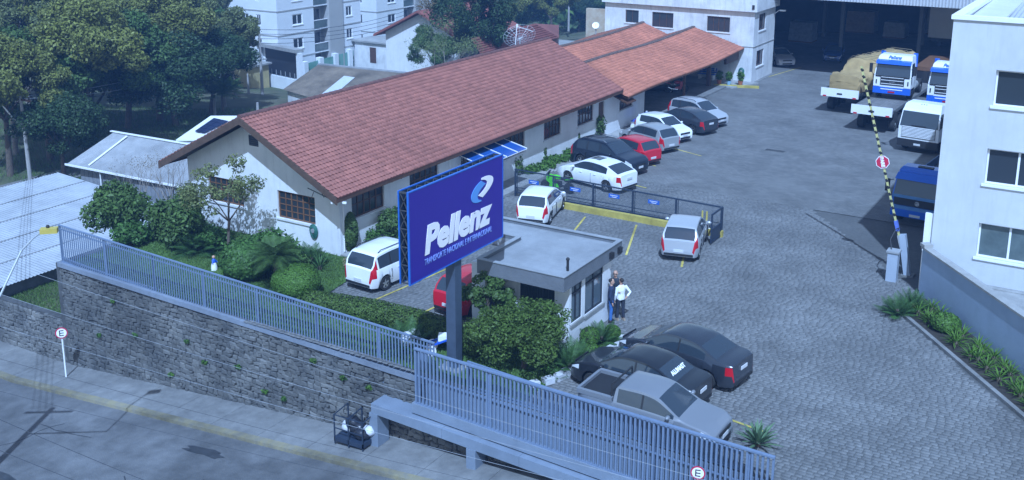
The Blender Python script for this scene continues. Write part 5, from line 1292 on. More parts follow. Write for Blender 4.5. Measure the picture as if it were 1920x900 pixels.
# grove in the upper left: (px, py of trunk foot, ground z, kind, scale)
gr = [(20, 330, 'grove_olive', .85, 'bare trunked olive green tree at the far left behind the concrete pole'), (95, 300, 'grove_dark', .95, 'dark tree right behind the concrete pole with the lamp arm'), (165, 288, 'grove_olive', 1.0, 'leaning olive tree above the grass bank, second behind the grey shed'),
      (240, 240, 'grove_dark', 1.0, 'dark rounded tree rising behind the grey roofed shed'), (300, 228, 'grove_olive', 1.0, 'tall olive tree in the middle of the grove'), (330, 235, 'grove_deep', 1.1, 'very dark low tree in front of the tall olive one'),
      (395, 215, 'grove_deep', 1.05, 'dense dark tree beside the palm like plant'), (420, 200, 'grove_euc', .9, 'feathery grey green tree in front of the white apartment block'), (60, 240, 'grove_euc', 1.1, 'grey green tree with pale branches at the left edge of the grove'),
      (140, 215, 'grove_olive', 1.15, 'broad olive crown at the back left of the grove'), (215, 190, 'grove_dark', 1.1, 'dark crown at the back of the grove under the far grey roofs'), (290, 175, 'grove_olive', 1.2, 'tallest olive crown at the back of the grove'),
      (360, 160, 'grove_dark', 1.15, 'dark crown at the back right of the grove'), (380, 150, 'grove_euc', 1.1, 'thin grey green tree touching the apartment block balconies'), (0, 180, 'grove_dark', 1.15, 'dark tree filling the top left corner'), (440, 185, 'grove_euc', .75, 'airy grey green tree overlapping the first apartment block'), (120, 330, 'grove_deep', .75, 'low dark undergrowth tree right of the concrete pole'), (30, 290, 'grove_euc', .9, 'thin pale branched tree at the left edge'), (180, 250, 'grove_deep', 1.0, 'short dark tree shading the trunks of the grove')]
random.seed(5)
for k, (px, py, key, s, lab) in enumerate(gr):
    z = -4.6; p = at(px, py, z)
    for _ in range(4): z = terr(p.x, p.y); p = at(px, py, z)
    tree(key, (p.x, p.y, z), lab, random.uniform(0, 6), (s*1.05, s*1.05, s*random.uniform(.92, 1.05)), 'trees of the grove')
# trees in the background top
def ground_at(px, py, z=-6):
    p = at(px, py, z)
    for _ in range(6): z = terr(p.x, p.y); p = at(px, py, z)
    return (p.x, p.y, z)
g_ = ground_at(880, 120)
tree('hanging', ground_at(906, 150), 'dark evergreen tree towering just behind the main roof ridge', 0, (1.0, 1.0, 1.05))
tree_proto('willowy', 11, 3.0, 8, LG['dry'], .10, 7000, .22, 2, .4, .24, extra=12, squash=1.5)
tree('willowy', ground_at(868, 150), 'brownish tree with hanging twigs left of the dark evergreen', 1, (1, 1, 1.05))
tree_proto('blossom', 6.0, 3.2, 9, leafmat('pale_spring_leaf', (.16, .20, .07)), .055, 5200, .14, 3, .22, .26, extra=6, bark=BARKP)
tree('blossom', ground_at(835, 178), 'sparse bare branched tree in front of the white gable house', 2, 1.0)
for px, py, key, s, lab in ((818, 160, 'grove_dark', .62, 'round green tree beside the red edged gable'), (852, 140, 'grove_deep', .9, 'green tree behind the sparse bare tree'), (930, 110, 'grove_olive', .85, 'olive tree above the satellite mesh dish'), (985, 90, 'grove_dark', .9, 'green tree right of the evergreen by the red roof'), (1035, 85, 'grove_olive', .8, 'yellowish green tree behind the hipped red roof'),
                            (1085, 60, 'grove_deep', .8, 'dark tree behind the back garden by the pole'), (1115, 55, 'grove_dark', .7, 'green tree next to the office block corner'), (700, 20, 'grove_dark', 1, 'tree far behind the second apartment block'), (965, 60, 'grove_euc', .9, 'thin tree between the evergreen and the pole')):
    tree(key, ground_at(px, py), lab, random.uniform(0, 6), s, 'trees behind the roofs')
# bushes ------------------------------------------------------------
def bush(loc, r, h, leaf, size, n, label, seed, cat='bush', flat=1.0, nm='bush', shell=.75, group=None, stem=False):
    t = empty(nm, loc, label, cat, group); rnd = random.Random(seed); cl = []
    for k in range(12):
        a = rnd.uniform(0, 2*PI); q = r*rnd.uniform(0, .62); cl.append((q*math.cos(a), q*math.sin(a), h*rnd.uniform(.35, .72), r*.42, r*.42, h*.3))
    V, F = leaves(cl, n, size, seed, .5); npmesh('foliage', V, F, leaf, t)
    b = MB()
    for k in range(5): a = 2*PI*k/5; b.tube([(0, 0, -.1), (r*.25*math.cos(a), r*.25*math.sin(a), h*.3), (r*.5*math.cos(a), r*.5*math.sin(a), h*.6)], [.05, .035, .015], 5)
    b.build('stem', BARK, t); return t
def clipped(loc, rx, ry, h, label, seed, nm='clipped_bush', leaf=None, size=.045, n=4200, z0=0, cat='bush', core=True, group=None, rz=0):
    t = empty(nm, loc, label, cat, group, rz); c = (0, 0, h*.5, rx, ry, h*.5)
    V, F = leaves([c], n, size, seed, .97, up=.1, asp=.8, jit=.35); npmesh('foliage', V, F, leaf or LG['clip'], t)
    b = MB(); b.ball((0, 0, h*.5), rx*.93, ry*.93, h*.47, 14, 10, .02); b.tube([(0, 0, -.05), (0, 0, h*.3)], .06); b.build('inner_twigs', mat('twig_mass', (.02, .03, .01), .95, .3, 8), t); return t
def G0(px, py, z=.05): p = at(px, py, z); return (p.x, p.y, z)
clipped(G0(556, 556), .98, .98, 1.35, 'round clipped ball bush on the lawn left of the white people carrier', 1, n=15000, size=.032, leaf=LG['bright'])
clipped(G0(462, 520), 1.15, 1.0, 1.6, 'broad rounded bright bush below the palm in the garden', 2, leaf=LG['mid'], size=.07, n=5000)
clipped(G0(1108, 668, .06), .33, .33, .45, 'small clipped ball in the corner bed, lower one', 3, n=1100, size=.035, group=None, leaf=LG['bright'])
clipped(G0(1105, 650, .06), .36, .36, .75, 'small clipped ball in the corner bed, upper one', 4, n=1200, size=.035, leaf=LG['bright'])
clipped(G0(1148, 636, .06), .3, .3, .55, 'small round bush beside the gatehouse corner', 5, n=900, size=.035, leaf=LG['bright'])
clipped(G0(1035, 700, .06), .3, .3, .4, 'little ball bush at the foot of the broad garden tree', 6, n=900, size=.035, leaf=LG['mid'])
clipped(G0(890, 665, .06), .5, .5, 1.0, 'clipped ball bush between post and broad garden tree', 7, n=1800, size=.04, leaf=LG['clip'])
# low rounded hedge along the parking
t = empty('clipped_hedge', (-24.2, 29.3, 0), 'long low rounded clipped hedge between lawn and parking', 'hedge'); cl = []
hp = [at(585, 580, .05), at(640, 588, .05), at(700, 598, .05), at(760, 612, .05), at(810, 626, .05), at(835, 640, .05)]
pts = []
for k in range(26):
    f = k/25*(len(hp)-1); i = min(int(f), len(hp)-2); p = hp[i].lerp(hp[i+1], f-i); cl.append((p.x+24.2, p.y-29.3, .38, .62, .62, .42)); pts.append((p.x+24.2, p.y-29.3, .36))
V, F = leaves(cl, 26000, .035, 31, .97, up=.2, asp=.8, jit=.35); npmesh('foliage', V, F, LG['clip'], t)
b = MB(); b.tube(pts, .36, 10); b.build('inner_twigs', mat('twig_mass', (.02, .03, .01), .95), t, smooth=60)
# tall clipped cones along the long wall
for px, py, h, r, lab in ((655, 472, 1.9, .42, 'egg shaped shrub at the gable corner of the house'), (395+0, 0, 0, 0, ''), (1008, 305, 1.5, .55, 'clipped egg shaped bush under the entrance window'), (1073, 277, 1.6, .48, 'clipped egg shaped bush next to the black car')):
    if h: clipped(G0(px, py), r, r, h, lab, px, n=2600, size=.05, leaf=LG['dark'] if px < 700 else LG['clip'])
bush(G0(1118, 262), .7, 1.8, LG['dark'], .09, 1500, 'tall dark leafy shrub next to the brown door', 41)
bush(G0(730, 450), .9, 1.7, LG['dark'], .09, 2200, 'dark bush between billboard and wall window', 42)
bush(G0(960, 330), .8, 1.3, LG['dark'], .09, 1800, 'dark shrub right of the billboard edge at the entrance', 43)
def strip(nm, p0, p1, wd, h, leaf, size, n, label, seed, cat='plants', kind='stuff'):
    p0, p1 = Vector(p0), Vector(p1); cl = []; N_ = 18; rnd = random.Random(seed)
    for k in range(N_):
        p = p0.lerp(p1, (k+.5)/N_); d = (p1-p0).normalized(); q = Vector((-d.y, d.x, 0))*rnd.uniform(-.3, .3)*wd; cl.append((p.x+q.x, p.y+q.y, h*.45, wd*.5, (p1-p0).length/N_*.9, h*.5*rnd.uniform(.7, 1.2)))
    V, F = leaves(cl, n, size, seed, .4, up=.8); o = npmesh(nm, V, F, leaf); return tag(o, label, cat, None, kind)
strip('ground_cover', (-29.2, 35.2, .1), (-29.2, 38.6, .1), .9, .9, LG['mid'], .08, 3200, 'leafy bed along the house wall behind the white people carrier', 51)
strip('ground_cover', (-29.2, 49.6, .1), (-29.2, 53.6, .1), .9, .6, LG['bright'], .08, 3000, 'bright green bed along the house wall by the white saloon', 52)
strip('ground_cover', (-29.3, 54.3, .1), (-29.3, 58.6, .1), .8, .5, LG['bright'], .08, 2600, 'bright green bed along the house wall by the black car', 53)
# rosette plants with single leaves ----------------------------------
def frond_mesh(L_, wd, droop, seg=5, fold=.15, name='leaf', serr=False):
    V = []; F = []
    for k in range(seg+1):
        u = k/seg; x = L_*u*(1-.12*droop*u); z = L_*(.55*u-droop*.55*u*u); w_ = wd*(1-(2*u-.85)**2*.8 if u < .92 else .12)*(.5 if k == 0 else 1); w_ = max(w_, .004)
        V += [(x, -w_/2, z+fold*w_), (x, 0, z), (x, w_/2, z+fold*w_)]
    for k in range(seg):
        a = 3*k; F += [(a, a+3, a+4, a+1), (a+1, a+4, a+5, a+2)]
    return V, F
def palm_frond(L_, droop, nl=22, wl=.28):
    V = []; F = []
    for k in range(nl):
        u = (k+1)/nl; x = L_*u*(1-.15*droop*u); z = L_*(.5*u-.6*droop*u*u); l = wl*L_*math.sin(PI*min(.97, u*.9+.08))
        for s in (1, -1):
            i = len(V); V += [(x, 0, z), (x+.05*L_/2, s*.02, z+.01), (x+l*.45, s*l, z-l*.25), (x+l*.42, s*l*.97, z-l*.27)]; V[i+1] = (x+L_*.035, 0, z); F.append((i, i+1, i+2, i+3) if s < 0 else (i+3, i+2, i+1, i))
    return V, F
_fm = {}
def rosette(nm, loc, label, cat, n, L_, wd, droop, leafm, seed, z0=0, tilt=(.0, 1.0), palm=False, group=None, trunk=0):
    t = empty(nm, loc, label, cat, group); rnd = random.Random(seed); key = (nm, round(L_, 2), wd, droop, palm, leafm.name)
    for k in range(n):
        a = k*2.399+rnd.uniform(-.2, .2); el = tilt[0]+(tilt[1]-tilt[0])*((k+.5)/n); s = rnd.uniform(.8, 1.1)
        if key not in _fm:
            V, F = palm_frond(L_, droop) if palm else frond_mesh(L_, wd, droop); me = bpy.data.meshes.new('leaf'); me.from_pydata(V, [], F); me.materials.append(leafm); me.update(); _fm[key] = me
        inst('frond' if palm else 'leaf', _fm[key], t, (0, 0, trunk+z0), Euler((0, -el*.9, a)), (s, s, s))
    if trunk:
        b = MB(); b.tube([(0, 0, 0), (0, 0, trunk*.5), (0, 0, trunk)], [.12, .10, .09], 8); b.build('trunk', BARK, t)
    else:
        b = MB(); b.lathe([(.1, -.02), (.09, .12), (.05, .18)], n=8); b.build('crown_base', BARK, t)
    return t
AG = leafmat('grey_green_agave', (.10, .17, .09), .15, .1); SPK = leafmat('spiky_green_leaf', (.05, .11, .03), .25, .15); LIL = leafmat('strap_leaf_green', (.085, .17, .02), .3, .2)
rosette('agave', G0(1420, 835, .024), 'large pale green agave on the paving right of the street fence', 'plant', 34, .85, .11, .45, AG, 61, tilt=(-.1, 1.1))
rosette('spiky_plant', G0(1682, 588, .07), 'dark spiky cycad at the front end of the wall bed', 'plant', 30, .85, .09, .3, SPK, 62, palm=True, tilt=(-.3, .9))
rosette('spiky_plant', G0(1712, 578, .07), 'upright spiky cycad against the end of the diagonal wall', 'plant', 26, .8, .09, .2, SPK, 63, palm=True, tilt=(-.1, 1.1))
rosette('cycad', G0(1128, 640, .06), 'feathery cycad in the corner bed by the gatehouse wall', 'plant', 30, .9, .1, .35, SPK, 64, palm=True, tilt=(-.3, 1.0))
rosette('cycad', G0(1068, 690, .06), 'larger feathery cycad beside the white edging stones', 'plant', 34, 1.15, .1, .4, SPK, 65, palm=True, tilt=(-.3, 1.0))
rosette('cycad', G0(760, 650, .06), 'feathery cycad on the lawn in front of the low hedge', 'plant', 34, 1.1, .1, .4, SPK, 66, palm=True, tilt=(-.3, 1.0))
rosette('cycad', G0(585, 490, .06), 'feathery cycad below the hose reel at the gable wall', 'plant', 34, .95, .1, .45, SPK, 67, palm=True, tilt=(-.3, 1.0))
rosette('cycad', G0(372, 470, .06), 'feathery cycad under the big shrub at the left of the garden', 'plant', 34, 1.6, .1, .5, SPK, 68, palm=True, tilt=(-.3, .8))
rosette('small_palm', G0(520, 545, .05), 'small palm with drooping fronds in the middle of the garden', 'palm', 38, 1.3, .1, .75, leafmat('palm_frond_green', (.07, .13, .035), .25, .2), 69, palm=True, tilt=(-.5, .9), trunk=1.5)
rosette('small_palm', G0(418, 208, -3.6), 'palm like plant behind the main roof near the grove', 'palm', 34, 2.2, .1, .6, leafmat('palm_frond_green', (.07, .13, .035)), 70, palm=True, tilt=(-.4, .9), trunk=1.6)
rosette('yucca', G0(840, 0, 0) if False else G0(600, 505, .05), 'yucca with stiff leaves beside the gable corner', 'plant', 26, .8, .06, .3, SPK, 71, tilt=(-.1, 1.1))
# bed along the diagonal wall: clumps of strap leaves
random.seed(21); k = 0; s = 2.0
BedP = []
while s < 11.5:
    for tt in (-.45, -1.05):
        p = A0+dW*(s+random.uniform(-.2, .2))+nW*(tt+random.uniform(-.1, .1)); BedP.append(p)
    s += .62
def whr(i, n): return ('front' if i % 2 else 'back')
clipped(tuple(A0+dW*3.6+nW*-.8), .55, .5, .75, 'round clipped green ball in the bed along the diagonal wall', 8, n=1800, size=.045, leaf=LG['bright'])
for i, p in enumerate(BedP):
    if (p-(A0+dW*3.6+nW*-.8)).length < .6: continue
    rosette('strap_leaf_clump', (p.x, p.y, .07), ORD[i//2]+' clump of strap leaves from the cycads, '+('front' if i % 2 else 'back')+' row along the diagonal wall', 'plant', 26, .62, .05, .75, LIL, 100+i, tilt=(-.1, 1.2), group='strap leaf clumps along the wall')
# hedgy shrubs in the garden
bush(G0(225, 440), 1.9, 2.5, LG['dark'], .10, 9000, 'big glossy dark green shrub behind the left end of the garden fence', 81)
bush(G0(330, 458), 1.9, 2.2, LG['dark'], .10, 9000, 'broad glossy green shrub in front of the gable wall, right of the big one', 82)
bush(G0(395, 470), 1.0, 1.1, LG['mid'], .09, 2500, 'low bush at the foot of the feathery garden tree', 83)
tree('thin_tree', G0(428, 475), 'feathery thin garden tree in front of the gable window', 1, (.85, .85, .75))
bush(G0(500, 505), 1.6, 2.0, LG['mid'], .09, 6000, 'leafy bush behind the small palm below the right gable window', 84)
bush(G0(250, 460), 1.2, 1.2, LG['mid'], .1, 2500, 'low green bush under the big glossy shrub', 85)
bush(G0(545, 520), 1.0, 1.2, LG['dark'], .08, 2500, 'dark low shrub behind the clipped ball', 86)
# bare twiggy shrub left of the gable
def bare(loc, h, seed, label, n=7, depth=3, m=BARKP):
    t = empty('bare_shrub', loc, label, 'shrub'); rnd = random.Random(seed); b = MB(); ends = []
    for k in range(n): a = 2*PI*k/n; limb(b, (0, 0, 0), (math.cos(a)*.5, math.sin(a)*.5, 1), h*.42, .045, depth, rnd, ends, .5)
    b.build('branches', m, t); V, F = leaves([(*e, .15, .15, .15) for e in ends], 500, .03, seed); npmesh('buds', V, F, LG['dry'], t)
bare(G0(322, 400, -.5), 3.4, 91, 'bare twiggy shrub left of the white gable corner', 8)
bare(G0(262, 390, -2.2), 3.0, 92, 'leafless reddish shrub in front of the grey shed roof', 6)
# broad garden tree by the guard house
tree_proto('garden_tree', 2.9, 1.75, 12, leafmat('glossy_yellow_green_leaf', (.075, .125, .022), .4), .06, 17000, .12, 2, .25, .34, extra=20)
tree('garden_tree', G0(982, 690, .06), 'broad dense garden tree with small yellow green leaves in front of the gatehouse', 0, (.95, .95, .74))
tree_proto('pine_like', 2.6, .8, 13, LG['dark'], .08, 4000, .08, 2, .2, .3, extra=10)
tree('pine_like', G0(925, 640, .06), 'slim dark shrubby tree behind the broad garden tree', 0, .95)
bush(G0(660, 505), .5, .6, leafmat('pale_flowering', (.25, .22, .12)), .05, 900, 'pale flowering bush behind the white people carrier', 87)
# loose grass
def grass(nm, poly, z, n, h, seed, m):
    g = np.random.default_rng(seed); xs_ = [p[0] for p in poly]; ys_ = [p[1] for p in poly]; P = []
    while len(P) < n:
        x, y = g.uniform(min(xs_), max(xs_)), g.uniform(min(ys_), max(ys_))
        if in_poly(x, y, poly): P.append((x, y))
    P = np.array(P); a = g.uniform(0, 2*PI, n); dx, dy = np.cos(a)*.018, np.sin(a)*.018; hh = h*g.uniform(.5, 1.2, n); lx, ly = g.normal(0, h*.4, n), g.normal(0, h*.4, n)
    zz = np.array([z(*p) if callable(z) else z for p in P])
    V = np.stack([np.stack([P[:, 0]-dx, P[:, 1]-dy, zz], 1), np.stack([P[:, 0]+dx, P[:, 1]+dy, zz], 1), np.stack([P[:, 0]+lx, P[:, 1]+ly, zz+hh], 1)], 1).reshape(-1, 3)
    tag(npmesh(nm, V, np.arange(3*n).reshape(-1, 3), m), 'short green blades growing on the '+('garden lawn' if 'lawn' in nm else 'grass bank at the left'), 'grass', None, 'stuff')
GB_ = leafmat('grass_blade', (.085, .15, .03), .35, .2)
grass('lawn_grass', LAWN, .05, 32000, .09, 1, GB_)
grass('garden_grass', GARDEN, .06, 9000, .09, 2, GB_)
grass('bank_grass', [(-56, 27.2), (-39.8, 27.2), (-39.8, 33), (-56, 33)], lambda x, y: terr(x, y)+.02, 26000, .12, 3, GB_)
grass('grove_grass', [(-80, 40), (-50, 44), (-52, 62), (-70, 70), (-90, 60)], lambda x, y: terr(x, y)+.02, 26000, .3, 4, GB_)
# white edging stones of the corner bed
eg = empty('bed_edging', (-15.8, 28, 0), 'whitewashed rough stones edging the corner bed by the black saloon', 'edging'); r = random.Random(4)
EW = mat('whitewashed_stone', (.5, .51, .53), .9, .15, 4, .3, 15)
P_ = [(-16.3, 27.6), (-15.75, 28.6), (-15.35, 30.3), (-15.0, 32.2), (-15.3, 32.9)]
for a, c in zip(P_[:-1], P_[1:]):
    a, c = Vector((*a, 0)), Vector((*c, 0)); n = max(1, int((c-a).length/.42))
    for k in range(n):
        p = a.lerp(c, (k+.5)/n); b = MB(); b.cbox(0, 0, .12, .30+r.uniform(-.05, .05), .38, .22+r.uniform(-.03, .05), math.atan2((c-a).y, (c-a).x)-PI/2); o = b.build('edging_stone', EW, eg); o.location = (p.x+15.8, p.y-28, 0)
# ================================================================ people
SKIN = mat('skin', (.48, .28, .20), .6, .05)
def tubes(segs, name, m, parent, ring=10, sub=True):
    """segs: list of polylines [(pt, rx, ry)] lofted and overlapped, remeshed into one continuous surface"""
    b = MB()
    for s in segs:
        n = ring; i0 = len(b.v); pts = [Vector(p[0]) for p in s]
        for k, p in enumerate(s):
            d = (pts[min(k+1, len(pts)-1)]-pts[max(k-1, 0)]).normalized(); x = Vector((0, 1, 0)); x = (x-d*x.dot(d)); x = x.normalized() if x.length > .1 else Vector((1, 0, 0)); y = d.cross(x).normalized()
            for j in range(n): t = 2*PI*j/n; b.v.append(tuple(pts[k]+x*math.cos(t)*p[2]+y*math.sin(t)*p[1]))
        for k in range(len(s)-1):
            for j in range(n): b.f.append((i0+k*n+j, i0+k*n+(j+1) % n, i0+(k+1)*n+(j+1) % n, i0+(k+1)*n+j))
        b.f.append(tuple(range(i0+n-1, i0-1, -1))); q = i0+(len(s)-1)*n; b.f.append(tuple(range(q, q+n)))
    o = b.build(name, m, parent)
    if sub:
        md = o.modifiers.new('r', 'REMESH'); md.mode = 'VOXEL'; md.voxel_size = .016; md.use_smooth_shade = True
        me = bpy.data.meshes.new_from_object(o.evaluated_get(bpy.context.evaluated_depsgraph_get())); o.modifiers.clear(); o.data = me; me.materials.clear(); me.materials.append(m)
        me.polygons.foreach_set('use_smooth', [True]*len(me.polygons))
    return o
def person(loc, rz, label, top, legs, shoe, H=1.75, hair=None, armsR='down', armsL='down', stance=.0, jacket_long=.0, glasses=False, female=False):
    """local frame: faces +x, left is +y"""
    t = empty('person', loc, label, 'person', None, rz); t.scale = (H/1.75,)*3; w_ = .9 if female else 1.0
    sh, hp, kn, an = 1.43, .92, .50, .09
    def arm(s, mode):
        S_ = Vector((0, s*.19*w_, 1.40))
        if mode == 'down': E_ = S_+Vector((-.03, s*.07, -.29)); W_ = E_+Vector((.08, -s*.01, -.25))
        elif mode == 'back': E_ = S_+Vector((-.14, s*.15, -.24)); W_ = E_+Vector((-.05, -s*.18, -.13))
        elif mode == 'pocket': E_ = S_+Vector((-.10, s*.13, -.26)); W_ = E_+Vector((.17, -s*.08, -.16))
        elif mode == 'fold': E_ = S_+Vector((.06, s*.08, -.28)); W_ = E_+Vector((.20, -s*.17, .05))
        return S_, E_, W_
    AR = [arm(-1, armsR), arm(1, armsL)]
    legp = []
    for s in (1, -1):
        hx = s*stance; legp.append((Vector((0, s*.095, hp)), Vector((hx*.6+.02, s*.105, kn)), Vector((hx, s*.11, an)), s))
    body = [[((0, 0, .86), .10, .15), ((0, 0, .98), .10, .155), ((0, 0, 1.12), .095, .135), ((0, 0, 1.28), .11, .165), ((0, 0, 1.40), .09, .17), ((0, 0, 1.46), .055, .07), ((.01, 0, 1.52), .052, .052), ((.02, 0, 1.57), .055, .052)],
            [((.015, 0, 1.52), .055, .05), ((.025, 0, 1.57), .085, .065), ((.015, 0, 1.64), .098, .075), ((.0, 0, 1.70), .093, .073), ((-.005, 0, 1.74), .055, .045)],
            [((.10, 0, 1.625), .012, .012), ((.125, 0, 1.605), .014, .014), ((.10, 0, 1.595), .010, .012)]]
    for s in (1, -1): body.append([((.0, s*.074, 1.65), .02, .012), ((-.005, s*.088, 1.64), .026, .012), ((.0, s*.078, 1.61), .014, .012)])
    for S_, E_, W_ in AR:
        body.append([(S_, .05, .05), (S_.lerp(E_, .5), .043, .043), (E_, .037, .037), (E_.lerp(W_, .5), .036, .036), (W_, .026, .026)])
        d = (W_-E_).normalized(); s = 1 if S_.y > 0 else -1; pa = W_+d*.055; body.append([(W_, .024, .026), (pa, .018, .040), (pa+d*.03, .015, .040)])
        side = Vector((1, 0, 0)) if abs(d.z) > .6 else Vector((0, 0, 1)); side = (side-d*side.dot(d)).normalized()
        cr = d.cross(side).normalized()
        for k in range(4):
            q = pa+d*.03+side*(.028-.019*k); L_ = (.072, .08, .074, .058)[k]; body.append([(q, .0095, .0095), (q+d*L_*.5+cr*.006*s, .009, .009), (q+d*L_*.9+cr*.022*s, .008, .008)])
        q = W_+d*.02+side*.025; body.append([(q, .012, .012), (q+d*.03+side*.02, .011, .011), (q+d*.065+side*.022, .009, .009)])
    for h, k, a, s in legp: body.append([(h, .085, .085), (h.lerp(k, .5), .07, .07), (k, .053, .053), (k.lerp(a, .4), .052, .05), (a, .035, .035), (a+Vector((0, 0, -.04)), .035, .035)])
    tubes(body, 'body', SKIN, t)
    # clothes
    g = .016; hem = .88-jacket_long
    up = [[((0, 0, hem), .118+g, .168+g), ((0, 0, .98), .112+g, .165+g), ((0, 0, 1.12), .10+g, .145+g), ((0, 0, 1.28), .112+g, .172+g), ((0, 0, 1.40), .092+g, .178+g), ((0, 0, 1.475), .058+g*.6, .075+g)]]
    for S_, E_, W_ in AR: up.append([(S_+Vector((0, 0, .01)), .062, .062), (S_.lerp(E_, .5), .058, .058), (E_, .052, .052), (E_.lerp(W_, .5), .047, .047), (E_.lerp(W_, .96), .036, .036)])
    tubes(up, 'jacket' if jacket_long else 'sweater', top, t)
    lo = [[((0, 0, .84), .11, .155), ((0, 0, .97), .112, .166)]]
    for h, k, a, s in legp: lo.append([(h, .10, .098), (h.lerp(k, .5), .086, .084), (k, .068, .068), (k.lerp(a, .5), .064, .064), (a+Vector((0, 0, .02)), .058, .058)])
    tubes(lo, 'trousers', legs, t)
    for h, k, a, s in legp:
        b = MB(); f = a; b.hexa([(f.x-.09, f.y-.04, .0), (f.x+.17, f.y-.045, .0), (f.x+.17, f.y+.045, .0), (f.x-.09, f.y+.04, .0), (f.x-.08, f.y-.035, .10), (f.x+.10, f.y-.035, .065), (f.x+.10, f.y+.035, .065), (f.x-.08, f.y+.035, .10)]); b.build('shoe', shoe, t)
    if hair: b = MB(); b.ball((-.022, 0, 1.675), .098, .083, .088, 12, 8); b.build('hair', hair, t, smooth=60)
    if glasses: b = MB(); b.box(.095, .112, -.065, .065, 1.635, 1.662); b.build('sunglasses', BLACK, t)
    b = MB(); b.box(.103, .11, -.02, .02, 1.567, 1.573); b.build('mouth', mat('lip', (.3, .1, .09), .6), t)
    if not glasses:
        for s in (1, -1): b = MB(); b.ball((.09, s*.032, 1.64), .012, .013, .009, 8, 6); b.build('eye', BLACK, t)
    return t
NAVY = mat('navy_cloth', (.018, .028, .065), .9, .15, 8); DKJ = mat('dark_jacket_cloth', (.022, .030, .042), .85, .15, 8); SKYB = mat('blue_shirt_cloth', (.04, .12, .40), .85, .1, 8)
JEAN = mat('blue_jeans', (.04, .13, .36), .9, .2, 8); WSW = mat('white_sweater_knit', (.72, .73, .76), .9, .08, 10); DTR = mat('dark_trousers', (.022, .028, .045), .9, .15, 8)
person((at(1144.5, 603, 0.02).x, at(1144.5, 603, .02).y, .02), R(25), 'person in navy jacket and blue jeans standing at the gatehouse corner', NAVY, JEAN, BLACK, 1.74, hair=mat('dark_hair', (.02, .015, .012), .7), armsL='fold', armsR='down', jacket_long=.12)
person((at(1163, 600, .02).x, at(1163, 600, .02).y, .02), R(150), 'person in white sweater and dark loose trousers with an elbow out, seen from behind', WSW, DTR, mat('tan_shoe', (.30, .24, .18), .7), 1.70, hair=mat('dark_hair', (.02, .015, .012), .7), armsL='down', armsR='back', stance=.06, female=False)
pb = at(1152, 592, .02)
person((pb.x, pb.y, .02), R(-75), 'bald person with sunglasses, dark open jacket and blue shirt facing the other two', DKJ, DTR, BLACK, 1.86, armsL='down', armsR='down', jacket_long=.15, glasses=True)
# ================================================================ sheds and houses at the left
def corr_roof(name, P, m, parent, along, step=.18, amp=.03, th=.05):
    """corrugated sheet over the quad P (4 points), ridges run from edge P0P1 to edge P3P2"""
    P = [Vector(p) for p in P]; n = int((P[1]-P[0]).length/step*2); b = MB(); N = (P[1]-P[0]).cross(P[3]-P[0]).normalized(); N = N if N.z > 0 else -N; rows = 6
    for k in range(n+1):
        f = k/n; a = P[0].lerp(P[1], f); c = P[3].lerp(P[2], f); o = N*(amp if k % 2 else 0)
        for j in range(rows+1): b.v.append(tuple(a.lerp(c, j/rows)+o))
    for k in range(n):
        for j in range(rows): q = k*(rows+1)+j; b.f.append((q, q+rows+1, q+rows+2, q+1))
    return b.build(name, m, parent, world=True)
LBR = mat('pale_fibre_cement', (.34, .36, .38), .8, .10, 1.2, .15, 10, stain=.18)
GRR = mat('weathered_fibre_cement', (.27, .275, .28), .85, .12, 1.5, .2, 10, stain=.25)
s_ = empty('long_shed', (-51, 34, -4), 'long low shed under pale corrugated sheets below the garden wall', 'shed')
# sheets in rows (purlin steps)
X0, X1, Y0_, Y1_ = -57.5, -44.9, 22.0, 39.6
nr = 5
for k in range(nr):
    xa, xb = X1+(X0-X1)*k/nr, X1+(X0-X1)*(k+1)/nr; za, zb2 = -2.35+.75*k/nr, -2.35+.75*(k+1)/nr
    corr_roof('roof_sheet_row', [(xa+.15, Y0_, za), (xa+.15, Y1_, za), (xb, Y1_, zb2-.0), (xb, Y0_, zb2-.0)], LBR, s_, 0, .2, .035)
    for v in s_.children[-1].data.vertices: v.co.z += .0-.05*k*0
b = MB(); b.box(X1-.6, X1-.4, 27.5, Y1_-.3, -4.4, -2.45); b.box(X0+.3, X1-.4, Y1_-.5, Y1_-.3, -4.4, -2.1); b.build('wall', mat('shed_board', (.16, .17, .19), .9, .2, 3), s_, world=True)
b = MB()
for k in range(1, nr): xa = X1+(X0-X1)*k/nr; z = -2.35+.75*k/nr; b.box(xa+.10, xa+.16, Y0_, Y1_, z+.01, z+.05)
b.build('purlin_shadow_line', GRR, s_, world=True)  # thin darker bars draw the shadow lines along the purlins
b = MB(); b.ball((-55.5, 29.5, -1.6), .35, .35, .2); b.build('roof_vent', BLACK, s_, world=True)
# lamp-lit small tank
s2_ = empty('grey_shed', (-54, 44, -4), 'grey corrugated gable roofed shed left of the white gable house', 'shed')
RD = (-59.9, -49.0, 45.7, -.55)
corr_roof('roof_sheet', [(-60.1, 42.1, -2.0), (-48.8, 42.5, -2.0), (-48.8, 45.8, -.45), (-59.4, 45.4, -.45)], GRR, s2_, 0, .2, .03)
corr_roof('roof_sheet', [(-59.4, 45.4, -.44), (-48.8, 45.8, -.44), (-48.8, 49.0, -2.0), (-60.1, 48.8, -2.0)], GRR, s2_, 0, .2, .03)
b = MB(); b.box(-59.4, -49.1, 42.6, 48.4, -4.6, -2.05); b.build('wall', mat('shed_plank', (.15, .16, .18), .9, .2, 3), s2_, world=True)
b = MB(); 
for k in range(26): x = -59.3+k*.4; b.box(x, x+.36, 42.55, 42.6, -4.3, -2.1)
b.build('boarding', mat('shed_plank2', (.20, .21, .23), .9, .2, 3), s2_, world=True)
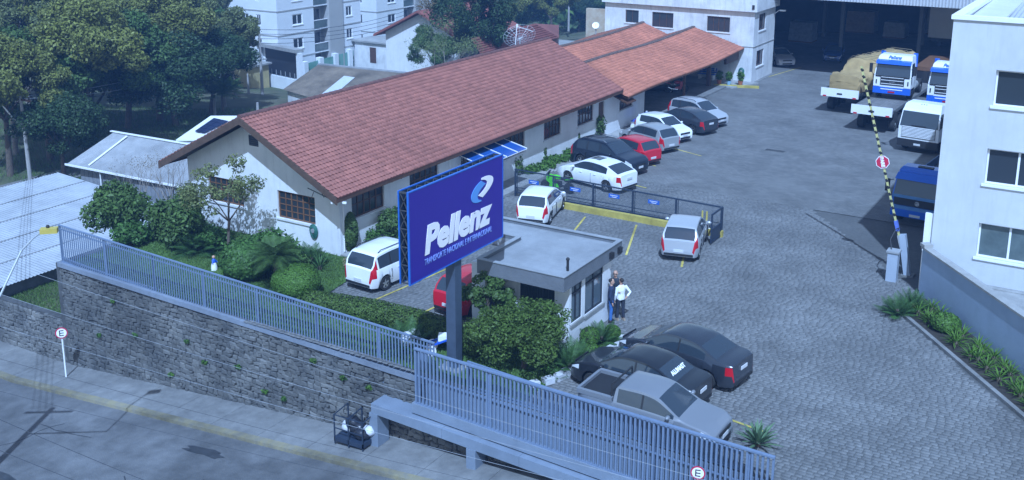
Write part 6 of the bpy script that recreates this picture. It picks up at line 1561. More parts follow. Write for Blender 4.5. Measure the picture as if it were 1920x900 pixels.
b = MB(); b.bar((-60.15, 42.05, -2.0), (-48.8, 42.45, -2.0), .08, .12); b.bar((-59.6, 45.4, -.36), (-48.8, 45.8, -.36), .2, .06); b.build('gutter', WHITEP, s2_, world=True)
b = MB(); b.hexa([(-58.2, 42.35, -1.86), (-58.05, 42.35, -1.86), (-57.7, 45.2, -.46), (-57.85, 45.2, -.46), (-58.2, 42.35, -1.82), (-58.05, 42.35, -1.82), (-57.7, 45.2, -.42), (-57.85, 45.2, -.42)]); b.build('pale_sheet_strip', WHITEP, s2_, world=True)
b = MB(); b.tube([(-57, 42.3, -2), (-57, 42.3, -4)], .04); b.tube([(-47.9, 42.0, -4), (-47.9, 42, -1.4)], .22, 10); b.build('pipe', WHITEP, s2_, world=True)
# house with solar panels
sh_ = empty('solar_house', (-54, 51, -4), 'small house with white roof carrying dark solar panels behind the main gable', 'house')
c = [at(330, 262, -1.6), at(470, 262, -1.6), None, at(395, 217, -.95)]; c[2] = c[3]+(c[1]-c[0])*.75
b = MB(); b.poly([tuple(p) for p in c]); b.poly([tuple(p-Vector((0, 0, .1))) for p in c][::-1])
for k in range(4): a, d = c[k], c[(k+1) % 4]; b.poly([tuple(a-Vector((0, 0, .1))), tuple(d-Vector((0, 0, .1))), tuple(d), tuple(a)])
b.build('roof', WHITEP, sh_, world=True)
b = MB(); b.prism([(c[0].x+.4, c[0].y+.3), (c[1].x, c[1].y+.3), (c[2].x, c[2].y), (c[3].x+.6, c[3].y)], -4.6, -1.8); b.build('wall', OFFWHITE, sh_, world=True)
PV = mat('solar_cell', (.008, .015, .05), .35, 0, spec=.3)
def onroof(px, py):   # meet the roof plane
    n = (c[1]-c[0]).cross(c[3]-c[0]).normalized(); d = FX*FOC+RX*(px-PX0)-UX*(py-PY0); d = Vector(d.tolist()); o = Vector((0, 0, CAMH)); return o+d*((c[0]-o).dot(n)/d.dot(n))+n*(.1 if n.z > 0 else -.1)
q = [onroof(366, 249), onroof(384, 252), onroof(430, 230), onroof(402, 224)]
for i in range(4):
    for j in range(2):
        A_ = [q[0].lerp(q[3], i/4), q[0].lerp(q[3], (i+1)/4-.02), q[1].lerp(q[2], (i+1)/4-.02), q[1].lerp(q[2], i/4)]
        B_ = [A_[0].lerp(A_[3], j/2), A_[1].lerp(A_[2], j/2), A_[1].lerp(A_[2], j/2+.47), A_[0].lerp(A_[3], j/2+.47)]
        b = MB(); up = Vector((0, 0, .05)); b.hexa([tuple(p) for p in B_]+[tuple(p+up) for p in B_]); b.build('solar_panel', PV, sh_, world=True)
# ================================================================ poles, lamp, signs, wires
POLE = mat('concrete_pole', (.30, .29, .28), .9, .12, 3)
def pole(px, py, z, top_py, label, lean=0, arm=True, r=.16, h=None, cat='pole', armdir=0):
    p = at(px, py, z); x, y = p.x, p.y
    lo, hi = 0, 40
    for _ in range(40):
        m = (lo+hi)/2
        if visible_px(x, y, z+m)[1] > top_py: lo = m
        else: hi = m
    H_ = lo; t = empty('utility_pole', (x, y, z), label, cat); b = MB(); b.tube([(0, 0, -.3), (lean*.5, 0, H_*.5), (lean, 0, H_)], [r, r*.8, r*.62], 8); b.build('shaft', POLE, t)
    if arm:
        b = MB(); ca, sa = math.cos(armdir), math.sin(armdir); b.bar((lean-1.0*ca, -1.0*sa, H_-.25), (lean+1.0*ca, 1.0*sa, H_-.25), .12); ar = b.build('cross_arm', WOOD, t)
        b = MB()
        for k in (-.9, -.3, .3, .9): b.lathe([(.05, H_-.18), (.07, H_-.1), (.04, H_-.02)], (lean+k*ca, k*sa, 0), 6)
        b.build('insulators', BLACK, ar)
    return t, Vector((x+lean, y, z+H_-.15))
t_, PA = pole(58, 345, -4.2, 180, 'concrete utility pole with white lamp arm at the left edge', -.1)
L = t_.location; b = MB(); top = PA-L
e_ = at(0, 165, 3.0); pe = Vector((PA.x-3.2, PA.y-1.4, PA.z+1.4))-L
b.tube([top+Vector((.0, 0, -1.9)), top+Vector((-.5, -.3, -1.5)), top+Vector((-1.6, -.9, .2)), pe], [.05, .05, .045, .04], 8); b.build('lamp_arm', WHITEP, t_)
t_, PB = pole(492, 175, -6.0, 52, 'weathered pole in front of the first apartment block', 0, False, .17)
t_, PC = pole(797, 122, -6.5, 10, 'wooden pole with cross arm and transformer between the apartments and the white gable house', 0, True, .16)
b = MB(); H_ = PC.z-t_.location.z; b.tube([(.25, 0, H_*.42), (.25, 0, H_*.62)], .28, 10); b.tube([(-.25, 0, H_*.1), (-.25, 0, H_*.3)], .25, 8); b.build('transformer', STEEL, t_)
t_, PD = pole(1066, 55, -6.5, -30, 'pale pole in the back garden left of the office block', 0, False, .18)
t_, PE = pole(403, 210, -3.9, 165, 'short white post beside the palm like plant', 0, False, .12)
t_, PF = pole(466, 172, -6.0, 138, 'short concrete post near the entrance of the apartments', 0, False, .14)
t_, PG = pole(484, 218, -3.6, 192, 'short round grey vent pipe behind the roof ridge', 0, False, .16)
# street lamp whose pole stands just outside the frame
PX_, PY_ = -32.3, 17.0; zb3 = street_z(PX_)
t_ = empty('street_lamp', (PX_, PY_, zb3), 'street lamp with yellow head on a long curved arm over the pale shed roof', 'street lamp')
b = MB(); b.tube([(0, 0, 0), (0, 0, 4.5), (0, 0, 9.3)], [.17, .15, .12], 10); b.build('shaft', POLE, t_)
b = MB(); b.bar((-.9, -.5, 8.9), (.9, .5, 8.9), .1); b.build('cross_arm', WOOD, t_)
PZ = Vector((PX_, PY_, zb3+9.1))
def ray_at_dist(px, py, D):
    d = FX*FOC+RX*(px-PX0)-UX*(py-PY0); d /= np.linalg.norm(d); return Vector((CP+d*D).tolist())
ph = ray_at_dist(92, 432, 37.0); LL = t_.location
s0_ = Vector((0, 0, 6.6)); a1 = ray_at_dist(0, 555, 36.0)-LL; a2 = ray_at_dist(40, 470, 36.6)-LL; a3 = ray_at_dist(76, 436, 37)-LL; hd_ = ph-LL
b = MB(); b.tube([s0_, s0_.lerp(a1, .6), a1, a2, a2.lerp(a3, .6)+Vector((0, 0, .04)), a3], [.04, .04, .035, .032, .03, .03], 8); b.build('lamp_arm', STEEL, t_)
b = MB(); b.cbox(hd_.x, hd_.y, hd_.z, .52, .26, .16, math.atan2(RX[1], RX[0])+.2); h_ = b.build('lamp_head', mat('lamp_yellow', (.45, .36, .08), .5), t_)
b = MB(); b.ball((hd_.x-.05, hd_.y, hd_.z+.12), .06); b.build('photocell', BLACK, h_)
# no parking type signs
def roadsign(x, y, z, h, label, rz):
    t = empty('road_sign', (x, y, z), label, 'sign', 'round parking signs on the sidewalk', rz)
    b = MB(); b.tube([(0, 0, 0), (0, 0, h+.1)], .035, 8); b.build('post', WHITEP, t)
    b = MB(); b.lathe([(.25, -.06), (.25, -.045)], (0, 0, h), 24, 'y'); b.build('border', mat('sign_red', (.50, .02, .06), .4, 0), t)
    b = MB(); b.lathe([(.205, -.066), (.205, -.0605)], (0, 0, h), 24, 'y'); p_ = b.build('plate', WHITEP, t)
    b = MB(); b.box(-.09, -.05, -.072, -.0665, h-.13, h+.13)
    for zz in (-.11, 0, .11): b.box(-.05, .09, -.072, -.0665, h+zz-.018, h+zz+.018)
    b.build('letter', BLACK, p_); return t
p = at(125, 714, -4.73); roadsign(p.x, p.y, -4.73, 2.25, 'round white sign with letter E on the sidewalk before the stone wall', R(50))
p2 = ray_at_dist(1309, 884, 27.5); roadsign(p2.x, 25.2 if False else p2.y, p2.z-1.6, 2.2, 'round white sign with letter E at the bottom edge in front of the street fence', R(15)).scale = (.72, .72, .72)
# wires
WB = mat('black_cable', (.015, .018, .025), .6); WG = mat('pale_cable', (.22, .24, .27), .6)
def wire(a, c, sag, r, m, label, group, n=14):
    a, c = Vector(a), Vector(c); pts = [a.lerp(c, k/n)-Vector((0, 0, sag*4*(k/n)*(1-k/n))) for k in range(n+1)]
    b = MB(); b.tube([p-a for p in pts], r, 4); o = b.build('power_line', m); o.location = a; tag(o, label, 'cable', group)
far_l = PA
for k in range(5):
    o = Vector((-.8+.4*k, 0, 0)); wire(PA+o, PB+Vector((0, 0, -1.2*k*.4)), 1.0+.1*k, .022, WG if k % 2 else WB, ORD[k]+' from the top of five thin cables in front of the grove', 'cables in front of the grove')
for k in range(4): wire(PB+Vector((0, 0, -.5*k)), PC+Vector((-.8+.5*k, 0, -.3*k)), 1.0, .022, WB, ORD[k]+' from the top of four cables in front of the apartment blocks', 'cables in front of the apartments')
for k in range(3): wire(PC+Vector((-.8+.7*k, 0, 0)), PD+Vector((0, 0, -.6-.4*k)), 1.2, .02, WB, ORD[k]+' from the left of three cables over the white gable house', 'cables over the gable house')
for k in range(4): wire(PZ+Vector((-.8+.5*k, -.3, -.1*k)), PA+Vector((-.6+.4*k, 0, -.6*k)), .9, .012, WB, ORD[k]+' of four cables running to the left utility pole', 'cables to the left pole')
EB = [ray_at_dist(2150, 1120+36*k, 25-.3*k) for k in range(8)]
SA = [ray_at_dist(-120, 440+60*k, 34) for k in range(8)]
for k in range(5):
    wire(ray_at_dist(-60, 470+62*k, 33.5), ray_at_dist(1720, 1010+25*k, 26.5), .25, .005, WG if k < 3 else WB, ORD[k]+' from the top of five thin cables crossing before the stone wall', 'cables along the street')
for k in range(3):
    wire(ray_at_dist(-60, 760+60*k, 29), ray_at_dist(900, 1130+30*k, 24), .2, .010, WB, ORD[k]+' from the top of three dark cables low over the street', 'cables over the street')
# ================================================================ skip / bin in the niche
dn = empty('garbage_bin', (-22.1, 26.0, street_z(-22.1)), 'open blue wire rubbish cage filled with bags under the fence beam', 'bin')
b = MB(); z0 = street_z(-22.1)+.13
b.hexa([(-22.9, 25.5, z0+.1), (-21.6, 25.5, z0+.15), (-21.6, 26.3, z0+.15), (-22.9, 26.3, z0+.1), (-22.9, 25.5, z0+.26), (-21.6, 25.5, z0+.32), (-21.6, 26.3, z0+.32), (-22.9, 26.3, z0+.26)])
b.build('tray', DARKM, dn, world=True)
b = MB()
for x in (-22.88, -22.25, -21.62):
    b.bar((x, 25.52, z0), (x, 25.52, z0+1.1), .04); b.bar((x, 26.28, z0), (x, 26.28, z0+1.2), .04); b.bar((x, 25.52, z0+1.1), (x, 26.28, z0+1.2), .03)
for z in (.6, 1.1): b.bar((-22.9, 25.52, z0+z), (-21.6, 25.52, z0+z+.03), .03)
b.build('cage', DARKM, dn, world=True)
r = random.Random(2)
for k, (x, z, s, m) in enumerate(((-22.65, .5, .28, WHITEP), (-22.2, .55, .35, BLACK), (-21.9, .5, .3, BLACK), (-21.85, .48, .2, YEL), (-21.7, .6, .25, WHITEP), (-22.4, .75, .3, BLACK))):
    b = MB(); b.ball((0, 0, 0), s, s*.8, s*.8, 9, 7, .12); o = b.build('rubbish_bag', mat('bag_white', (.55, .56, .6), .5) if m is WHITEP else (mat('bag_black', (.02, .022, .03), .35) if m is BLACK else m), smooth=60); o.location = (x, 25.9+r.uniform(-.1, .1), z0+z)
    tag(o, ('pale' if m is WHITEP else 'black' if m is BLACK else 'yellow')+' tied rubbish bag in the wire cage, '+ORD[k]+' counted along the tray', 'bag', 'rubbish bags in the cage')
# ================================================================ benches, hose reels, small things
def bench(loc, rz, label):
    t = empty('bench', loc, label, 'bench', 'blue slatted benches with white concrete feet', rz)
    for k in range(4): b = MB(); b.box(-.75, .75, -.22+k*.12, -.12+k*.12, .42, .45); b.build('seat_slat', BLUEP, t)
    for k in range(3): b = MB(); b.hexa([(-.75, .27+k*.03, .52+k*.14), (.75, .27+k*.03, .52+k*.14), (.75, .30+k*.03, .52+k*.14), (-.75, .30+k*.03, .52+k*.14), (-.75, .285+k*.03, .62+k*.14), (.75, .285+k*.03, .62+k*.14), (.75, .315+k*.03, .62+k*.14), (-.75, .315+k*.03, .62+k*.14)]); b.build('back_slat', BLUEP, t)
    for s in (-.58, .58): b = MB(); b.box(s-.06, s+.06, -.25, .3, 0, .415); b.box(s-.04, s+.04, .305, .40, .40, .95); b.build('foot', WHITEP, t)
    return t
bench((-29.1, 63.9, .13), R(-90), 'blue slatted bench with white feet under the small wall window')
bench((-34.0, 82.3, .15), R(0), 'blue slatted bench at the back wall of the carport, left one')
bench((-31.4, 82.3, .15), R(0), 'blue slatted bench at the back wall of the carport, right one')
def hose(loc, rz, label, s=1):
    t = empty('hose_reel', loc, label, 'hose reel', None, rz); b = MB()
    for k in range(5):
        r_ = (.27-.03*k)*s; pts = [(r_*math.cos(a*PI/8)*.8, -.04-.015*k, r_*math.sin(a*PI/8)*(1.35 if math.sin(a*PI/8) < 0 else 1)) for a in range(17)]; b.tube(pts, .022*s, 6, cap=False)
    b.build('hose', mat('green_hose', (.03, .13, .10), .5), t); b = MB(); b.lathe([(.1*s, -.12), (.1*s, 0)], n=12, axis='y'); b.build('bracket', STEEL, t); return t
hose((-31.2, 34.0, 1.0), 0, 'green coiled garden hose hanging on the gable wall right of the window', 1.05)
hose((-28.7, 83.06, .95), 0, 'coiled hose on the office block wall beside the potted plants', 1.1)
def pot(px, py, label, m, seed, z=.14):
    p = at(px, py, z); t = empty('potted_plant', (p.x, p.y, z), label, 'plant'); b = MB(); b.lathe([(.14, 0), (.22, .38), (.19, .38), (.18, .33)], n=12); b.build('pot', m, t)
    V, F = leaves([(0, 0, .75, .3, .3, .4)], 300, .09, seed, .2); npmesh('foliage', V, F, LG['bright'], t)
pot(1348, 158, 'plant in a terracotta pot at the carport corner', mat('terracotta', (.35, .12, .06), .8), 1); pot(1366, 160, 'plant in a pale blue pot at the office wall', mat('pale_blue_pot', (.25, .42, .55), .5), 2); pot(1388, 160, 'small leafy pot near the office corner', mat('terracotta', (.35, .12, .06), .8), 3)
# garden ornament: small figure of painted concrete
p = at(402, 506, .05); t = empty('garden_figure', (p.x, p.y, .05), 'small painted blue and white garden figure among the bushes', 'ornament'); t.scale = (.65, .65, .65)
b = MB(); b.lathe([(.22, 0), (.2, .3), (.12, .55)], n=12); b.build('skirt', WHITEP, t, smooth=50); b = MB(); b.lathe([(.13, .5), (.14, .68), (.06, .8)], n=10); b.tube([(0, .12, .7), (.1, .2, .5)], .04); b.tube([(0, -.12, .7), (.1, -.2, .5)], .04); b.build('torso', BLUEP, t, smooth=50); b = MB(); b.ball((0, 0, .9), .11); b.build('head', SKIN, t, smooth=60)
# blue white garden cart
p = at(828, 662, .06); t = empty('garden_trolley', (p.x, p.y, .06), 'blue and white hand trolley standing on the lawn left of the billboard post', 'trolley', None, R(30))
b = MB(); b.bar((-.5, -.2, .3), (.6, -.2, .75), .06); b.bar((-.5, .2, .3), (.6, .2, .75), .06)
for k in range(4): b.bar((-.4+.28*k, -.2, .34+.11*k), (-.4+.28*k, .2, .34+.11*k), .05)
b.bar((.6, -.2, .75), (.75, -.2, .45), .05); b.bar((.6, .2, .75), (.75, .2, .45), .05); b.build('frame', BLUEP, t)
for s in (-.27, .27): b = MB(); b.lathe([(.2, -.04), (.2, .04)][::-1], (-.35, s, .2), 14, 'y'); b.build('wheel', WHITEP, t)
b = MB(); b.cbox(.1, 0, .62, .4, .34, .2); b.build('box', WHITEP, t)
for k, (px, py) in enumerate(((763, 650), (776, 643))):
    p = at(px, py, .06); b = MB(); b.ball((0, 0, .28), .28, .28, .3, 10, 8, .05); o = b.build('wrapped_lamp', mat('pale_sheet', (.6, .6, .62), .7), smooth=60); o.location = (p.x, p.y, .05); tag(o, 'pale round wrapped globe on the lawn, '+('left' if k == 0 else 'right')+' one of two behind the fence', 'garden lamp', 'pale globes behind the fence')
for k, (px, py) in enumerate(((628, 478), (640, 486))):
    pass
p = at(600, 470, .05); b = MB(); b.lathe([(.12, 0), (.16, .3)], n=10); 
t = empty('wall_antenna', (-29.9, 33.95, 2.6), 'black tangle of cable brackets under the roof corner of the gable', 'bracket'); b = MB(); b.bar((0, 0, 0), (-1.3, -.25, .45), .03); b.bar((-.5, -.1, .1), (-.45, -.35, .5), .02); b.bar((-1.0, -.2, .3), (-1.0, -.4, .0), .02); b.build('bracket_arm', BLACK, t)
# ================================================================ background buildings
AW = mat('apartment_white', (.66, .69, .72), .85, .04, .6, stain=.05); AG_ = mat('apartment_grey', (.36, .36, .35), .85, .05, .6); FRW = mat('white_window_frame', (.8, .8, .82), .5)
def apartment(name, cx, cy, zb, w_, d, nf, label, fh=2.9, wins=None):
    """south face at y=cy (x from cx-w_ to cx), east face at x=cx (y from cy to cy+d)"""
    t = empty(name, (cx, cy, zb), label, 'apartment building'); Tn = mapper('y-', cy); Te = mapper('x+', cx); H_ = fh*nf+.6
    hs = []; he = []
    for f in range(nf):
        z = zb+.6+f*fh
        for u in (cx-3.0, cx-5.2, cx-8.0): hs.append((u-.38 if u > cx-4 else u-.6, u+.38 if u > cx-4 else u+.6, z+1.0, z+2.3))
        he.append((cy+2.6, cy+4.4, z+.9, z+2.2))
    wall('wall', Tn, cx-w_, cx-.004, zb, zb+H_, hs, AW, t); wall('wall', Te, cy+.002, cy+6.4, zb, zb+H_-.01, he, AW, t)
    # recessed balcony bay
    b = MB(); b.box(cx-1.4, cx-1.2, cy+6.4, cy+9.0, zb, zb+H_-.02); b.build('bay_wall', AG_, t, world=True)
    for f in range(nf):
        z = zb+.6+f*fh; b = MB(); b.box(cx-1.2, cx-.02, cy+6.4, cy+9.0, z-.14, z+.0); b.build('balcony_slab', AW, t, world=True)
        b = MB(); b.box(cx-.1, cx-.06, cy+6.5, cy+8.9, z+.05, z+1.0); b.build('balcony_glass', GLASS2, t, world=True)
        b = MB(); b.box(cx-.13, cx-.03, cy+6.4, cy+9.0, z+1.0, z+1.08); b.build('balcony_rail', FRW, t, world=True)
        b = MB(); b.box(cx-1.18, cx-1.1, cy+6.8, cy+8.6, z+.05, z+2.2); b.build('balcony_door', GLASS, t, world=True)
    b = MB(); b.box(cx-2.5, cx+.25, cy+9.0, cy+11.6, zb, zb+H_+.5); b.build('stair_tower', AG_, t, world=True)
    h2 = [(cy+12.6, cy+13.8, zb+.6+f*fh+.9, zb+.6+f*fh+2.2) for f in range(nf)]
    wall('wall', mapper('x+', cx-.1), cy+11.6, cy+15.5, zb, zb+H_, h2, AW, t)
    for h in hs: window(Tn, h, t, cols=2, fm=FRW, gm=GLASS, dep=.06, fw=.1, mull=.08)
    for k, h in enumerate(he): window(Te, h, t, cols=2, fm=FRW, gm=(GLASS if k % 3 else GLASS2), dep=.06, fw=.12, mull=.1, sill=FRW)
    for h in h2: window(mapper('x+', cx-.1), h, t, cols=2, fm=FRW, gm=GLASS, dep=.06, fw=.12, mull=.1, sill=FRW)
    for f in range(1, nf+1):
        z = zb+.5+f*fh; b = MB(); b.box(cx-w_, cx+.03, cy-.05, cy-.003, z-.07, z+.07); b.box(cx+.003, cx+.05, cy-.05, cy+6.4, z-.071, z+.069); b.box(cx-.097, cx-.05, cy+11.62, cy+15.5, z-.07, z+.07); b.build('floor_band', AG_, t, world=True)
    b = MB(); b.box(cx-w_, cx-.22, cy+.22, cy+.3, zb, zb+H_-.03); b.box(cx-w_, cx-.3, cy+.3, cy+15.4, zb+H_-.3, zb+H_-.06); b.box(cx-w_, cx-.3, cy+15.3, cy+15.45, zb, zb+H_-.3); b.build('roof_slab', AG_, t, world=True)
    return t
apartment('apartment_building', -89.0, 92.2, -8.4, 16, 16, 5, 'white apartment block with grey bands and recessed balconies, nearest of the two at the top')
apartment('apartment_building', -95.5, 119.0, -8.8, 13, 16, 5, 'second white apartment block farther back, right of the first one')
# wall with green glass panels in front of apartments
gw_ = empty('glass_fence', (-85, 93, -8), 'boundary wall of white piers and green glass panels before the apartments', 'fence')
GP = mat('green_glass', (.14, .34, .28), .15, .1, 2, spec=.7)
pa_, pb_ = at(575, 158, -8.0), at(775, 90, -8.0)
pa_ = at(572, 152, -7.8); pb_ = at(705, 112, -7.8); n = 5
for k in range(n+1):
    p = pa_.lerp(pb_, k/n); b = MB(); b.box(p.x-.35, p.x+.35, p.y-.35, p.y+.35, -8.4, -5.4); b.build('pier', AW, gw_, world=True)
    if k < n:
        q = pa_.lerp(pb_, (k+1)/n); b = MB(); b.bar(p+Vector((0, 0, 1.05)), q+Vector((0, 0, 1.05)), .08, 2.2, up=(0, 0, 1)); 
        d = (q-p).normalized(); a1_, a2_ = p+d*.45, q-d*.45; nn = Vector((-d.y, d.x, 0))*.04
        b = MB(); b.hexa([tuple(v+Vector((0, 0, zz))) for zz in (.05, 2.1) for v in (a1_-nn, a2_-nn, a2_+nn, a1_+nn)]); b.build('glass_panel', GP, gw_, world=True)
# dark garage gate in front of first block
gg = empty('garage_entrance', (-88, 88, -8), 'wide dark garage opening under a pale lintel left of the glass fence', 'garage')
q0, q1 = at(490, 160, -8.2), at(558, 176, -8.2)
d = (q1-q0).normalized(); nn = Vector((-d.y, d.x, 0))
def wbox(o0, o1, z0, z1, t0, t1, m, nm, par):
    b = MB(); a, c = q0+d*o0, q0+d*o1; b.hexa([tuple(Vector((v.x, v.y, z))) for z in (z0, z1) for v in (a+nn*t0, c+nn*t0, c+nn*t1, a+nn*t1)]); return b.build(nm, m, par, world=True)
Lg = (q1-q0).length
wbox(0, Lg, -8.2, -6.6, 0, .3, AW, 'low_wall', gg); wbox(0, Lg, -6.6, -3.4, .6, .7, BLACK, 'dark_screen', gg); wbox(-.3, Lg+.3, -3.4, -3.0, -.2, .9, CONC, 'lintel', gg); wbox(Lg, Lg+.6, -8.2, -3.4, 0, .5, AW, 'pier', gg); wbox(-.5, 0, -8.2, -3.4, 0, .4, AW, 'pier', gg)
for k in range(8): wbox(.3+k*Lg/8, .36+k*Lg/8, -6.6, -5.9, .1, .16, STEEL, 'rail_bar', gg)
yb = empty('yellow_hut', tuple(at(470, 165, -8)), 'small ochre hut beside the apartment garage', 'hut'); p = at(462, 170, -8); b = MB(); b.box(p.x-3, p.x+.8, p.y, p.y+3, -8.3, -5.2); b.build('wall', mat('ochre_wall', (.40, .33, .16), .9, .1), yb, world=True); b = MB(); b.box(p.x-3.3, p.x+1.1, p.y-.3, p.y+3.3, -5.2, -5.0); b.build('roof', CONC, yb, world=True)
# brown fibre cement roofed shed behind the ridge
bs = empty('brown_roof_house', (-64, 74, -5), 'old house with mossy brown sheet roof behind the red tiled ridge', 'house')
BR = mat('mossy_brown_sheet', (.17, .135, .10), .95, .3, .8, .3, 6, stain=.35)
c = [at(530, 168, -3.2), at(690, 215, -3.2), at(765, 137, -1.6), at(598, 120, -1.6)]
corr_roof('roof_sheet', [tuple(c[0]), tuple(c[1]), tuple(c[2]), tuple(c[3])], BR, bs, 0, .3, .04)
b = MB(); b.bar(c[3], c[2], .5, .12); b.build('ridge_flashing', GRR, bs, world=True)
l0, l1 = c[0].lerp(c[1], .42), c[0].lerp(c[1], .54); u0, u1 = l0.lerp(c[3].lerp(c[2], .42), .7), l1.lerp(c[3].lerp(c[2], .54), .7); up = Vector((0, 0, .1))
b = MB(); b.hexa([tuple(l0+up*.6), tuple(l1+up*.6), tuple(u1+up*.6), tuple(u0+up*.6), tuple(l0+up), tuple(l1+up), tuple(u1+up), tuple(u0+up)]); b.build('skylight_sheet', mat('pale_skylight', (.5, .53, .56), .5, .1), bs, world=True)
b = MB(); mid = (c[0]+c[1]+c[2]+c[3])/4
w4 = [mid.lerp(q, .92) for q in c]; b.prism([(q.x, q.y) for q in w4], -6.5, -3.3); b.build('wall', OFFWHITE, bs, world=True)
# white gable house with dark red verge
wg = empty('gable_house', (-72, 95, -5.5), 'white house with blank wall and dark red roof verge right of the apartments', 'house')
p0 = at(725, 135, -5.6); x0, y0 = p0.x, p0.y
RT = mat('far_red_tile', (.26, .085, .065), .9, .2, 2, .3, 12, stain=.2)
b = MB(); y1 = y0+.1; xr_ = x0+9.5; b.v = []; 
zt = 5.0
b.poly([(x0, y0, -6.4), (x0+5.2, y0, -6.4), (x0+10.4, y0, -6.4), (x0+10.4, y0, -.9), (x0+5.2, y0, 1.6), (x0, y0, -.9)]); b.poly([(x0, y0+12, -6.4), (x0, y0, -6.4), (x0, y0, -.9), (x0, y0+12, -.9)]); b.poly([(x0+10.4, y0, -6.4), (x0+10.4, y0+12, -6.4), (x0+10.4, y0+12, -.9), (x0+10.4, y0, -.9)])
b.build('wall', WHITE, wg, world=True)
for s in (-1, 1):
    xe, xm = x0+5.2+s*6.3, x0+5.2; b = MB(); b.hexa([(xe, y0-.9, -1.4), (xe, y0+12, -1.4), (xm, y0+12, 1.7), (xm, y0-.9, 1.7), (xe, y0-.9, -1.15), (xe, y0+12, -1.15), (xm, y0+12, 1.95), (xm, y0-.9, 1.95)]); b.build('roof_slope', RT, wg, world=True)
b = MB(); b.box(x0+7, x0+8.2, y0-.05, y0-.01, -4.5, -3.2); b.build('window', mat('shutter_brown', (.16, .07, .04), .8), wg, world=True)
# low annexes right of it
for px, py, zz, sx, sy, h, lab, rm in ((700, 118, -7, 6, 4, 2.6, 'small grey flat roofed entrance hut before the second block', CONC), (1020, 125, -5, 5, 4, 2.4, 'low white garden wall building behind the annex roof', CONC)):
    p = at(px, py, zz); t = empty('small_hut', (p.x, p.y, zz), lab, 'hut'); b = MB(); b.box(-sx/2, sx/2, 0, sy, -.8, h); b.build('wall', OFFWHITE, t); b = MB(); b.box(-sx/2-.3, sx/2+.3, -.3, sy+.3, h+.002, h+.2); b.build('roof', rm, t); b = MB(); b.box(-.5, .5, -.03, -.005, 0, 2.0); b.build('door', WOOD, t)
# red roofed house behind with mesh dish
rh = empty('red_roof_house', (-52, 82, -4.5), 'house with hipped dull red tiled roof behind the main ridge', 'house')
p0 = at(1048, 70, -1.4); p1 = at(905, 108, -1.4); ap = at(1003, 44, .6)
b = MB(); e1, e2 = p0, p1; bk_ = Vector((-5, 9, 0))
def qd(a, c_, d_, e_): b.quad(tuple(a), tuple(c_), tuple(d_), tuple(e_))
ri2 = ap+(p1-p0)*.8
b.quad(tuple(e2), tuple(e1), tuple(ap), tuple(ri2)); b.poly([tuple(e1), tuple(e1+bk_), tuple(ap)]); b.quad(tuple(e1+bk_), tuple(e2+bk_), tuple(ri2), tuple(ap)); b.poly([tuple(e2+bk_), tuple(e2), tuple(ri2)])
b.build('roof', RT, rh, world=True)
b = MB(); b.prism([(e1.x-.6, e1.y+.6), (e1.x+bk_.x, e1.y+bk_.y), (e2.x+bk_.x, e2.y+bk_.y), (e2.x+.6, e2.y+.6)], -5.5, -1.5); b.build('wall', mat('terracotta_wall', (.35, .17, .12), .9, .1), rh, world=True)
b = MB(); DD = Vector((0, 0, .02))
for j in range(1, 9):
    for a_, c_, d_, e_ in ((e2, e1, ap, ri2),): q1_ = a_.lerp(e_, j/9); q2_ = c_.lerp(d_, j/9); b.bar(q1_+DD, q2_+DD, .12, .05)
b.build('tile_course', RT, rh, world=True)
# mesh satellite dish
ds = empty('mesh_dish', tuple(at(975, 100, .5)), 'large grey wire mesh satellite dish in front of the dull red roof', 'satellite dish'); D0 = at(975, 98, 0.0)
cen = ray_at_dist(975, 72, (D0-Vector((0, 0, CAMH))).length-1); ds.location = cen
ax = Vector((.1, -.55, .83)).normalized(); u_ = ax.cross(Vector((0, 0, 1))).normalized(); v_ = u_.cross(ax).normalized(); b = MB(); Rr = 1.55
def dp(r_, a_): return u_*(r_*math.cos(a_))+v_*(r_*math.sin(a_))+ax*(r_*r_*.16)
for k in range(20): a_ = 2*PI*k/20; b.tube([dp(Rr*j/4, a_) for j in range(5)], .016 if k % 2 == 0 else .008, 4)
for r_ in (.31, .62, .93, 1.24, 1.55): b.tube([dp(r_, 2*PI*j/28) for j in range(29)], .014 if r_ < 1.7 else .03, 4, cap=False)
b.build('mesh_bowl', STEEL, ds)
b = MB()
for k in range(3): a_ = 2*PI*k/3+.5; b.tube([dp(Rr*.9, a_), ax*1.5], .03, 5)
b.lathe([(.1, 0), (.1, .3)], tuple(ax*1.4), 8); b.build('feed_arm', WHITEP, ds)
b = MB(); b.tube([(0, 0, -.1), (0, 0, -3.2)], .07, 8); b.build('mast', STEEL, ds)
# small dish, timber wall, garden by the office
sd_ = empty('small_dish', tuple(at(1118, 60, -1)), 'small white satellite dish in front of the brown stone wall', 'satellite dish'); sd_.location = ray_at_dist(1117, 48, 92)
b = MB(); n_ = Vector((.3, -.8, .5)).normalized(); u_ = n_.cross(Vector((0, 0, 1))).normalized(); v_ = u_.cross(n_); i = 0
b.v = [(0, 0, 0)]+[tuple((u_*math.cos(k*PI/8)+v_*math.sin(k*PI/8))*.30+n_*.06) for k in range(16)]; b.f = [(0, 1+k, 1+(k+1) % 16) for k in range(16)]; b.build('bowl', WHITEP, sd_)
b = MB(); b.tube([(0, .05, 0), (0, .05, -2.0)], .05); b.build('mast', STEEL, sd_); b = MB(); b.bar((0, 0, 0), tuple(n_*.35), .02); b.build('feed_arm', STEEL, sd_)
wl = empty('rubble_wall', (-47, 92, -3), 'patchy brown rubble and plaster wall left of the office block', 'wall'); p0, p1 = at(1098, 75, -2.5), at(1136, 78, -2.5)
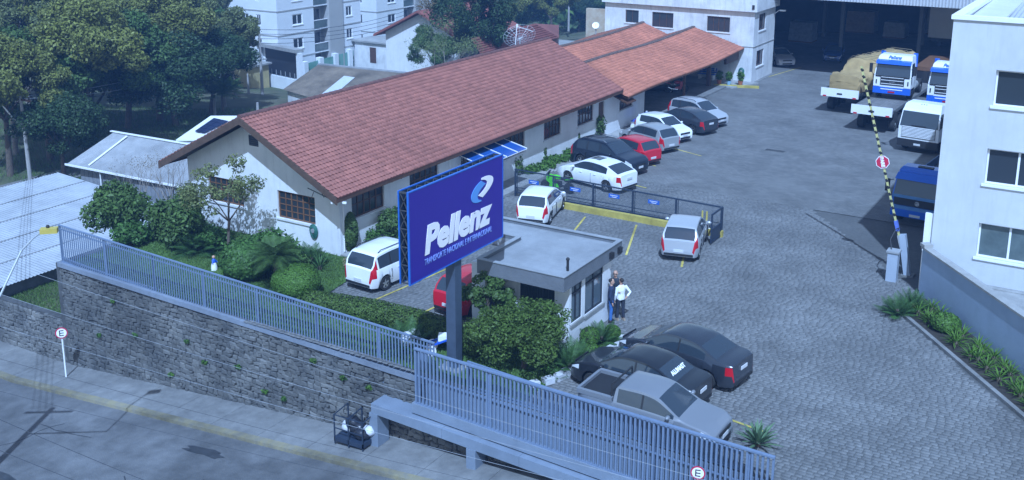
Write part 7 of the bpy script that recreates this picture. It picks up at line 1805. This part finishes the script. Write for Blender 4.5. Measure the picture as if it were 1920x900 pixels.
b = MB(); d = (p1-p0); b.hexa([tuple(p0), tuple(p1+d*.3), tuple(p1+d*.3+Vector((0, .4, 0))), tuple(p0+Vector((0, .4, 0))), tuple(p0+Vector((0, 0, 3.8))), tuple(p1+d*.3+Vector((0, 0, 3.8))), tuple(p1+d*.3+Vector((0, .4, 3.8))), tuple(p0+Vector((0, .4, 3.8)))]); b.build('masonry', mat('rubble', (.38, .27, .17), .95, .35, 1.5, .5, 6, col2=(.5, .45, .36)), wl, world=True)
fl = empty('grey_annex_roof', (-46, 80, 0), 'low grey corrugated lean-to roof beside the orange tiled annex', 'roof'); q = [at(1058, 92, 1.8), at(1136, 62, 1.8), at(1140, 70, 2.4), at(1062, 100, 2.4)]
corr_roof('roof_sheet', [tuple(v) for v in q], GRR, fl, 0, .25, .03)
# far roofs seen through the grove
FR_ = mat('far_grey_roof', (.42, .44, .47), .8, .08, .5)
for k, (px, py, w2, lab) in enumerate(((30, 85, 14, 'long pale grey roof seen through the top left trees'), (130, 95, 12, 'pale grey roof in the middle behind the grove'), (250, 90, 12, 'grey roof half hidden behind the tall olive trees'), (60, 30, 16, 'farther pale roof at the very top left'))):
    p = at(px, py, -6); t = empty('far_house', (p.x, p.y, -9), lab, 'house'); b = MB(); b.box(-w2/2, w2/2, 0, 8, -.8, 2.6); b.build('wall', OFFWHITE, t)
    b = MB(); b.hexa([(-w2/2-.5, -.5, 2.6), (w2/2+.5, -.5, 2.6), (w2/2+.5, 4, 4.4), (-w2/2-.5, 4, 4.4), (-w2/2-.5, -.5, 2.75), (w2/2+.5, -.5, 2.75), (w2/2+.5, 4, 4.55), (-w2/2-.5, 4, 4.55)]); b.hexa([(-w2/2-.5, 4, 4.4), (w2/2+.5, 4, 4.4), (w2/2+.5, 8.5, 2.6), (-w2/2-.5, 8.5, 2.6), (-w2/2-.5, 4, 4.55), (w2/2+.5, 4, 4.55), (w2/2+.5, 8.5, 2.75), (-w2/2-.5, 8.5, 2.75)]); b.build('roof', FR_, t)
    b = MB()
    for j in range(3): x = -w2/3+j*w2/3.5; b.box(x, x+1.2, -.03, -.005, .9, 2.0)
    b.build('windows', GLASS, t)
# far wood so the horizon side is not empty
rg = random.Random(77); V = []; cl = []
for k in range(220):
    a = rg.uniform(-1.25, .35); D = rg.uniform(170, 330); x, y = math.sin(a)*D, math.cos(a)*D
    if x > -60 and y < 190: continue
    cl.append((x, y, terr(x, y)+rg.uniform(1.5, 6), rg.uniform(4, 8), rg.uniform(4, 8), rg.uniform(3, 6)))
V, F = leaves(cl, 50000, .8, 99, .7); tag(npmesh('far_wood', V, F, LG['dark']), 'distant wooded slope beyond the apartment blocks', 'wood', None, 'stuff')
# lane and path at the left
b = MB(); pl = [at(0, 372, -4.2), at(150, 335, -4.2), at(420, 262, -4.2), at(520, 232, -4.2)]; pr2 = [at(0, 352, -4.2), at(130, 318, -4.2), at(400, 248, -4.2), at(520, 220, -4.2)]
for k in range(3):
    a, c_, d_, e_ = pl[k], pl[k+1], pr2[k+1], pr2[k]
    for j in range(6):
        A1, A2, A3, A4 = a.lerp(c_, j/6), a.lerp(c_, (j+1)/6), e_.lerp(d_, (j+1)/6), e_.lerp(d_, j/6)
        b.quad(*[(v.x, v.y, terr(v.x, v.y)+.06) for v in (A1, A2, A3, A4)])
tag(b.build('gravel_path', mat('grey_gravel', (.16, .155, .15), .95, .2, 4, .3, 20)), kind='structure')

# weeds rooted in the joints of the stone wall
rw_ = random.Random(9)
for k in range(12):
    x = -37+1.35*k+rw_.uniform(-.4, .4); z = rw_.uniform(street_z(x)+.5, ledge(x)-.5)
    V, F = leaves([(0, -.03, 0, .16, .07, .10)], 70, .05, 200+k, .2); o = npmesh('wall_weed', V, F, LG['bright'] if k % 2 else LG['mid']); o.location = (x, 26.72, z)
    tag(o, ORD[k]+' green weed tuft from the left in the joints of the high stone wall', 'weed', 'weeds on the stone wall')
# ================================================================ thin blue haze put in to colour the view and lift its dark tones
hm = bpy.data.materials.new('blue_tint_haze'); hm.use_nodes = True; n = hm.node_tree.nodes; n.remove(n["Principled BSDF"])
pv = n.new("ShaderNodeVolumePrincipled"); pv.inputs["Color"].default_value = (.25, .50, 1, 1); pv.inputs["Density"].default_value = .0010; pv.inputs["Anisotropy"].default_value = .1
hm.node_tree.links.new(pv.outputs[0], n["Material Output"].inputs["Volume"])
b = MB(); b.box(-960, 960, -360, 1560, -14, 19); o = b.build('tint_haze', hm); tag(o, kind='stuff')
